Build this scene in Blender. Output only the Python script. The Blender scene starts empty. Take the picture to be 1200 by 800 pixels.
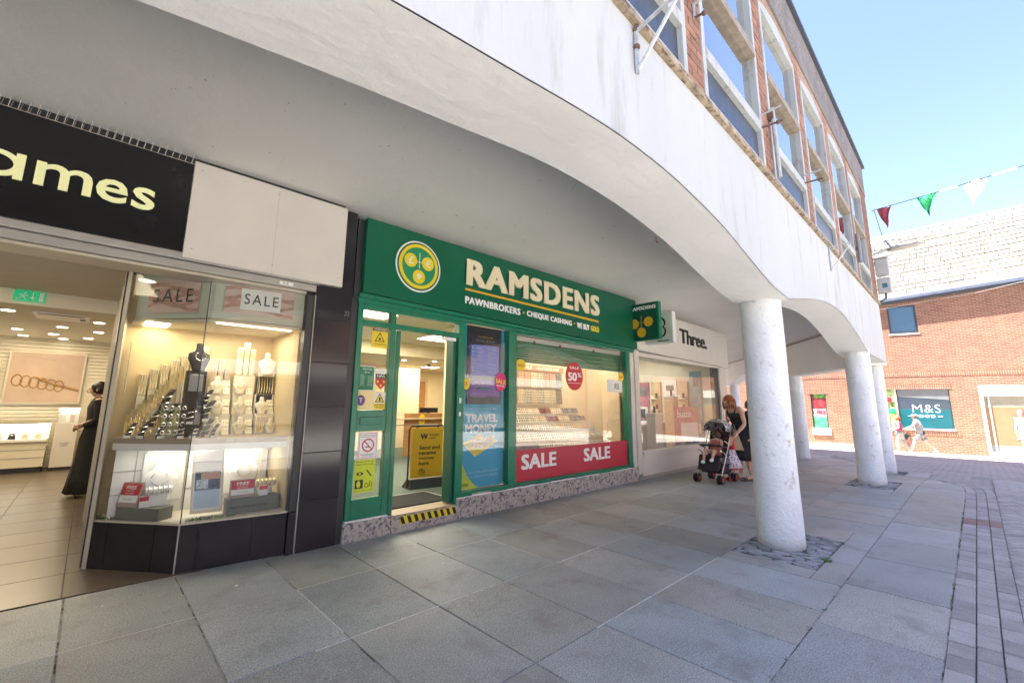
import bpy, bmesh, math, random
from mathutils import Vector, Matrix, noise as mnoise
random.seed(7)
SC = bpy.context.scene
COL = SC.collection
R = math.radians
PI = math.pi

# ---------------------------------------------------------------- camera
CAM_H = 1.35
cx = Vector((0.7233031, -0.690478, 0.0085288))      # camera right in world
cy = Vector((0.1228952, 0.1165640, -0.9855504))     # camera down in world
cz = Vector((0.6795068, 0.7138998, 0.1691675))      # camera forward in world
cam_d = bpy.data.cameras.new('camera')
cam = bpy.data.objects.new('camera', cam_d); COL.objects.link(cam)
cam.matrix_world = Matrix(((cx.x, -cy.x, -cz.x, 0), (cx.y, -cy.y, -cz.y, 0), (cx.z, -cy.z, -cz.z, CAM_H), (0, 0, 0, 1)))
cam_d.sensor_width = 36.0
cam_d.lens = 36.0 * 512.0 / 1200.0
cam_d.shift_x = 0.0
cam_d.shift_y = -14.6 / 1200.0
cam_d.clip_start = 0.05
cam_d.clip_end = 1500
SC.camera = cam

# ---------------------------------------------------------------- world, sun, exposure
SUN = Vector((-0.27, 0.30, 0.915)).normalized()       # direction towards the sun
w = bpy.data.worlds.new('World'); SC.world = w; w.use_nodes = True
wn = w.node_tree.nodes; wl = w.node_tree.links
wn.clear()
sky = wn.new('ShaderNodeTexSky'); sky.sky_type = 'NISHITA'; sky.sun_disc = False
sky.sun_elevation = math.asin(SUN.z)
sky.sun_rotation = math.atan2(SUN.x, SUN.y)
sky.air_density = 1.0; sky.dust_density = 0.8; sky.ozone_density = 2.0
bg = wn.new('ShaderNodeBackground'); bg.inputs['Strength'].default_value = 0.047
wo = wn.new('ShaderNodeOutputWorld')
tint = wn.new('ShaderNodeMix'); tint.data_type = 'RGBA'; tint.blend_type = 'MULTIPLY'; tint.inputs[0].default_value = 1.0; tint.inputs[7].default_value = (0.92, 0.845, 0.90, 1)
wl.new(sky.outputs[0], tint.inputs[6]); wl.new(tint.outputs[2], bg.inputs[0]); wl.new(bg.outputs[0], wo.inputs[0])
sun_d = bpy.data.lights.new('sun', 'SUN'); sun_d.energy = 3.3; sun_d.angle = R(0.53); sun_d.color = (1.0, 0.95, 0.86)
sun = bpy.data.objects.new('sun', sun_d); COL.objects.link(sun)
sun.rotation_euler = SUN.to_track_quat('Z', 'Y').to_euler()
SC.view_settings.view_transform = 'Standard'
SC.view_settings.look = 'None'
SC.view_settings.exposure = 3.52
SC.view_settings.gamma = 1.0
SC.cycles.use_denoising = True
SC.cycles.max_bounces = 10
SC.cycles.diffuse_bounces = 5
SC.cycles.glossy_bounces = 4
SC.cycles.transparent_max_bounces = 16
SC.cycles.sample_clamp_indirect = 6.0
SC.cycles.caustics_reflective = False
SC.cycles.caustics_refractive = False

# ---------------------------------------------------------------- materials
MATS = {}
def _ramp(nt, src, stops):
    r = nt.nodes.new('ShaderNodeValToRGB')
    el = r.color_ramp.elements
    el[0].position, el[0].color = stops[0][0], (*stops[0][1], 1)
    el[1].position, el[1].color = stops[-1][0], (*stops[-1][1], 1)
    for p, c in stops[1:-1]:
        e = el.new(p); e.color = (*c, 1)
    nt.links.new(src, r.inputs[0]); return r
def _noise(nt, vec, scale, detail=4, rough=0.55, w_=None):
    n = nt.nodes.new('ShaderNodeTexNoise'); n.inputs['Scale'].default_value = scale
    n.inputs['Detail'].default_value = detail; n.inputs['Roughness'].default_value = rough
    if vec is not None: nt.links.new(vec, n.inputs['Vector'])
    return n
def _mix(nt, mode, fac, a, b):
    m = nt.nodes.new('ShaderNodeMix'); m.data_type = 'RGBA'; m.blend_type = mode; m.clamp_factor = True
    for idx, v in ((0, fac), (6, a), (7, b)):
        if isinstance(v, (int, float)): m.inputs[idx].default_value = v
        elif isinstance(v, tuple): m.inputs[idx].default_value = (*v, 1)
        else: nt.links.new(v, m.inputs[idx])
    return m.outputs[2]
def mat(name, col, rough=0.6, metal=0.0, var=0.12, vscale=3.0, bump=0.0, bscale=60.0, spec=0.5, rnd=0.0, speck=0.0,
        sscale=250.0, stain=None, stscale=2.0, stlo=0.55, sthi=0.7, coat=0.0, emit=None, estr=0.0, stretch=None):
    if name in MATS: return MATS[name]
    m = bpy.data.materials.new(name); m.use_nodes = True
    nt = m.node_tree; b = nt.nodes['Principled BSDF']
    geo = nt.nodes.new('ShaderNodeNewGeometry')
    pos = geo.outputs['Position']
    if stretch:
        mp = nt.nodes.new('ShaderNodeMapping'); mp.inputs['Scale'].default_value = stretch
        nt.links.new(pos, mp.inputs[0]); pos = mp.outputs[0]
    c = tuple(col)
    out = None
    if var > 0:
        n = _noise(nt, pos, vscale, 6)
        lo = tuple(max(0, v * (1 - var)) for v in c); hi = tuple(min(1, v * (1 + var)) for v in c)
        out = _ramp(nt, n.outputs[0], [(0.3, lo), (0.7, hi)]).outputs[0]
    if speck > 0:
        n = _noise(nt, pos, sscale, 2, 0.7)
        s = _ramp(nt, n.outputs[0], [(0.38, (1 - speck,) * 3), (0.62, (1 + 0 * speck,) * 3)]).outputs[0]
        out = _mix(nt, 'MULTIPLY', 1.0, out if out else c, s)
    if stain:
        n = _noise(nt, pos, stscale, 8, 0.68)
        f = _ramp(nt, n.outputs[0], [(stlo, (0, 0, 0)), (sthi, (1, 1, 1))]).outputs[0]
        out = _mix(nt, 'MIX', f, out if out else c, tuple(stain))
    if rnd > 0:
        oi = nt.nodes.new('ShaderNodeObjectInfo')
        s = _ramp(nt, oi.outputs['Random'], [(0.0, (1 - rnd,) * 3), (1.0, (1, 1, 1))]).outputs[0]
        out = _mix(nt, 'MULTIPLY', 1.0, out if out else c, s)
    if out: nt.links.new(out, b.inputs['Base Color'])
    else: b.inputs['Base Color'].default_value = (*c, 1)
    b.inputs['Roughness'].default_value = rough
    b.inputs['Metallic'].default_value = metal
    b.inputs['Specular IOR Level'].default_value = spec
    b.inputs['Coat Weight'].default_value = coat
    if bump > 0:
        n = _noise(nt, pos, bscale, 6, 0.6)
        bp = nt.nodes.new('ShaderNodeBump'); bp.inputs['Strength'].default_value = bump; bp.inputs['Distance'].default_value = 0.02
        nt.links.new(n.outputs[0], bp.inputs['Height']); nt.links.new(bp.outputs[0], b.inputs['Normal'])
    if emit:
        b.inputs['Emission Color'].default_value = (*emit, 1); b.inputs['Emission Strength'].default_value = estr
    MATS[name] = m
    return m
def brick_mat(name, c1, c2, mortar, plane='yz', bump=0.35, scale=1.0, bw=0.225, bh=0.075, ms=0.01, soldier=False):
    m = bpy.data.materials.new(name); m.use_nodes = True
    nt = m.node_tree; b = nt.nodes['Principled BSDF']
    geo = nt.nodes.new('ShaderNodeNewGeometry')
    sep = nt.nodes.new('ShaderNodeSeparateXYZ'); cmb = nt.nodes.new('ShaderNodeCombineXYZ')
    nt.links.new(geo.outputs['Position'], sep.inputs[0])
    a = {'x': 0, 'y': 1, 'z': 2}
    nt.links.new(sep.outputs[a[plane[0]]], cmb.inputs[0]); nt.links.new(sep.outputs[a[plane[1]]], cmb.inputs[1])
    t = nt.nodes.new('ShaderNodeTexBrick')
    t.inputs['Scale'].default_value = 1.0
    t.inputs['Brick Width'].default_value = bw; t.inputs['Row Height'].default_value = bh
    t.inputs['Mortar Size'].default_value = ms; t.inputs['Mortar Smooth'].default_value = 0.2
    t.inputs['Color1'].default_value = (*c1, 1); t.inputs['Color2'].default_value = (*c2, 1); t.inputs['Mortar'].default_value = (*mortar, 1)
    t.inputs['Bias'].default_value = -0.1
    if soldier: t.offset = 0.0
    nt.links.new(cmb.outputs[0], t.inputs['Vector'])
    n = _noise(nt, geo.outputs['Position'], 1.4, 6, 0.65)
    s = _ramp(nt, n.outputs[0], [(0.3, (0.78, 0.76, 0.78)), (0.7, (1.08, 1.05, 1.0))]).outputs[0]
    out = _mix(nt, 'MULTIPLY', 1.0, t.outputs['Color'], s)
    nt.links.new(out, b.inputs['Base Color']); b.inputs['Roughness'].default_value = 0.9
    bp = nt.nodes.new('ShaderNodeBump'); bp.inputs['Strength'].default_value = bump; bp.inputs['Distance'].default_value = 0.01; bp.invert = True
    nt.links.new(t.outputs['Fac'], bp.inputs['Height']); nt.links.new(bp.outputs[0], b.inputs['Normal'])
    return m
def glass_mat(name, tint=(1, 1, 1), ior=1.5, boost=1.0, rough=0.0):
    m = bpy.data.materials.new(name); m.use_nodes = True
    nt = m.node_tree; nt.nodes.clear()
    o = nt.nodes.new('ShaderNodeOutputMaterial'); mx = nt.nodes.new('ShaderNodeMixShader')
    tr = nt.nodes.new('ShaderNodeBsdfTransparent'); tr.inputs[0].default_value = (*tint, 1)
    gl = nt.nodes.new('ShaderNodeBsdfGlossy'); gl.inputs['Roughness'].default_value = rough
    fr = nt.nodes.new('ShaderNodeFresnel'); gg = nt.nodes.new('ShaderNodeNewGeometry')   # same reflectance from both sides of a thin pane
    mi = nt.nodes.new('ShaderNodeMapRange'); mi.inputs['To Min'].default_value = ior; mi.inputs['To Max'].default_value = 1.0 / ior
    nt.links.new(gg.outputs['Backfacing'], mi.inputs[0]); nt.links.new(mi.outputs[0], fr.inputs[0])
    mm = nt.nodes.new('ShaderNodeMath'); mm.operation = 'MULTIPLY'; mm.inputs[1].default_value = boost; mm.use_clamp = True
    nt.links.new(fr.outputs[0], mm.inputs[0]); nt.links.new(mm.outputs[0], mx.inputs[0])
    nt.links.new(tr.outputs[0], mx.inputs[1]); nt.links.new(gl.outputs[0], mx.inputs[2]); nt.links.new(mx.outputs[0], o.inputs[0])
    return m
def emis(name, col, s):
    if name in MATS: return MATS[name]
    m = bpy.data.materials.new(name); m.use_nodes = True
    nt = m.node_tree; nt.nodes.clear()
    o = nt.nodes.new('ShaderNodeOutputMaterial'); e = nt.nodes.new('ShaderNodeEmission')
    e.inputs[0].default_value = (*col, 1); e.inputs[1].default_value = s
    nt.links.new(e.outputs[0], o.inputs[0]); MATS[name] = m
    return m

def flat(name, col, rough=0.5, **k): return mat(name, col, rough, var=k.pop('var', 0.04), **k)

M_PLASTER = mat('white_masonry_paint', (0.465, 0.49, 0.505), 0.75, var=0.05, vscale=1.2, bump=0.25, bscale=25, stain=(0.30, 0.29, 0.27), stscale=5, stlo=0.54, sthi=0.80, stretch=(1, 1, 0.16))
M_SOFFIT = mat('soffit_paint', (0.84, 0.83, 0.80), 0.8, var=0.05, vscale=0.9, bump=0.55, bscale=7, stain=(0.42, 0.38, 0.33), stscale=9, stlo=0.70, sthi=0.80)
M_COLUMN = mat('column_paint', (0.76, 0.79, 0.81), 0.6, var=0.08, vscale=3, bump=0.9, bscale=24, stain=(0.42, 0.39, 0.33), stscale=7, stlo=0.60, sthi=0.72)
M_LEDGE = mat('weathered_ledge', (0.36, 0.29, 0.20), 0.9, var=0.35, vscale=9, bump=0.5, stain=(0.14, 0.09, 0.06), stscale=12, stlo=0.50, sthi=0.60)
M_PEBBLE = mat('pebbledash', (0.30, 0.275, 0.265), 0.95, var=0.2, vscale=3, bump=0.8, bscale=90, speck=0.55, sscale=70)
M_FRAMEW = mat('peeling_white_paint', (0.42, 0.44, 0.44), 0.65, var=0.08, vscale=4, bump=0.3, bscale=60, stain=(0.26, 0.24, 0.22), stscale=11, stlo=0.55, sthi=0.68, stretch=(1, 1, 0.35))
M_TRANSOM = mat('bare_transom_wood', (0.28, 0.235, 0.19), 0.8, var=0.25, vscale=12)
M_SPANDREL = mat('slate_blue_panel', (0.05, 0.062, 0.085), 0.35, var=0.25, vscale=5, stain=(0.13, 0.15, 0.18), stscale=6, stlo=0.6, sthi=0.75, stretch=(3, 3, 0.6))
M_BRICKP = mat('facade_brick', (0.36, 0.19, 0.13), 0.9, var=0.15, vscale=8, bump=0.5, rnd=0.35)
M_MORTAR = mat('mortar', (0.34, 0.29, 0.25), 0.95, var=0.15, vscale=20, bump=0.4)
M_COPING = flat('dark_coping', (0.05, 0.055, 0.07), 0.5)
M_SLAB = mat('paving_slab', (0.52, 0.545, 0.525), 0.48, var=0.14, vscale=1.7, bump=0.35, bscale=70, speck=0.5, sscale=120, rnd=0.26, stain=(0.27, 0.265, 0.25), stscale=3.2, stlo=0.52, sthi=0.72)
def _gum():
    nt = M_SLAB.node_tree; b = nt.nodes['Principled BSDF']; src = b.inputs['Base Color'].links[0].from_socket
    oi = nt.nodes.new('ShaderNodeObjectInfo'); fr_ = nt.nodes.new('ShaderNodeMath'); fr_.operation = 'FRACT'; mu_ = nt.nodes.new('ShaderNodeMath'); mu_.operation = 'MULTIPLY'; mu_.inputs[1].default_value = 7.31
    nt.links.new(oi.outputs['Random'], mu_.inputs[0]); nt.links.new(mu_.outputs[0], fr_.inputs[0])
    hue = _ramp(nt, fr_.outputs[0], [(0.0, (.84, .82, .77)), (.3, (1, 1, 1)), (.6, (.90, .95, 1.0)), (1.0, (.97, .92, .86))]); src = _mix(nt, 'MULTIPLY', 1.0, src, hue.outputs[0])
    geo = nt.nodes.new('ShaderNodeNewGeometry')
    for sc_, th, c_ in ((2.6, .045, (.20, .20, .19)), (3.7, .030, (.66, .65, .60)), (1.3, .030, (.12, .12, .11))):
        v = nt.nodes.new('ShaderNodeTexVoronoi'); v.inputs['Scale'].default_value = sc_; nt.links.new(geo.outputs['Position'], v.inputs['Vector'])
        r = _ramp(nt, v.outputs['Distance'], [(th*.7, (1, 1, 1)), (th, (0, 0, 0))]); src = _mix(nt, 'MIX', r.outputs[0], src, c_)
    nt.links.new(src, b.inputs['Base Color'])
_gum()
M_BED = mat('joint_mortar', (0.42, 0.41, 0.37), 0.95, var=0.4, vscale=9, bump=0.4, stain=(0.08, 0.08, 0.06), stscale=5, stlo=0.50, sthi=0.58)
M_BLOCK = mat('grey_paving_block', (0.50, 0.475, 0.45), 0.85, var=0.14, vscale=6, bump=0.5, rnd=0.28, speck=0.25, sscale=160)
M_REDBLOCK = mat('red_paving_block', (0.33, 0.215, 0.20), 0.85, var=0.14, vscale=6, bump=0.5, rnd=0.2)
M_COBBLE = mat('riven_stone', (0.36, 0.375, 0.38), 0.6, var=0.25, vscale=14, bump=0.6, bscale=40, rnd=0.45)
M_LEAF = mat('weed_leaf', (0.10, 0.22, 0.03), 0.6, var=0.3, vscale=40)
M_MOSS = mat('moss', (0.07, 0.13, 0.03), 0.95, var=0.3, vscale=40)
M_GREEN = mat('green_gloss_paint', (0.005, 0.185, 0.10), 0.32, var=0.16, vscale=5, coat=0.2, bump=0.05, bscale=20)
M_GREEND = mat('dark_green_paint', (0.01, 0.10, 0.06), 0.4, var=0.08)
M_SIGNG = mat('green_sign_panel', (0.003, 0.115, 0.058), 0.3, var=0.10, vscale=1.5)
M_CREAMT = flat('cream_letter', (0.86, 0.78, 0.58), 0.4)
M_WHITET = flat('white_letter', (0.85, 0.85, 0.85), 0.4)
M_GOLD = flat('gold_letter', (0.70, 0.42, 0.03), 0.35)
M_YEL = flat('yellow_print', (0.80, 0.62, 0.02), 0.45)
M_LIME = flat('lime_print', (0.60, 0.70, 0.03), 0.45)
M_RED = flat('red_print', (0.55, 0.02, 0.035), 0.4)
M_BLACK = flat('black_print', (0.012, 0.012, 0.014), 0.4)
M_BLACKG = mat('black_sign_gloss', (0.012, 0.012, 0.013), 0.22, var=0.2, vscale=3)
M_BTILE = mat('black_granite_tile', (0.030, 0.028, 0.034), 0.12, var=0.2, vscale=3, rnd=0.2)
M_SIGNY = mat('lit_yellow_letter', (0.78, 0.78, 0.42), 0.4, var=0.03, emit=(0.85, 0.87, 0.42), estr=0.02)
M_CREAMP = mat('cream_panel', (0.66, 0.62, 0.57), 0.45, var=0.05, vscale=1.5)
M_ALU = mat('grey_aluminium', (0.42, 0.40, 0.37), 0.4, metal=0.3, var=0.08)
M_CHAMP = mat('champagne_frame', (0.55, 0.50, 0.40), 0.4, metal=0.2, var=0.05)
M_DARKF = flat('dark_frame', (0.03, 0.032, 0.036), 0.4)
M_TERR = None
M_CYAN = flat('cyan_print', (0.012, 0.36, 0.62), 0.4)
M_SCREEN = flat('dark_screen', (0.03, 0.03, 0.045), 0.2)
M_WOOD = mat('orange_wood', (0.42, 0.21, 0.08), 0.45, var=0.2, vscale=5, stretch=(1, 1, 8))
M_WOODL = mat('light_wood', (0.60, 0.45, 0.28), 0.5, var=0.15, vscale=5, stretch=(1, 1, 8))
M_CREAMW = mat('cream_wall', (0.72, 0.62, 0.42), 0.8, var=0.04)
M_IVORY = mat('ivory_wall', (0.74, 0.68, 0.55), 0.7, var=0.04)
M_CEILI = mat('interior_ceiling', (0.72, 0.66, 0.52), 0.8, var=0.03)
M_CARPET = mat('grey_green_carpet', (0.10, 0.13, 0.11), 0.95, var=0.15, vscale=40, bump=0.3)
M_MAT = mat('black_mat', (0.025, 0.025, 0.025), 0.95, var=0.2, vscale=60, bump=0.4)
M_FTILE = mat('brown_floor_tile', (0.125, 0.098, 0.072), 0.28, var=0.12, vscale=2, rnd=0.12, bump=0.05)
M_GOLDM = mat('gold_metal', (0.95, 0.66, 0.22), 0.25, metal=1.0, var=0.1)
M_SILV = mat('silver_metal', (0.85, 0.85, 0.85), 0.2, metal=1.0, var=0.1)
M_STEEL = mat('galvanised_steel', (0.45, 0.47, 0.48), 0.5, metal=0.5, var=0.2, vscale=20, stain=(0.22, 0.13, 0.08), stscale=25, stlo=0.62, sthi=0.72)
M_RUST = mat('rusty_steel', (0.14, 0.08, 0.06), 0.8, var=0.3, vscale=20)
M_VELVETB = mat('black_velvet', (0.02, 0.02, 0.024), 0.85, var=0.2)
M_CREAML = mat('cream_leatherette', (0.78, 0.70, 0.52), 0.6, var=0.04, rnd=0.12)
M_GREYB = mat('grey_display_block', (0.16, 0.17, 0.15), 0.6, var=0.06)
M_WHITE = flat('white_plastic', (0.80, 0.80, 0.78), 0.4)
M_PAPER = flat('white_paper', (0.80, 0.80, 0.78), 0.7)
M_PINK = flat('blush_print', (0.62, 0.47, 0.42), 0.6)
M_PINKD = mat('blush_ribbon', (0.46, 0.27, 0.22), 0.6, var=0.3, vscale=14)
M_GREYT = flat('grey_print', (0.22, 0.22, 0.24), 0.5)
M_SKIN = mat('skin', (0.60, 0.36, 0.27), 0.55, var=0.06, vscale=12)
M_GLASS = glass_mat('shop_glass', (0.97, 0.98, 0.97), 1.5, 1.25)
M_GLASSD = glass_mat('door_glass', (0.9, 0.93, 0.9), 1.5, 1.6)
M_GLASSU = glass_mat('upper_window_glass', (0.55, 0.6, 0.65), 1.7, 3.2)
M_BRICKF = brick_mat('orange_brickwork', (0.215, 0.080, 0.048), (0.30, 0.130, 0.080), (0.33, 0.26, 0.20), 'yz')
M_BRICKX = brick_mat('brickwork_side', (0.46, 0.20, 0.12), (0.56, 0.29, 0.18), (0.55, 0.5, 0.44), 'xz')
M_SOLD = brick_mat('soldier_course', (0.23, 0.085, 0.052), (0.30, 0.135, 0.085), (0.33, 0.26, 0.20), 'yz', bw=0.075, bh=0.225, soldier=True)

# ---------------------------------------------------------------- mesh helpers
class MB:
    def __init__(s): s.v = []; s.f = []; s.m = []; s.mi = 0; s.sm = []; s.smooth = False
    def add(s, vs, fs):
        o = len(s.v); s.v += [tuple(v) for v in vs]
        for f in fs: s.f.append([i + o for i in f]); s.m.append(s.mi); s.sm.append(s.smooth)
        return s
    def box(s, x0, x1, y0, y1, z0, z1):
        if x0 > x1: x0, x1 = x1, x0
        if y0 > y1: y0, y1 = y1, y0
        if z0 > z1: z0, z1 = z1, z0
        return s.add([(x0,y0,z0),(x1,y0,z0),(x1,y1,z0),(x0,y1,z0),(x0,y0,z1),(x1,y0,z1),(x1,y1,z1),(x0,y1,z1)],
              [(0,3,2,1),(4,5,6,7),(0,1,5,4),(1,2,6,5),(2,3,7,6),(3,0,4,7)])
    def obox(s, c, size, rot):
        m = rot if isinstance(rot, Matrix) else Matrix.Rotation(rot, 3, 'Z')
        c = Vector(c); h = [q / 2 for q in size]
        vs = [c + m @ Vector((a*h[0], b*h[1], d*h[2])) for d in (-1,1) for a, b in ((-1,-1),(1,-1),(1,1),(-1,1))]
        return s.add(vs, [(0,3,2,1),(4,5,6,7),(0,1,5,4),(1,2,6,5),(2,3,7,6),(3,0,4,7)])
    def hexa(s, vs): return s.add(vs, [(0,3,2,1),(4,5,6,7),(0,1,5,4),(1,2,6,5),(2,3,7,6),(3,0,4,7)])
    def quad(s, a, b, c, d): return s.add([a, b, c, d], [(0,1,2,3)])
    def prism(s, poly, z0, z1):
        n = len(poly)
        g = (lambda z, i: z(poly[i]) if callable(z) else z)
        vs = [(p[0], p[1], g(z0, i)) for i, p in enumerate(poly)] + [(p[0], p[1], g(z1, i)) for i, p in enumerate(poly)]
        return s.add(vs, [list(range(n))[::-1], [i + n for i in range(n)]] + [(i, (i+1) % n, (i+1) % n + n, i + n) for i in range(n)])
    def cyl(s, p0, p1, r0, r1=None, n=16, cap=True):
        r1 = r0 if r1 is None else r1
        p0 = Vector(p0); p1 = Vector(p1); d = (p1 - p0).normalized()
        a = d.orthogonal().normalized(); b = d.cross(a)
        vs = []
        for p, r in ((p0, r0), (p1, r1)):
            for i in range(n):
                t = 2*PI*i/n; vs.append(p + a*(r*math.cos(t)) + b*(r*math.sin(t)))
        fs = [(i, (i+1) % n, (i+1) % n + n, i + n) for i in range(n)]
        if cap: fs += [list(range(n))[::-1], [i + n for i in range(n)]]
        return s.add(vs, fs)
    def tube(s, pts, r, n=8):
        pts = [Vector(p) for p in pts]; rings = []; up = None
        for i, p in enumerate(pts):
            d = (pts[min(i+1, len(pts)-1)] - pts[max(i-1, 0)]).normalized()
            if up is None: up = d.orthogonal().normalized()
            a = (up - d * up.dot(d)); a = a.normalized() if a.length > 1e-5 else d.orthogonal().normalized(); up = a
            b = d.cross(a); rr = r[i] if isinstance(r, (list, tuple)) else r
            rings.append([p + a*(rr*math.cos(2*PI*k/n)) + b*(rr*math.sin(2*PI*k/n)) for k in range(n)])
        vs = [v for ring in rings for v in ring]; fs = []
        for i in range(len(rings)-1):
            for k in range(n): fs.append((i*n+k, i*n+(k+1) % n, (i+1)*n+(k+1) % n, (i+1)*n+k))
        fs += [list(range(n))[::-1], [(len(rings)-1)*n + k for k in range(n)]]
        return s.add(vs, fs)
    def loft(s, rings, close=True, cap=True):
        n = len(rings[0]); vs = [v for r in rings for v in r]; fs = []
        for i in range(len(rings)-1):
            for k in range(n if close else n-1): fs.append((i*n+k, i*n+(k+1) % n, (i+1)*n+(k+1) % n, (i+1)*n+k))
        if cap and close: fs += [list(range(n))[::-1], [(len(rings)-1)*n + k for k in range(n)]]
        return s.add(vs, fs)
    def ball(s, c, r, nu=12, nv=8):
        if isinstance(r, (int, float)): r = (r, r, r)
        rings = []
        for j in range(nv+1):
            t = PI*j/nv; st = max(math.sin(t), 0.02)
            rings.append([(c[0]+r[0]*st*math.cos(2*PI*k/nu), c[1]+r[1]*st*math.sin(2*PI*k/nu), c[2]-r[2]*math.cos(t)) for k in range(nu)])
        return s.loft(rings)
    def disc(s, c, r, axis='y', n=28, t=0.004, rz=None):
        rz = r if rz is None else rz
        vs = []
        for d in (0, 1):
            for k in range(n):
                a = 2*PI*k/n
                if axis == 'y': vs.append((c[0]+r*math.cos(a), c[1]-d*t, c[2]+rz*math.sin(a)))
                elif axis == 'x': vs.append((c[0]-d*t, c[1]+r*math.cos(a), c[2]+rz*math.sin(a)))
                else: vs.append((c[0]+r*math.cos(a), c[1]+rz*math.sin(a), c[2]-d*t))
        return s.add(vs, [list(range(n))[::-1], [i+n for i in range(n)]] + [(i, (i+1) % n, (i+1) % n + n, i + n) for i in range(n)])
    def mesh(s, name, mats, inv=None):
        me = bpy.data.meshes.new(name)
        vs = [inv @ Vector(v) for v in s.v] if inv is not None else s.v
        me.from_pydata([tuple(v) for v in vs], [], s.f)
        for mm in (mats if isinstance(mats, (list, tuple)) else [mats]): me.materials.append(mm)
        for i, p in enumerate(me.polygons): p.material_index = s.m[i]; p.use_smooth = s.sm[i]
        me.update()
        bm = bmesh.new(); bm.from_mesh(me); bmesh.ops.recalc_face_normals(bm, faces=bm.faces); bm.to_mesh(me); bm.free()
        return me
    def build(s, name, mats, parent=None, bevel=0.0, tags=None, world=True):
        inv = None
        if parent is not None and world:
            mw = frame(parent)
            if mw is not None: inv = mw.inverted()
        o = bpy.data.objects.new(name, s.mesh(name, mats, inv)); COL.objects.link(o)
        if parent is not None: o.parent = parent
        if bevel > 0:
            b = o.modifiers.new('bevel', 'BEVEL'); b.width = bevel; b.segments = 2; b.limit_method = 'ANGLE'
        if tags: tag(o, *tags)
        return o
FR = {}
def frame(o):
    m = Matrix.Identity(4); any_ = False
    while o is not None:
        if o.name in FR: m = FR[o.name] @ m; any_ = True
        o = o.parent
    return m if any_ else None
def tag(o, label, cat=None, group=None, kind=None):
    if label: o['label'] = label
    if cat: o['category'] = cat
    if group: o['group'] = group
    if kind: o['kind'] = kind
    return o
def thing(name, label, cat, loc=(0, 0, 0), rz=0.0, group=None):
    o = bpy.data.objects.new(name, None); COL.objects.link(o)
    o.location = loc; o.rotation_euler = (0, 0, rz)
    o.empty_display_size = 0.1
    FR[o.name] = Matrix.Translation(loc) @ Matrix.Rotation(rz, 4, 'Z')
    return tag(o, label, cat, group)
def structure(name, mb, mats, label=None, parent=None):
    o = mb.build(name, mats, parent)
    if parent is None: o['kind'] = 'structure'
    if label: o['label'] = label
    return o
def B(name, parent, m, *boxes, bevel=0.0, label=None):
    mb = MB()
    for b in boxes: mb.box(*b)
    o = mb.build(name, m, parent, bevel)
    if label: o['label'] = label
    return o
def inst(src, parent=None, loc=(0, 0, 0), rz=0.0, name=None):
    c = src.copy(); COL.objects.link(c); c.parent = parent; c.location = loc; c.rotation_euler = (0, 0, rz)
    if name: c.name = name
    return c
def copy_thing(root, loc, rz=0.0, label=None, group=None):
    r = root.copy(); COL.objects.link(r); r.location = loc; r.rotation_euler = (0, 0, rz)
    if label: r['label'] = label
    if group: r['group'] = group
    for ch in list(root.children):
        c = ch.copy(); COL.objects.link(c); c.parent = r
        for g in list(ch.children):
            d = g.copy(); COL.objects.link(d); d.parent = c
    return r
def text_mesh(s, off=0.0, spacing=1.0):
    cu = bpy.data.curves.new('txt', 'FONT'); cu.body = s; cu.offset = off; cu.space_character = spacing; cu.resolution_u = 3; cu.size = 1.0
    ob = bpy.data.objects.new('txt', cu); COL.objects.link(ob)
    dg = bpy.context.evaluated_depsgraph_get()
    me = bpy.data.meshes.new_from_object(ob.evaluated_get(dg))
    vs = [v.co.copy() for v in me.vertices]; fs = [list(p.vertices) for p in me.polygons]
    bpy.data.objects.remove(ob); bpy.data.curves.remove(cu); bpy.data.meshes.remove(me)
    return vs, fs
TC = {}
def lettering(name, s, m, parent, p0, wd, ht, xdir=(1, 0, 0), up=(0, 0, 1), depth=0.003, off=0.0, mirror=False, spacing=1.0, bold=0.0, drop=0.0, label=None):
    """fit: ht is the height of the ink box; p0 its lower left corner."""
    key = (s, off, spacing)
    if key not in TC: TC[key] = text_mesh(s, off, spacing)
    vs, fs = TC[key]
    x0 = min(v.x for v in vs); x1 = max(v.x for v in vs); y0 = min(v.y for v in vs); y1 = max(v.y for v in vs)
    X = Vector(xdir).normalized(); U = Vector(up).normalized(); N = X.cross(U)
    P = Vector(p0)
    mb = MB()
    g_ = bold*ht
    for ci, (sx, sz) in enumerate(((0, 0), (-1, -.45), (1, -.45), (-1, .45), (1, .45)) if bold else ((0, 0),)):
      out = []
      for v in vs:
        a = (v.x-x0)/(x1-x0); b = (v.y-y0)/(y1-y0)
        if mirror: a = 1-a
        q = P + X*(g_ + a*(wd-2*g_) + sx*g_) + U*(.45*g_ + b*(ht-.9*g_) + drop*a + sz*g_)
        out.append(q + N*(depth-.00025*ci))
      n = len(out); base = [q - N*(depth - 0.0008 - .00025*ci) for q in out]
      mb.add(out, fs)
      if depth > 0.004:
        # side walls along boundary edges
        from collections import Counter
        ec = Counter()
        for f in fs:
            for i in range(len(f)): ec[tuple(sorted((f[i], f[(i+1) % len(f)])))] += 1
        be = [e for e, c in ec.items() if c == 1]
        mb.add(out + base, [(a, b, b+n, a+n) for a, b in be])
    o = mb.build(name, m, parent)
    if label: o['label'] = label
    return o
def zg(x, y=0.0):
    return 0.0 if x < 10.5 else -0.0375 * (x - 10.5)
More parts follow.
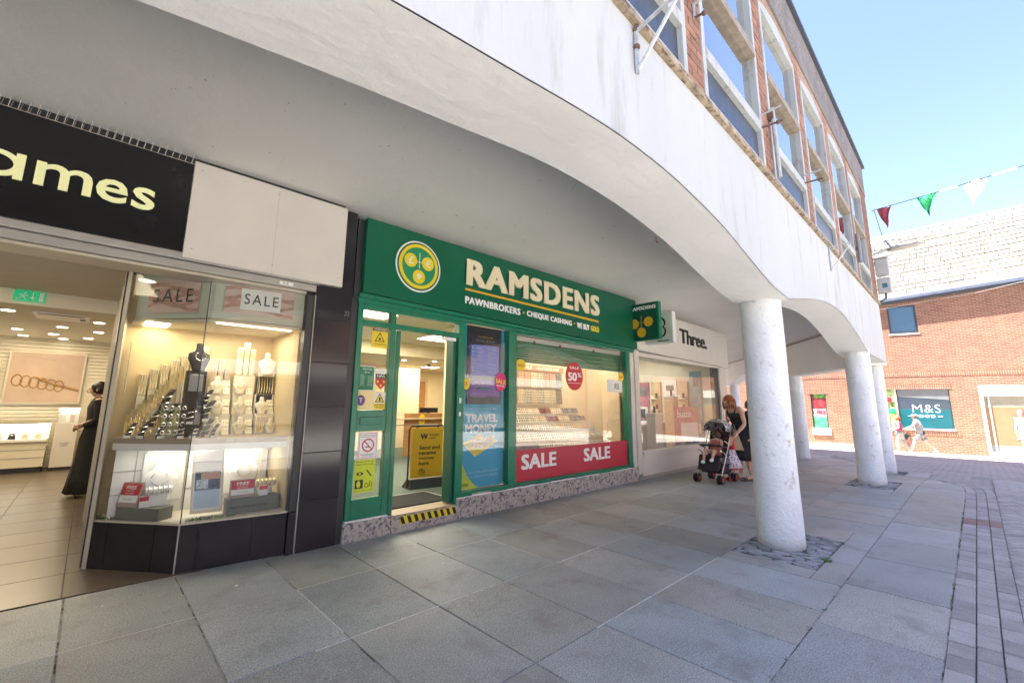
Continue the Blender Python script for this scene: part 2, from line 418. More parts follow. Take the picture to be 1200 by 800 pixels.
def clip(poly, a, b, c):
    """keep the part of poly where a*x+b*y<=c"""
    out = []
    for i in range(len(poly)):
        p, q = poly[i], poly[(i+1) % len(poly)]
        dp = a*p[0]+b*p[1]-c; dq = a*q[0]+b*q[1]-c
        if dp <= 0: out.append(p)
        if (dp < 0 < dq) or (dq < 0 < dp):
            t = dp/(dp-dq); out.append((p[0]+t*(q[0]-p[0]), p[1]+t*(q[1]-p[1])))
    return out
# ================================================================ GROUND
g = MB()
xs = [-60, -20, 0, 10.5, 16, 22, 27.9, 60, 200, 700]
ys = [-700, -200, -60, -20, -6, 0.3, 6, 20, 60, 200, 700]
for xx in xs:
    for yy in ys: g.v.append((xx, yy, (zg(min(xx, 27.9)) - 0.034)))
for i in range(len(xs)-1):
    for j in range(len(ys)-1):
        a = i*len(ys)+j; g.f.append([a, a+len(ys), a+len(ys)+1, a+1]); g.m.append(0); g.sm.append(False)
M_ROAD = bpy.data.materials.new('herringbone_road'); M_ROAD.use_nodes = True
nt = M_ROAD.node_tree; bb = nt.nodes['Principled BSDF']; bb.inputs['Roughness'].default_value = 0.9
geo = nt.nodes.new('ShaderNodeNewGeometry'); mp = nt.nodes.new('ShaderNodeMapping'); mp.inputs['Rotation'].default_value = (0, 0, R(45))
nt.links.new(geo.outputs['Position'], mp.inputs[0])
tb = nt.nodes.new('ShaderNodeTexBrick'); tb.inputs['Scale'].default_value = 1; tb.inputs['Brick Width'].default_value = 0.2; tb.inputs['Row Height'].default_value = 0.1
tb.inputs['Mortar Size'].default_value = 0.006; tb.inputs['Color1'].default_value = (0.37, 0.35, 0.335, 1); tb.inputs['Color2'].default_value = (0.43, 0.41, 0.39, 1); tb.inputs['Mortar'].default_value = (0.13, 0.12, 0.115, 1)
nt.links.new(mp.outputs[0], tb.inputs['Vector'])
nz = _noise(nt, geo.outputs['Position'], 0.8, 5); rr = _ramp(nt, nz.outputs[0], [(0.3, (0.85, 0.85, 0.85)), (0.7, (1.1, 1.08, 1.05))])
nt.links.new(_mix(nt, 'MULTIPLY', 1.0, tb.outputs['Color'], rr.outputs[0]), bb.inputs['Base Color'])
structure('street', g, M_ROAD)

# pale flagged strip along the foot of the brick store
M_PALE = mat('pale_flagstone', (0.48, 0.45, 0.40), 0.9, var=0.1, vscale=3, bump=0.2)
g = MB()
for i in range(16):
    y0 = -6 + i*1.0
    for k in range(4):
        x0 = 24.55 + k*0.82 + 0.0*i
        g.prism([(x0+.006, y0+.006), (x0+.81, y0+.006), (x0+.81, y0+.99), (x0+.006, y0+.99)], lambda p: zg(p[0])-0.036, lambda p: zg(p[0])-0.016)
o = structure('flagged_strip', g, M_PALE)

# pavement bed with individually laid slabs
KERB = [(-9, .28), (9.6, .28), (10.66, .29), (11.3, .32), (11.66, .38), (12.1, .50), (12.45, .68), (12.81, .96), (13.4, 1.25), (14.2, 1.45), (16, 2.0), (19, 3.6), (23, 6.4), (23, 12), (-9, 12)]
g = MB()
g.prism([(-9, .28), (10.4, .28), (10.4, 4.53), (-9, 4.53)], -0.03, -0.007)
out_ = [(10.4, .28)] + KERB[2:12] + [(23, 8.5), (12.2, 4.6), (10.4, 4.53)]
g.prism(out_, lambda p: zg(p[0])-0.03, lambda p: zg(p[0])-0.007)
pavement = structure('pavement', g, M_BED)
def kerb_poly(poly):
    # keep the part inside the kerb line by clipping against its convex pieces
    for (a, b_) in (((10.4, .285), (11.66, .36)), ((11.66, .36), (12.81, .96)), ((12.81, .96), (14.2, 1.45)), ((14.2, 1.45), (19, 3.6))):
        dx, dy = b_[0]-a[0], b_[1]-a[1]
        if max(p[0] for p in poly) > a[0]:
            poly = clip(poly, dy, -dx, dy*a[0]-dx*a[1])
            if len(poly) < 3: return None
    return poly
rows = [(0.285, 0.868), (0.874, 1.772), (1.778, 2.676), (2.682, 3.592), (3.598, 4.50)]
rrnd = random.Random(11)
patches = [(4.58, 5.72, 1.085, 1.775), (9.75, 10.9, 1.1, 1.772), (12.75, 13.6, 1.25, 1.772)]
slab_templates = {}
nslab = 0
for ri, (ya, yb) in enumerate(rows):
    off = (0.04, 0.04, 0.04, 0.04, 0.04)[ri]
    pitch = 0.6145
    x = off - pitch*8 + (0.31 if ri in (0,) else 0)
    wide = 1.0
    while x < 21:
        step = pitch
        if ri == 0: step = 0.90
        if ri == 4 and rrnd.random() < 0.25: step = pitch
        x1 = x + step
        poly = [(x+.003, ya), (x1-.003, ya), (x1-.003, yb), (x+.003, yb)]
        if x1 > 10.6: poly = kerb_poly(poly)
        hit = None
        if ri == 1 and poly:
            for (pa, pb, pc, pd) in patches:
                if x1 > pa+.01 and x < pb-.01: hit = (pa, pb, pc, pd)
        if hit:
            pa, pb, pc, pd = hit; pieces = [(x+.003, x1-.003, ya, pc-.004)]
            if x < pa-.02: pieces.append((x+.003, pa-.003, pc+.002, yb))
            if x1 > pb+.02: pieces.append((pb+.003, x1-.003, pc+.002, yb))
            for (qa, qb, qc, qd) in pieces:
                m_ = MB(); m_.prism([(qa, qc), (qb, qc), (qb, qd), (qa, qd)], lambda p: zg(p[0])-.03, lambda p: zg(p[0])+.0005); m_.build('slab', M_SLAB, pavement)
            x = x1; continue
        if poly and len(set(poly)) >= 3 and x1 > -3.6:
            cxm = (x+x1)/2; cym = (ya+yb)/2; dz = rrnd.uniform(-.0015, .0015); tx = rrnd.uniform(-.0022, .0022); ty = rrnd.uniform(-.0015, .0015)
            full = len(poly) == 4 and x1 < 10.5 and abs(poly[2][1]-yb) < 1e-6
            if full:
                key = (ri, round(step, 3))
                if key not in slab_templates:
                    m_ = MB(); hx = (step-.009)/2; hy = (yb-ya)/2; c_ = .003
                    m_.add([(-hx,-hy,-.03),(hx,-hy,-.03),(hx,hy,-.03),(-hx,hy,-.03),(-hx,-hy,-c_),(hx,-hy,-c_),(hx,hy,-c_),(-hx,hy,-c_),(-hx+c_,-hy+c_,0),(hx-c_,-hy+c_,0),(hx-c_,hy-c_,0),(-hx+c_,hy-c_,0)],
                           [(0,1,5,4),(1,2,6,5),(2,3,7,6),(3,0,4,7),(4,5,9,8),(5,6,10,9),(6,7,11,10),(7,4,8,11),(8,9,10,11)])
                    slab_templates[key] = m_.mesh('slab', M_SLAB)
                o = bpy.data.objects.new('slab', slab_templates[key]); COL.objects.link(o); o.parent = pavement
                o.location = (cxm, cym, dz); o.rotation_euler = (tx, ty, 0)
            else:
                m_ = MB(); m_.prism(poly, lambda p: zg(p[0])-.03, lambda p: zg(p[0])+dz)
                o = m_.build('slab', M_SLAB, pavement)
            nslab += 1
        x = x1
# far paving beyond the shops (the arcade turns the corner)
for i in range(9):
    for j in range(4):
        x0 = 12.2 + i*1.0 + j*0.25; y0 = 4.52 + j*0.92
        if y0 > 0.62*(x0-11.9)+4.42: continue
        m_ = MB(); pl = kerb_poly([(x0+.003, y0), (x0+.994, y0), (x0+.994, y0+.91), (x0+.003, y0+.91)])
        if pl and len(pl) > 2:
            m_.prism(pl, lambda p: zg(p[0])-.03, lambda p: zg(p[0])+.0); m_.build('slab', M_SLAB, pavement)

jm = MB(); jr_ = random.Random(41)
for yy, xa, xb in ((3.595, -2, 9.6), (2.679, -.6, 9.6), (1.775, -2, 4.3)):
    x = xa
    while x < xb:
        l = jr_.uniform(.2, .7)
        if jr_.random() < (.9 if yy > 2 else .45): jm.box(x, min(x+l, xb), yy-.0045, yy+.0045, -.007, -.0006+jr_.uniform(-.001, .0008))
        x += l
for k in range(-3, 16):
    xx = .04+.6145*k
    for (ya_, yb_) in ((2.68, 3.59), (3.6, 4.5)):
        if jr_.random() < .45: jm.box(xx-.004, xx+.004, ya_+jr_.uniform(0, .5), yb_, -.007, -.001)
jo = jm.build('mortar_pointing', mat('pale_pointing', (.60, .60, .57), .9, var=.25, vscale=30), pavement); jo['kind'] = 'stuff'
# riven stones set round the feet of the columns
crn = random.Random(5)
M_DARKBED = mat('dark_stone_bed', (.10, .10, .095), .95, var=.3, vscale=20)
for (pa, pb, pc, pd) in patches:
    B('stone_bed', pavement, M_DARKBED, (pa, pb, pc, pd, zg(pa)-.030, zg(pa)-.0045))
for pi_, (pa, pb, pc, pd) in enumerate(patches):
    ccx = (5.14, 10.34, 13.05)[pi_]; ccy = (1.50, 1.45, 1.56)[pi_]
    xx = pa+.004
    while xx < pb-.01:
        ww = crn.uniform(.025, .062) if pi_ == 0 else crn.uniform(.05, .10)
        yy = pc-crn.uniform(0, .1)
        while yy < pd-.01:
            ll = crn.uniform(.10, .30); ya_, yb_ = max(yy, pc+.002), min(yy+ll, pd-.004)
            mx, my = xx+ww/2, (ya_+yb_)/2
            if yb_-ya_ > .03 and math.hypot(mx-ccx, my-ccy) > .15:
                z_ = zg(mx); top = crn.uniform(-.004, .010); tl = crn.uniform(-.006, .006)
                n = 8; pts = []
                for k in range(n):
                    a = 2*PI*k/n+PI/8; ca, sa = math.cos(a), math.sin(a)
                    e_ = .5/max(abs(ca), abs(sa))*crn.uniform(.86, 1.0)
                    pts.append((mx+ca*e_*ww*.98, my+sa*e_*(yb_-ya_)*.98))
                m_ = MB(); m_.loft([[(p[0], p[1], z_-.03) for p in pts], [(p[0], p[1], z_+top-.006+tl*(1 if p[1] > my else -1)) for p in pts], [(mx+(p[0]-mx)*.8, my+(p[1]-my)*.9, z_+top+tl*(1 if p[1] > my else -1)) for p in pts]])
                m_.build('cobble', M_COBBLE, pavement)
            yy += ll+.003
        xx += ww+.002

# block paving: three border courses and the herringbone street
border = MB()
prev = None
g = MB(); g.prism([(-9, -9.5), (14.6, -9.5), (14.6, .278), (-9, .278)], lambda p: zg(p[0])-.033, lambda p: zg(p[0])-.012)
block_bed = structure('block_paving', g, mat('sand_joint', (0.30, 0.29, 0.27), 0.95, var=0.3, vscale=20))
def chamf(poly, z0, z1, name, m, parent, c_=.004):
    m_ = MB(); n = len(poly)
    cxm = sum(p[0] for p in poly)/n; cym = sum(p[1] for p in poly)/n
    def ins(p):
        dx, dy = cxm-p[0], cym-p[1]; L = math.hypot(dx, dy) or 1
        return (p[0]+dx/L*c_*1.4, p[1]+dy/L*c_*1.4)
    m_.loft([[(p[0], p[1], z0+zg(p[0])) for p in poly], [(p[0], p[1], z1-c_+zg(p[0])) for p in poly], [(*ins(p), z1+zg(p[0])) for p in poly]])
    return m_
offs = [(.278, .166), (.160, .062), (.056, -.044)]
def edge(x, k):  # kerb curve pushed out by border row k
    base = [(-9, .278), (9.6, .278), (10.66, .288), (11.3, .315), (11.66, .375), (12.1, .49), (12.45, .67), (12.81, .95), (13.4, 1.24), (14.2, 1.44), (16, 1.99)]
    return base
def polyline_at(L, d):
    for i in range(len(L)-1):
        a, b_ = L[i], L[i+1]; l = math.hypot(b_[0]-a[0], b_[1]-a[1])
        if d <= l: return (a[0]+(b_[0]-a[0])*d/l, a[1]+(b_[1]-a[1])*d/l), ((b_[0]-a[0])/l, (b_[1]-a[1])/l)
        d -= l
    return None, None
KL = [(2.0, .278)] + edge(0, 0)[1:]
brn = random.Random(3)
for k, (o0, o1) in enumerate(((0, .112), (.118, .218), (.224, .324))):
    d = brn.uniform(0, .1)
    while True:
        p, t = polyline_at(KL, d); q, u = polyline_at(KL, d+.2)
        if q is None or q[0] > 13.2: break
        nrm = (t[1], -t[0]); nru = (u[1], -u[0])
        poly = [(p[0]+nrm[0]*o1+t[0]*.003, p[1]+nrm[1]*o1+t[1]*.003), (q[0]+nru[0]*o1-u[0]*.003, q[1]+nru[1]*o1-u[1]*.003), (q[0]+nru[0]*o0-u[0]*.003, q[1]+nru[1]*o0-u[1]*.003), (p[0]+nrm[0]*o0+t[0]*.003, p[1]+nrm[1]*o0+t[1]*.003)]
        red = 7.80 < (p[0]+q[0])/2 < 8.16
        if p[0] > 11.2: poly = [(a_, b_) for a_, b_ in poly]
        m_ = chamf(poly, -.03, brn.uniform(-.004, .001), '', None, None)
        if p[0] > 2.6: m_.build('border_block', M_REDBLOCK if red else M_BLOCK, block_bed)
        else: border.add(m_.v, m_.f)
        d += .203
        if p[0] > 9.5 and brn.random() < 0: break
# herringbone at 45 degrees
s2 = math.sqrt(.5)
def herring():
    out = []
    for a in range(-140, 200):
        for b_ in range(-60, 60):
            ux = a*.1+b_*.2; uy = a*.1-b_*.2
            for rect in ((ux, uy, ux+.2, uy+.1), (ux, uy+.1, ux+.1, uy+.3)):
                mx = (rect[0]+rect[2])/2; my = (rect[1]+rect[3])/2
                wx = mx*s2+my*s2+0.0; wy = -mx*s2+my*s2-.4
                if wx < 2.2 or wx > 14.2 or wy > .12 or wy < -2.4: continue
                pts = []
                for (px_, py_) in ((rect[0]+.003, rect[1]+.003), (rect[2]-.003, rect[1]+.003), (rect[2]-.003, rect[3]-.003), (rect[0]+.003, rect[3]-.003)):
                    pts.append((px_*s2+py_*s2, -px_*s2+py_*s2-.4))
                pts = clip(pts, 0, 1, -.049)
                if len(pts) < 3: continue
                ar = 0.5*abs(sum(pts[i][0]*pts[(i+1) % len(pts)][1]-pts[(i+1) % len(pts)][0]*pts[i][1] for i in range(len(pts))))
                if ar < .0012: continue
                out.append((wx, wy, pts))
    return out
hb = herring()
def vis(wx, wy): return wy > -.085*wx+0.1 - .25 and wx > 4.0
hb.sort(key=lambda t: (0 if vis(t[0], t[1]) else 1, math.hypot(t[0], t[1])))
stuff = MB()
for i, (wx, wy, pts) in enumerate(hb):
    m_ = chamf(pts, -.03, brn.uniform(-.005, 0.0), '', None, None)
    if i < 290: m_.build('paving_block', M_BLOCK, block_bed)
    else: stuff.add(m_.v, m_.f)
stuff.add(border.v, border.f)
o = stuff.build('distant_paving_blocks', M_BLOCK, block_bed); o['kind'] = 'stuff'

# moss and grass along the kerb joint, small weeds by the column
ms = MB(); mr = random.Random(9)
def tuft(mb, x, y, z, n, h, rng, spread=.03):
    for _ in range(n):
        a = rng.uniform(0, 2*PI); r0 = rng.uniform(0, spread); l = rng.uniform(.4, 1)*h
        px, py = x+math.cos(a)*r0, y+math.sin(a)*r0; b = rng.uniform(0, 2*PI); wd = l*.22
        tipx, tipy = px+math.cos(a)*l*.6, py+math.sin(a)*l*.6
        mb.add([(px-math.cos(b)*wd/2, py-math.sin(b)*wd/2, z), (px+math.cos(b)*wd/2, py+math.sin(b)*wd/2, z), (tipx, tipy, z+l*.8)], [(0, 1, 2)])
for (xa, xb) in ((4.4, 4.75), (4.9, 5.1), (5.9, 6.05), (6.35, 6.8), (7.2, 7.9), (8.3, 8.5), (7.95, 8.1)):
    xx = xa
    while xx < xb: tuft(ms, xx, .281+mr.uniform(-.004, .004), 0, 5, .014, mr, .008); xx += .012
for xx in (2.65, 2.9, 3.37, 3.4, 3.75, 3.76, 4.06, 4.3): tuft(ms, xx, .871, 0, 14, .016, mr, .012)
for (xa, xb, yy) in ((2.6, 2.75, 1.775), (3.1, 3.2, 1.775)):
    xx = xa
    while xx < xb: tuft(ms, xx, yy, 0, 4, .014, mr, .008); xx += .02
xx = 1.15
while xx < 1.3: tuft(ms, 3.438, xx, 0, 4, .013, mr, .006); xx += .015
xx = -.2
while xx < .05: tuft(ms, 7+xx*9, -.046, 0, 5, .015, mr, .01); xx += .02
tag(ms.build('moss', M_MOSS), 'thin green moss growing in the paving joints', 'moss', kind='stuff')
wd = MB(); tuft(wd, 4.90, 1.075, 0, 70, .045, mr, .035)
tag(wd.build('weed', M_LEAF), 'small bright green weed beside the stones at the foot of the nearest column', 'weed')
wd = MB(); tuft(wd, 5.62, 1.08, 0, 26, .03, mr, .02)
tag(wd.build('weed', M_LEAF), 'tiny weed at the far corner of the stones round the nearest column', 'weed')

# ================================================================ ARCADE BUILDING
arc = thing('arcade_building', 'white arched arcade building with weathered upper windows and round columns', 'building', (0, 0, 0))
def FY(u, d=0.0): return 1.174 + .0083*u + d
def cr(pts, n=7):
    out = []
    for i in range(len(pts)-1):
        p0 = pts[max(i-1, 0)]; p1 = pts[i]; p2 = pts[i+1]; p3 = pts[min(i+2, len(pts)-1)]
        for k in range(n):
            t = k/n
            out.append(tuple(.5*((2*p1[a])+(-p0[a]+p2[a])*t+(2*p0[a]-5*p1[a]+4*p2[a]-p3[a])*t*t+(-p0[a]+3*p1[a]-3*p2[a]+p3[a])*t**3) for a in (0, 1)))
    out.append(pts[-1]); return out
archL = [(-.75, 2.45), (-.1, 2.565), (.56, 2.665), (1.11, 2.735), (1.73, 2.81), (2.2, 2.832), (2.72, 2.815), (3.4, 2.735), (4.01, 2.605), (4.58, 2.495), (5.13, 2.452)]
prof = [(-12, 2.6)] + [(-6.6+.2, 2.45)] + [(-1.5-u, z) for u, z in archL[::-1]][0:0]
left = [(-6.63, 2.452), (-6.1, 2.5), (-5.5, 2.6), (-4.9, 2.735), (-4.2, 2.815), (-3.7, 2.832), (-3.2, 2.81), (-2.6, 2.735), (-2.0, 2.665), (-1.4, 2.565), (-.75, 2.45)]
prof = cr(left, 4)[:-1] + cr(archL, 6)
prof += cr([(5.135, 2.453), (5.6, 2.54), (6.1, 2.62), (6.8, 2.715), (7.5, 2.757), (8.2, 2.735), (8.71, 2.66), (9.26, 2.56), (9.8, 2.43), (10.29, 2.345)], 6)[1:]
prof += [(10.6, 2.335), (12.81, 2.33)]
ZT = 3.655
mb = MB(); n = len(prof); IN = .47
for i in range(n-1):
    (u0, z0), (u1, z1) = prof[i], prof[i+1]
    q = lambda u, z, d: (u, FY(u, d), z)
    mb.quad(q(u0, z0, 0), q(u1, z1, 0), q(u1, ZT, 0), q(u0, ZT, 0))
    mb.quad(q(u0, z0, IN), q(u1, z1, IN), q(u1, ZT, IN), q(u0, ZT, IN))
    mb.quad(q(u0, ZT, 0), q(u1, ZT, 0), q(u1, ZT, IN), q(u0, ZT, IN))
mb.quad((12.81, FY(12.81), 2.33), (12.81, FY(12.81, IN), 2.33), (12.81, FY(12.81, IN), ZT), (12.81, FY(12.81), ZT))
mb.quad((-6.63, FY(0), 2.45), (-6.63, FY(0, IN), 2.45), (-6.63, FY(0, IN), ZT), (-6.63, FY(0), ZT))
arc_beam = mb.build('arcade_beam', M_PLASTER, arc)
mb = MB()
for i in range(n-1):
    (u0, z0), (u1, z1) = prof[i], prof[i+1]
    mb.smooth = True
    mb.quad((u0, FY(u0, .004), z0-.004), (u1, FY(u1, .004), z1-.004), (u1, FY(u1, IN+.004), z1-.004), (u0, FY(u0, IN+.004), z0-.004))
arc_soff = mb.build('beam_soffit', M_SOFFIT, arc)
# raised plaster blister and hairline cracks on the soffit
crk = MB(); k_ = random.Random(17)
def crack(pts, wd_=.0009):
    for i in range(len(pts)-1):
        a, b_ = Vector(pts[i]), Vector(pts[i+1]); d = (b_-a).normalized(); s_ = Vector((d.y, -d.x, 0))*wd_
        crk.add([a-s_, b_-s_, b_+s_, a+s_], [(0, 1, 2, 3)])
for (x0, y0, dx, dy, n_) in ((1.55, 2.0, .01, .06, 5), (3.0, 2.3, .04, .05, 5)):
    p = [x0, y0]; L_ = []
    for i in range(n_): L_.append((p[0], p[1], 3.4185)); p[0] += dx+k_.uniform(-.02, .02); p[1] += dy+k_.uniform(-.02, .02)
    crack(L_)
o = crk.build('ceiling_cracks', flat('crack_grey', (.30, .28, .25), .9), arc); o['kind'] = 'stuff'
MB().tube([(3.28, 1.70, 2.745), (3.28, 1.70, 2.72), (3.30, 1.70, 2.70), (3.32, 1.70, 2.715)], .004, 5).build('ceiling_hook', M_RUST, arc)
# end beam of the chamfered corner and its arch
ED = Vector((.8105, .5857, 0)); EN = Vector((.5857, -.8105, 0))
E0 = Vector((12.81, 1.28, 0))
def EP(t, d, z): p = E0 + ED*t - EN*d; return (p.x, p.y, z)
def ebot(t):
    if t < 4.0: return 2.28
    if t < 10.2:
        s = (t-4.0)/6.2; return 2.27 + .42*math.sin(PI*min(1, s))
    return 2.28
ts = [0, .3, 3.6, 4.0] + [4.0+6.2*k/16 for k in range(1, 17)] + [10.6, 13.5]
mb = MB()
for i in range(len(ts)-1):
    a, b_ = ts[i], ts[i+1]; za, zb = ebot(a), ebot(b_)
    mb.hexa([EP(a, 0, za), EP(b_, 0, zb), EP(b_, .42, zb), EP(a, .42, za), EP(a, 0, 3.40), EP(b_, 0, 3.40), EP(b_, .42, 3.40), EP(a, .42, 3.40)])
mb.build('end_beam', M_SOFFIT, arc)
mb = MB()
for i in range(1): mb.hexa([EP(.3, .40, 3.215), EP(13.5, .40, 3.215), EP(13.5, .47, 3.215), EP(.3, .47, 3.215), EP(.3, .40, 3.245), EP(13.5, .40, 3.245), EP(13.5, .47, 3.245), EP(.3, .47, 3.245)])
mb.build('ceiling_moulding', mat('moulding', (0.42, 0.38, 0.33), 0.8, var=.1), arc)
# arcade ceiling
mb = MB()
cg = [(-8, 3.42), (4, 3.42), (9, 3.41), (12.81, 3.28), (23.5, 3.25)]
for i in range(len(cg)-1):
    (xa, za), (xb, zb) = cg[i], cg[i+1]
    edge_y = lambda x_: FY(x_, .2) if x_ < 12.81 else 1.28+(x_-12.81)*.7227+.22
    ya0, yb0 = edge_y(xa), edge_y(xb)
    mb.hexa([(xa, ya0, za), (xb, yb0, zb), (xb, 9.5, zb), (xa, 9.5, za), (xa, ya0, za+.05), (xb, yb0, zb+.05), (xb, 9.5, zb+.05), (xa, 9.5, za+.05)])
mb.v = [v for v in mb.v]
M_CEIL = mat('arcade_ceiling', (0.86, 0.845, 0.80), 0.85, var=0.05, vscale=.7, bump=0.4, bscale=8, stain=(0.44, 0.36, 0.28), stscale=15, stlo=0.655, sthi=0.70)
cei = mb.build('arcade_ceiling', M_CEIL, arc)
# columns
def column(cx_, cy_, zt, R0=.205, label=None):
    mb = MB(); mb.smooth = True; n = 40; rings = []
    zb = zg(cx_)-.03
    for j in range(19):
        z = zb + (zt-zb)*j/18; r = R0 - .012*(j/18)
        if j == 18: r += .004
        ring = []
        for k in range(n):
            a = 2*PI*k/n
            q = mnoise.noise(Vector((math.cos(a)*1.2+cx_, math.sin(a)*1.2, z*1.1)))*.006
            if j < 3: q += abs(mnoise.noise(Vector((math.cos(a)*9, math.sin(a)*9+cx_, z*9))))*.012*(1-j/3)
            ring.append((cx_+(r+q)*math.cos(a), cy_+(r+q)*math.sin(a), z))
        rings.append(ring)
    mb.loft(rings)
    o = mb.build('column', M_COLUMN, arc)
    if label: o['label'] = label
    return o
column(5.15, 1.50, 2.52, label='nearest round white column')
column(10.34, 1.45, 2.42, label='second round white column')
column(13.06, 1.58, 2.34, label='corner round white column')
column(15.95, 3.85, 2.34, label='round column under the end beam')
column(20.95, 7.45, 2.34, label='farthest round column beyond the phone shop')
column(-.75, 1.48, 2.52)

# ---- upper storey
ZS = 3.745
mb = MB()
u = -6.4
while u < 12.83:
    L = 1.81; u1 = min(u+L, 12.86)
    mb.hexa([(u, FY(u, -.04), 3.660), (u1-.004, FY(u1, -.04), 3.660), (u1-.004, FY(u1, .05), 3.660), (u, FY(u, .05), 3.660), (u, FY(u, -.035), 3.715), (u1-.004, FY(u1, -.035), 3.715), (u1-.004, FY(u1, .05), ZS), (u, FY(u, .05), ZS)])
    u = u1
mb.build('sill_course', M_LEDGE, arc)
W0 = 3.22; PIT = 1.81; WW = 1.50
def brick_pier(u0, u1, z0, z1, single):
    courses = int((z1-z0)/.075)
    base = MB(); base.hexa([(u0+.004, FY(u0, .012), z0), (u1-.004, FY(u1, .012), z0), (u1-.004, FY(u1, .20), z0), (u0+.004, FY(u0, .20), z0), (u0+.004, FY(u0, .012), z1), (u1-.004, FY(u1, .012), z1), (u1-.004, FY(u1, .20), z1), (u0+.004, FY(u0, .20), z1)])
    pier = base.build('brick_pier', M_MORTAR, arc)
    W_ = u1-u0; allb = MB()
    for c in range(courses):
        z = z0+c*.075
        segs = [(0, .205), (.215, W_)] if c % 2 == 0 else [(0, W_-.215), (W_-.205, W_)]
        for a, b_ in segs:
            pr = brn.uniform(-.003, .003)
            key = (round(b_-a, 3))
            if single:
                if ('b', key) not in slab_templates:
                    m_ = MB(); m_.box(0, b_-a, 0, .04, 0, .065); slab_templates[('b', key)] = m_.mesh('brick', M_BRICKP)
                o = bpy.data.objects.new('brick', slab_templates[('b', key)]); COL.objects.link(o); o.parent = pier
                o.location = (u0+a, FY(u0+a, pr), z+.005)
            else: allb.box(u0+a, u0+b_, FY(u0, pr), FY(u0, .04), z+.005, z+.070)
    if not single: o = allb.build('brickwork', M_BRICKP, pier); o['kind'] = 'stuff'
ZH = 6.02
for k in range(-5, 6):
    ua = W0+PIT*(k-1)+WW; ub = ua+PIT-WW
    if k == 5: ub = 12.84
    if ua > -6.4: brick_pier(ua, ub, ZS, 6.30, k in (0, 1, 2))
# wall over the windows with segmental heads
for k in range(-4, 6):
    mb = MB(); ua = W0+PIT*(k-1); N_ = 10
    for i in range(N_):
        a = ua+WW*i/N_; b_ = ua+WW*(i+1)/N_
        f = lambda t: ZH+.14*math.sin(PI*t)
        za, zb = f(i/N_), f((i+1)/N_)
        mb.hexa([(a, FY(a, .0), za), (b_, FY(b_, .0), zb), (b_, FY(b_, .22), zb), (a, FY(a, .22), za), (a, FY(a, .0), 6.30), (b_, FY(b_, .0), 6.30), (b_, FY(b_, .22), 6.30), (a, FY(a, .22), 6.30)])
    mb.build('brick_window_head', mat('brown_brick', (0.34, 0.22, 0.15), 0.9, var=.3, vscale=14, bump=.4), arc)
mb = MB()
mb.hexa([(-6.4, FY(-6.4, -.02), 6.30), (12.86, FY(12.86, -.02), 6.30), (12.86, FY(12.86, .25), 6.30), (-6.4, FY(-6.4, .25), 6.30), (-6.4, FY(-6.4, -.02), 7.04), (12.86, FY(12.86, -.02), 7.04), (12.86, FY(12.86, .25), 7.04), (-6.4, FY(-6.4, .25), 7.04)])
mb.build('parapet', M_PEBBLE, arc)
mb = MB()
mb.hexa([(-6.5, FY(-6.4, -.07), 7.04), (12.9, FY(12.86, -.07), 7.04), (12.9, FY(12.86, .3), 7.04), (-6.5, FY(-6.4, .3), 7.04), (-6.5, FY(-6.4, -.07), 7.11), (12.9, FY(12.86, -.07), 7.11), (12.9, FY(12.86, .3), 7.11), (-6.5, FY(-6.4, .3), 7.11)])
mb.build('coping', M_COPING, arc)
# windows: one built with its parts, the others copied
M_VOID = flat('dark_room', (0.10, 0.105, 0.11), 0.9)
M_BLIND = mat('vertical_blind', (0.62, 0.64, 0.62), 0.8, var=.06)
def make_window():
    # local frame: u from 0, face at y=0, z from ZS
    fr = MB(); h = ZH-ZS
    fr.box(0, .065, -.012, .10, 0, h+.02); fr.box(WW-.065, WW, -.012, .10, 0, h+.02)
    fr.box(.065, WW-.065, -.015, .10, .39, .50)          # rail above the panel
    fr.box(.065, WW-.065, -.005, .08, 0, .045)
    N_ = 8
    for i in range(N_):
        t0, t1 = .065/WW+(1-.13/WW)*i/N_, .065/WW+(1-.13/WW)*(i+1)/N_
        z0, z1 = h+.14*math.sin(PI*t0), h+.14*math.sin(PI*t1)
        fr.hexa([(WW*t0, -.01, h-.07), (WW*t1, -.01, h-.07), (WW*t1, .09, h-.07), (WW*t0, .09, h-.07), (WW*t0, -.01, z0-.004), (WW*t1, -.01, z1-.004), (WW*t1, .09, z1-.004), (WW*t0, .09, z0-.004)])
    root = fr.build('window', M_FRAMEW, None)
    a = B('spandrel_panel', root, M_SPANDREL, (.065, WW-.065, .03, .05, .045, .39))
    b_ = B('transom', root, M_TRANSOM, (.065, WW-.065, -.022, .09, 1.25, 1.35))
    c = B('lower_pane', root, M_GLASSU, (.065, WW-.065, .05, .056, .50, 1.25))
    d = B('upper_pane', root, M_GLASSU, (.065, WW-.065, .05, .056, 1.35, h-.07))
    e = B('room_behind', root, M_VOID, (.02, WW-.02, 1.2, 1.25, .02, h), (.0, .02, .12, 1.2, .02, h), (WW-.02, WW, .12, 1.2, .02, h), (.02, WW-.02, .12, 1.2, h, h+.03), (.02, WW-.02, .12, 1.2, .38, .40))
    bl = MB(); x = WW-.52
    while x < WW-.14:
        bl.obox((x, .16, (.56+h)/2), (.05, .004, h-.62), R(35)); x += .042
    f = bl.build('vertical_blind', M_BLIND, root)
    return root
win0 = make_window()
kids = list(win0.children)
for k in range(-4, 6):
    if k == -4: r = win0
    else:
        r = win0.copy(); COL.objects.link(r)
        for ch in kids:
            c = ch.copy(); COL.objects.link(c); c.parent = r
            if ch.name.startswith('vertical_blind') and k in (0, 3): c.scale = (1, 1, 1)
    r.parent = arc; u = W0+PIT*(k-1); r.location = (u, FY(u, 0), ZS)
    r.rotation_euler = (0, 0, math.atan(.0083))
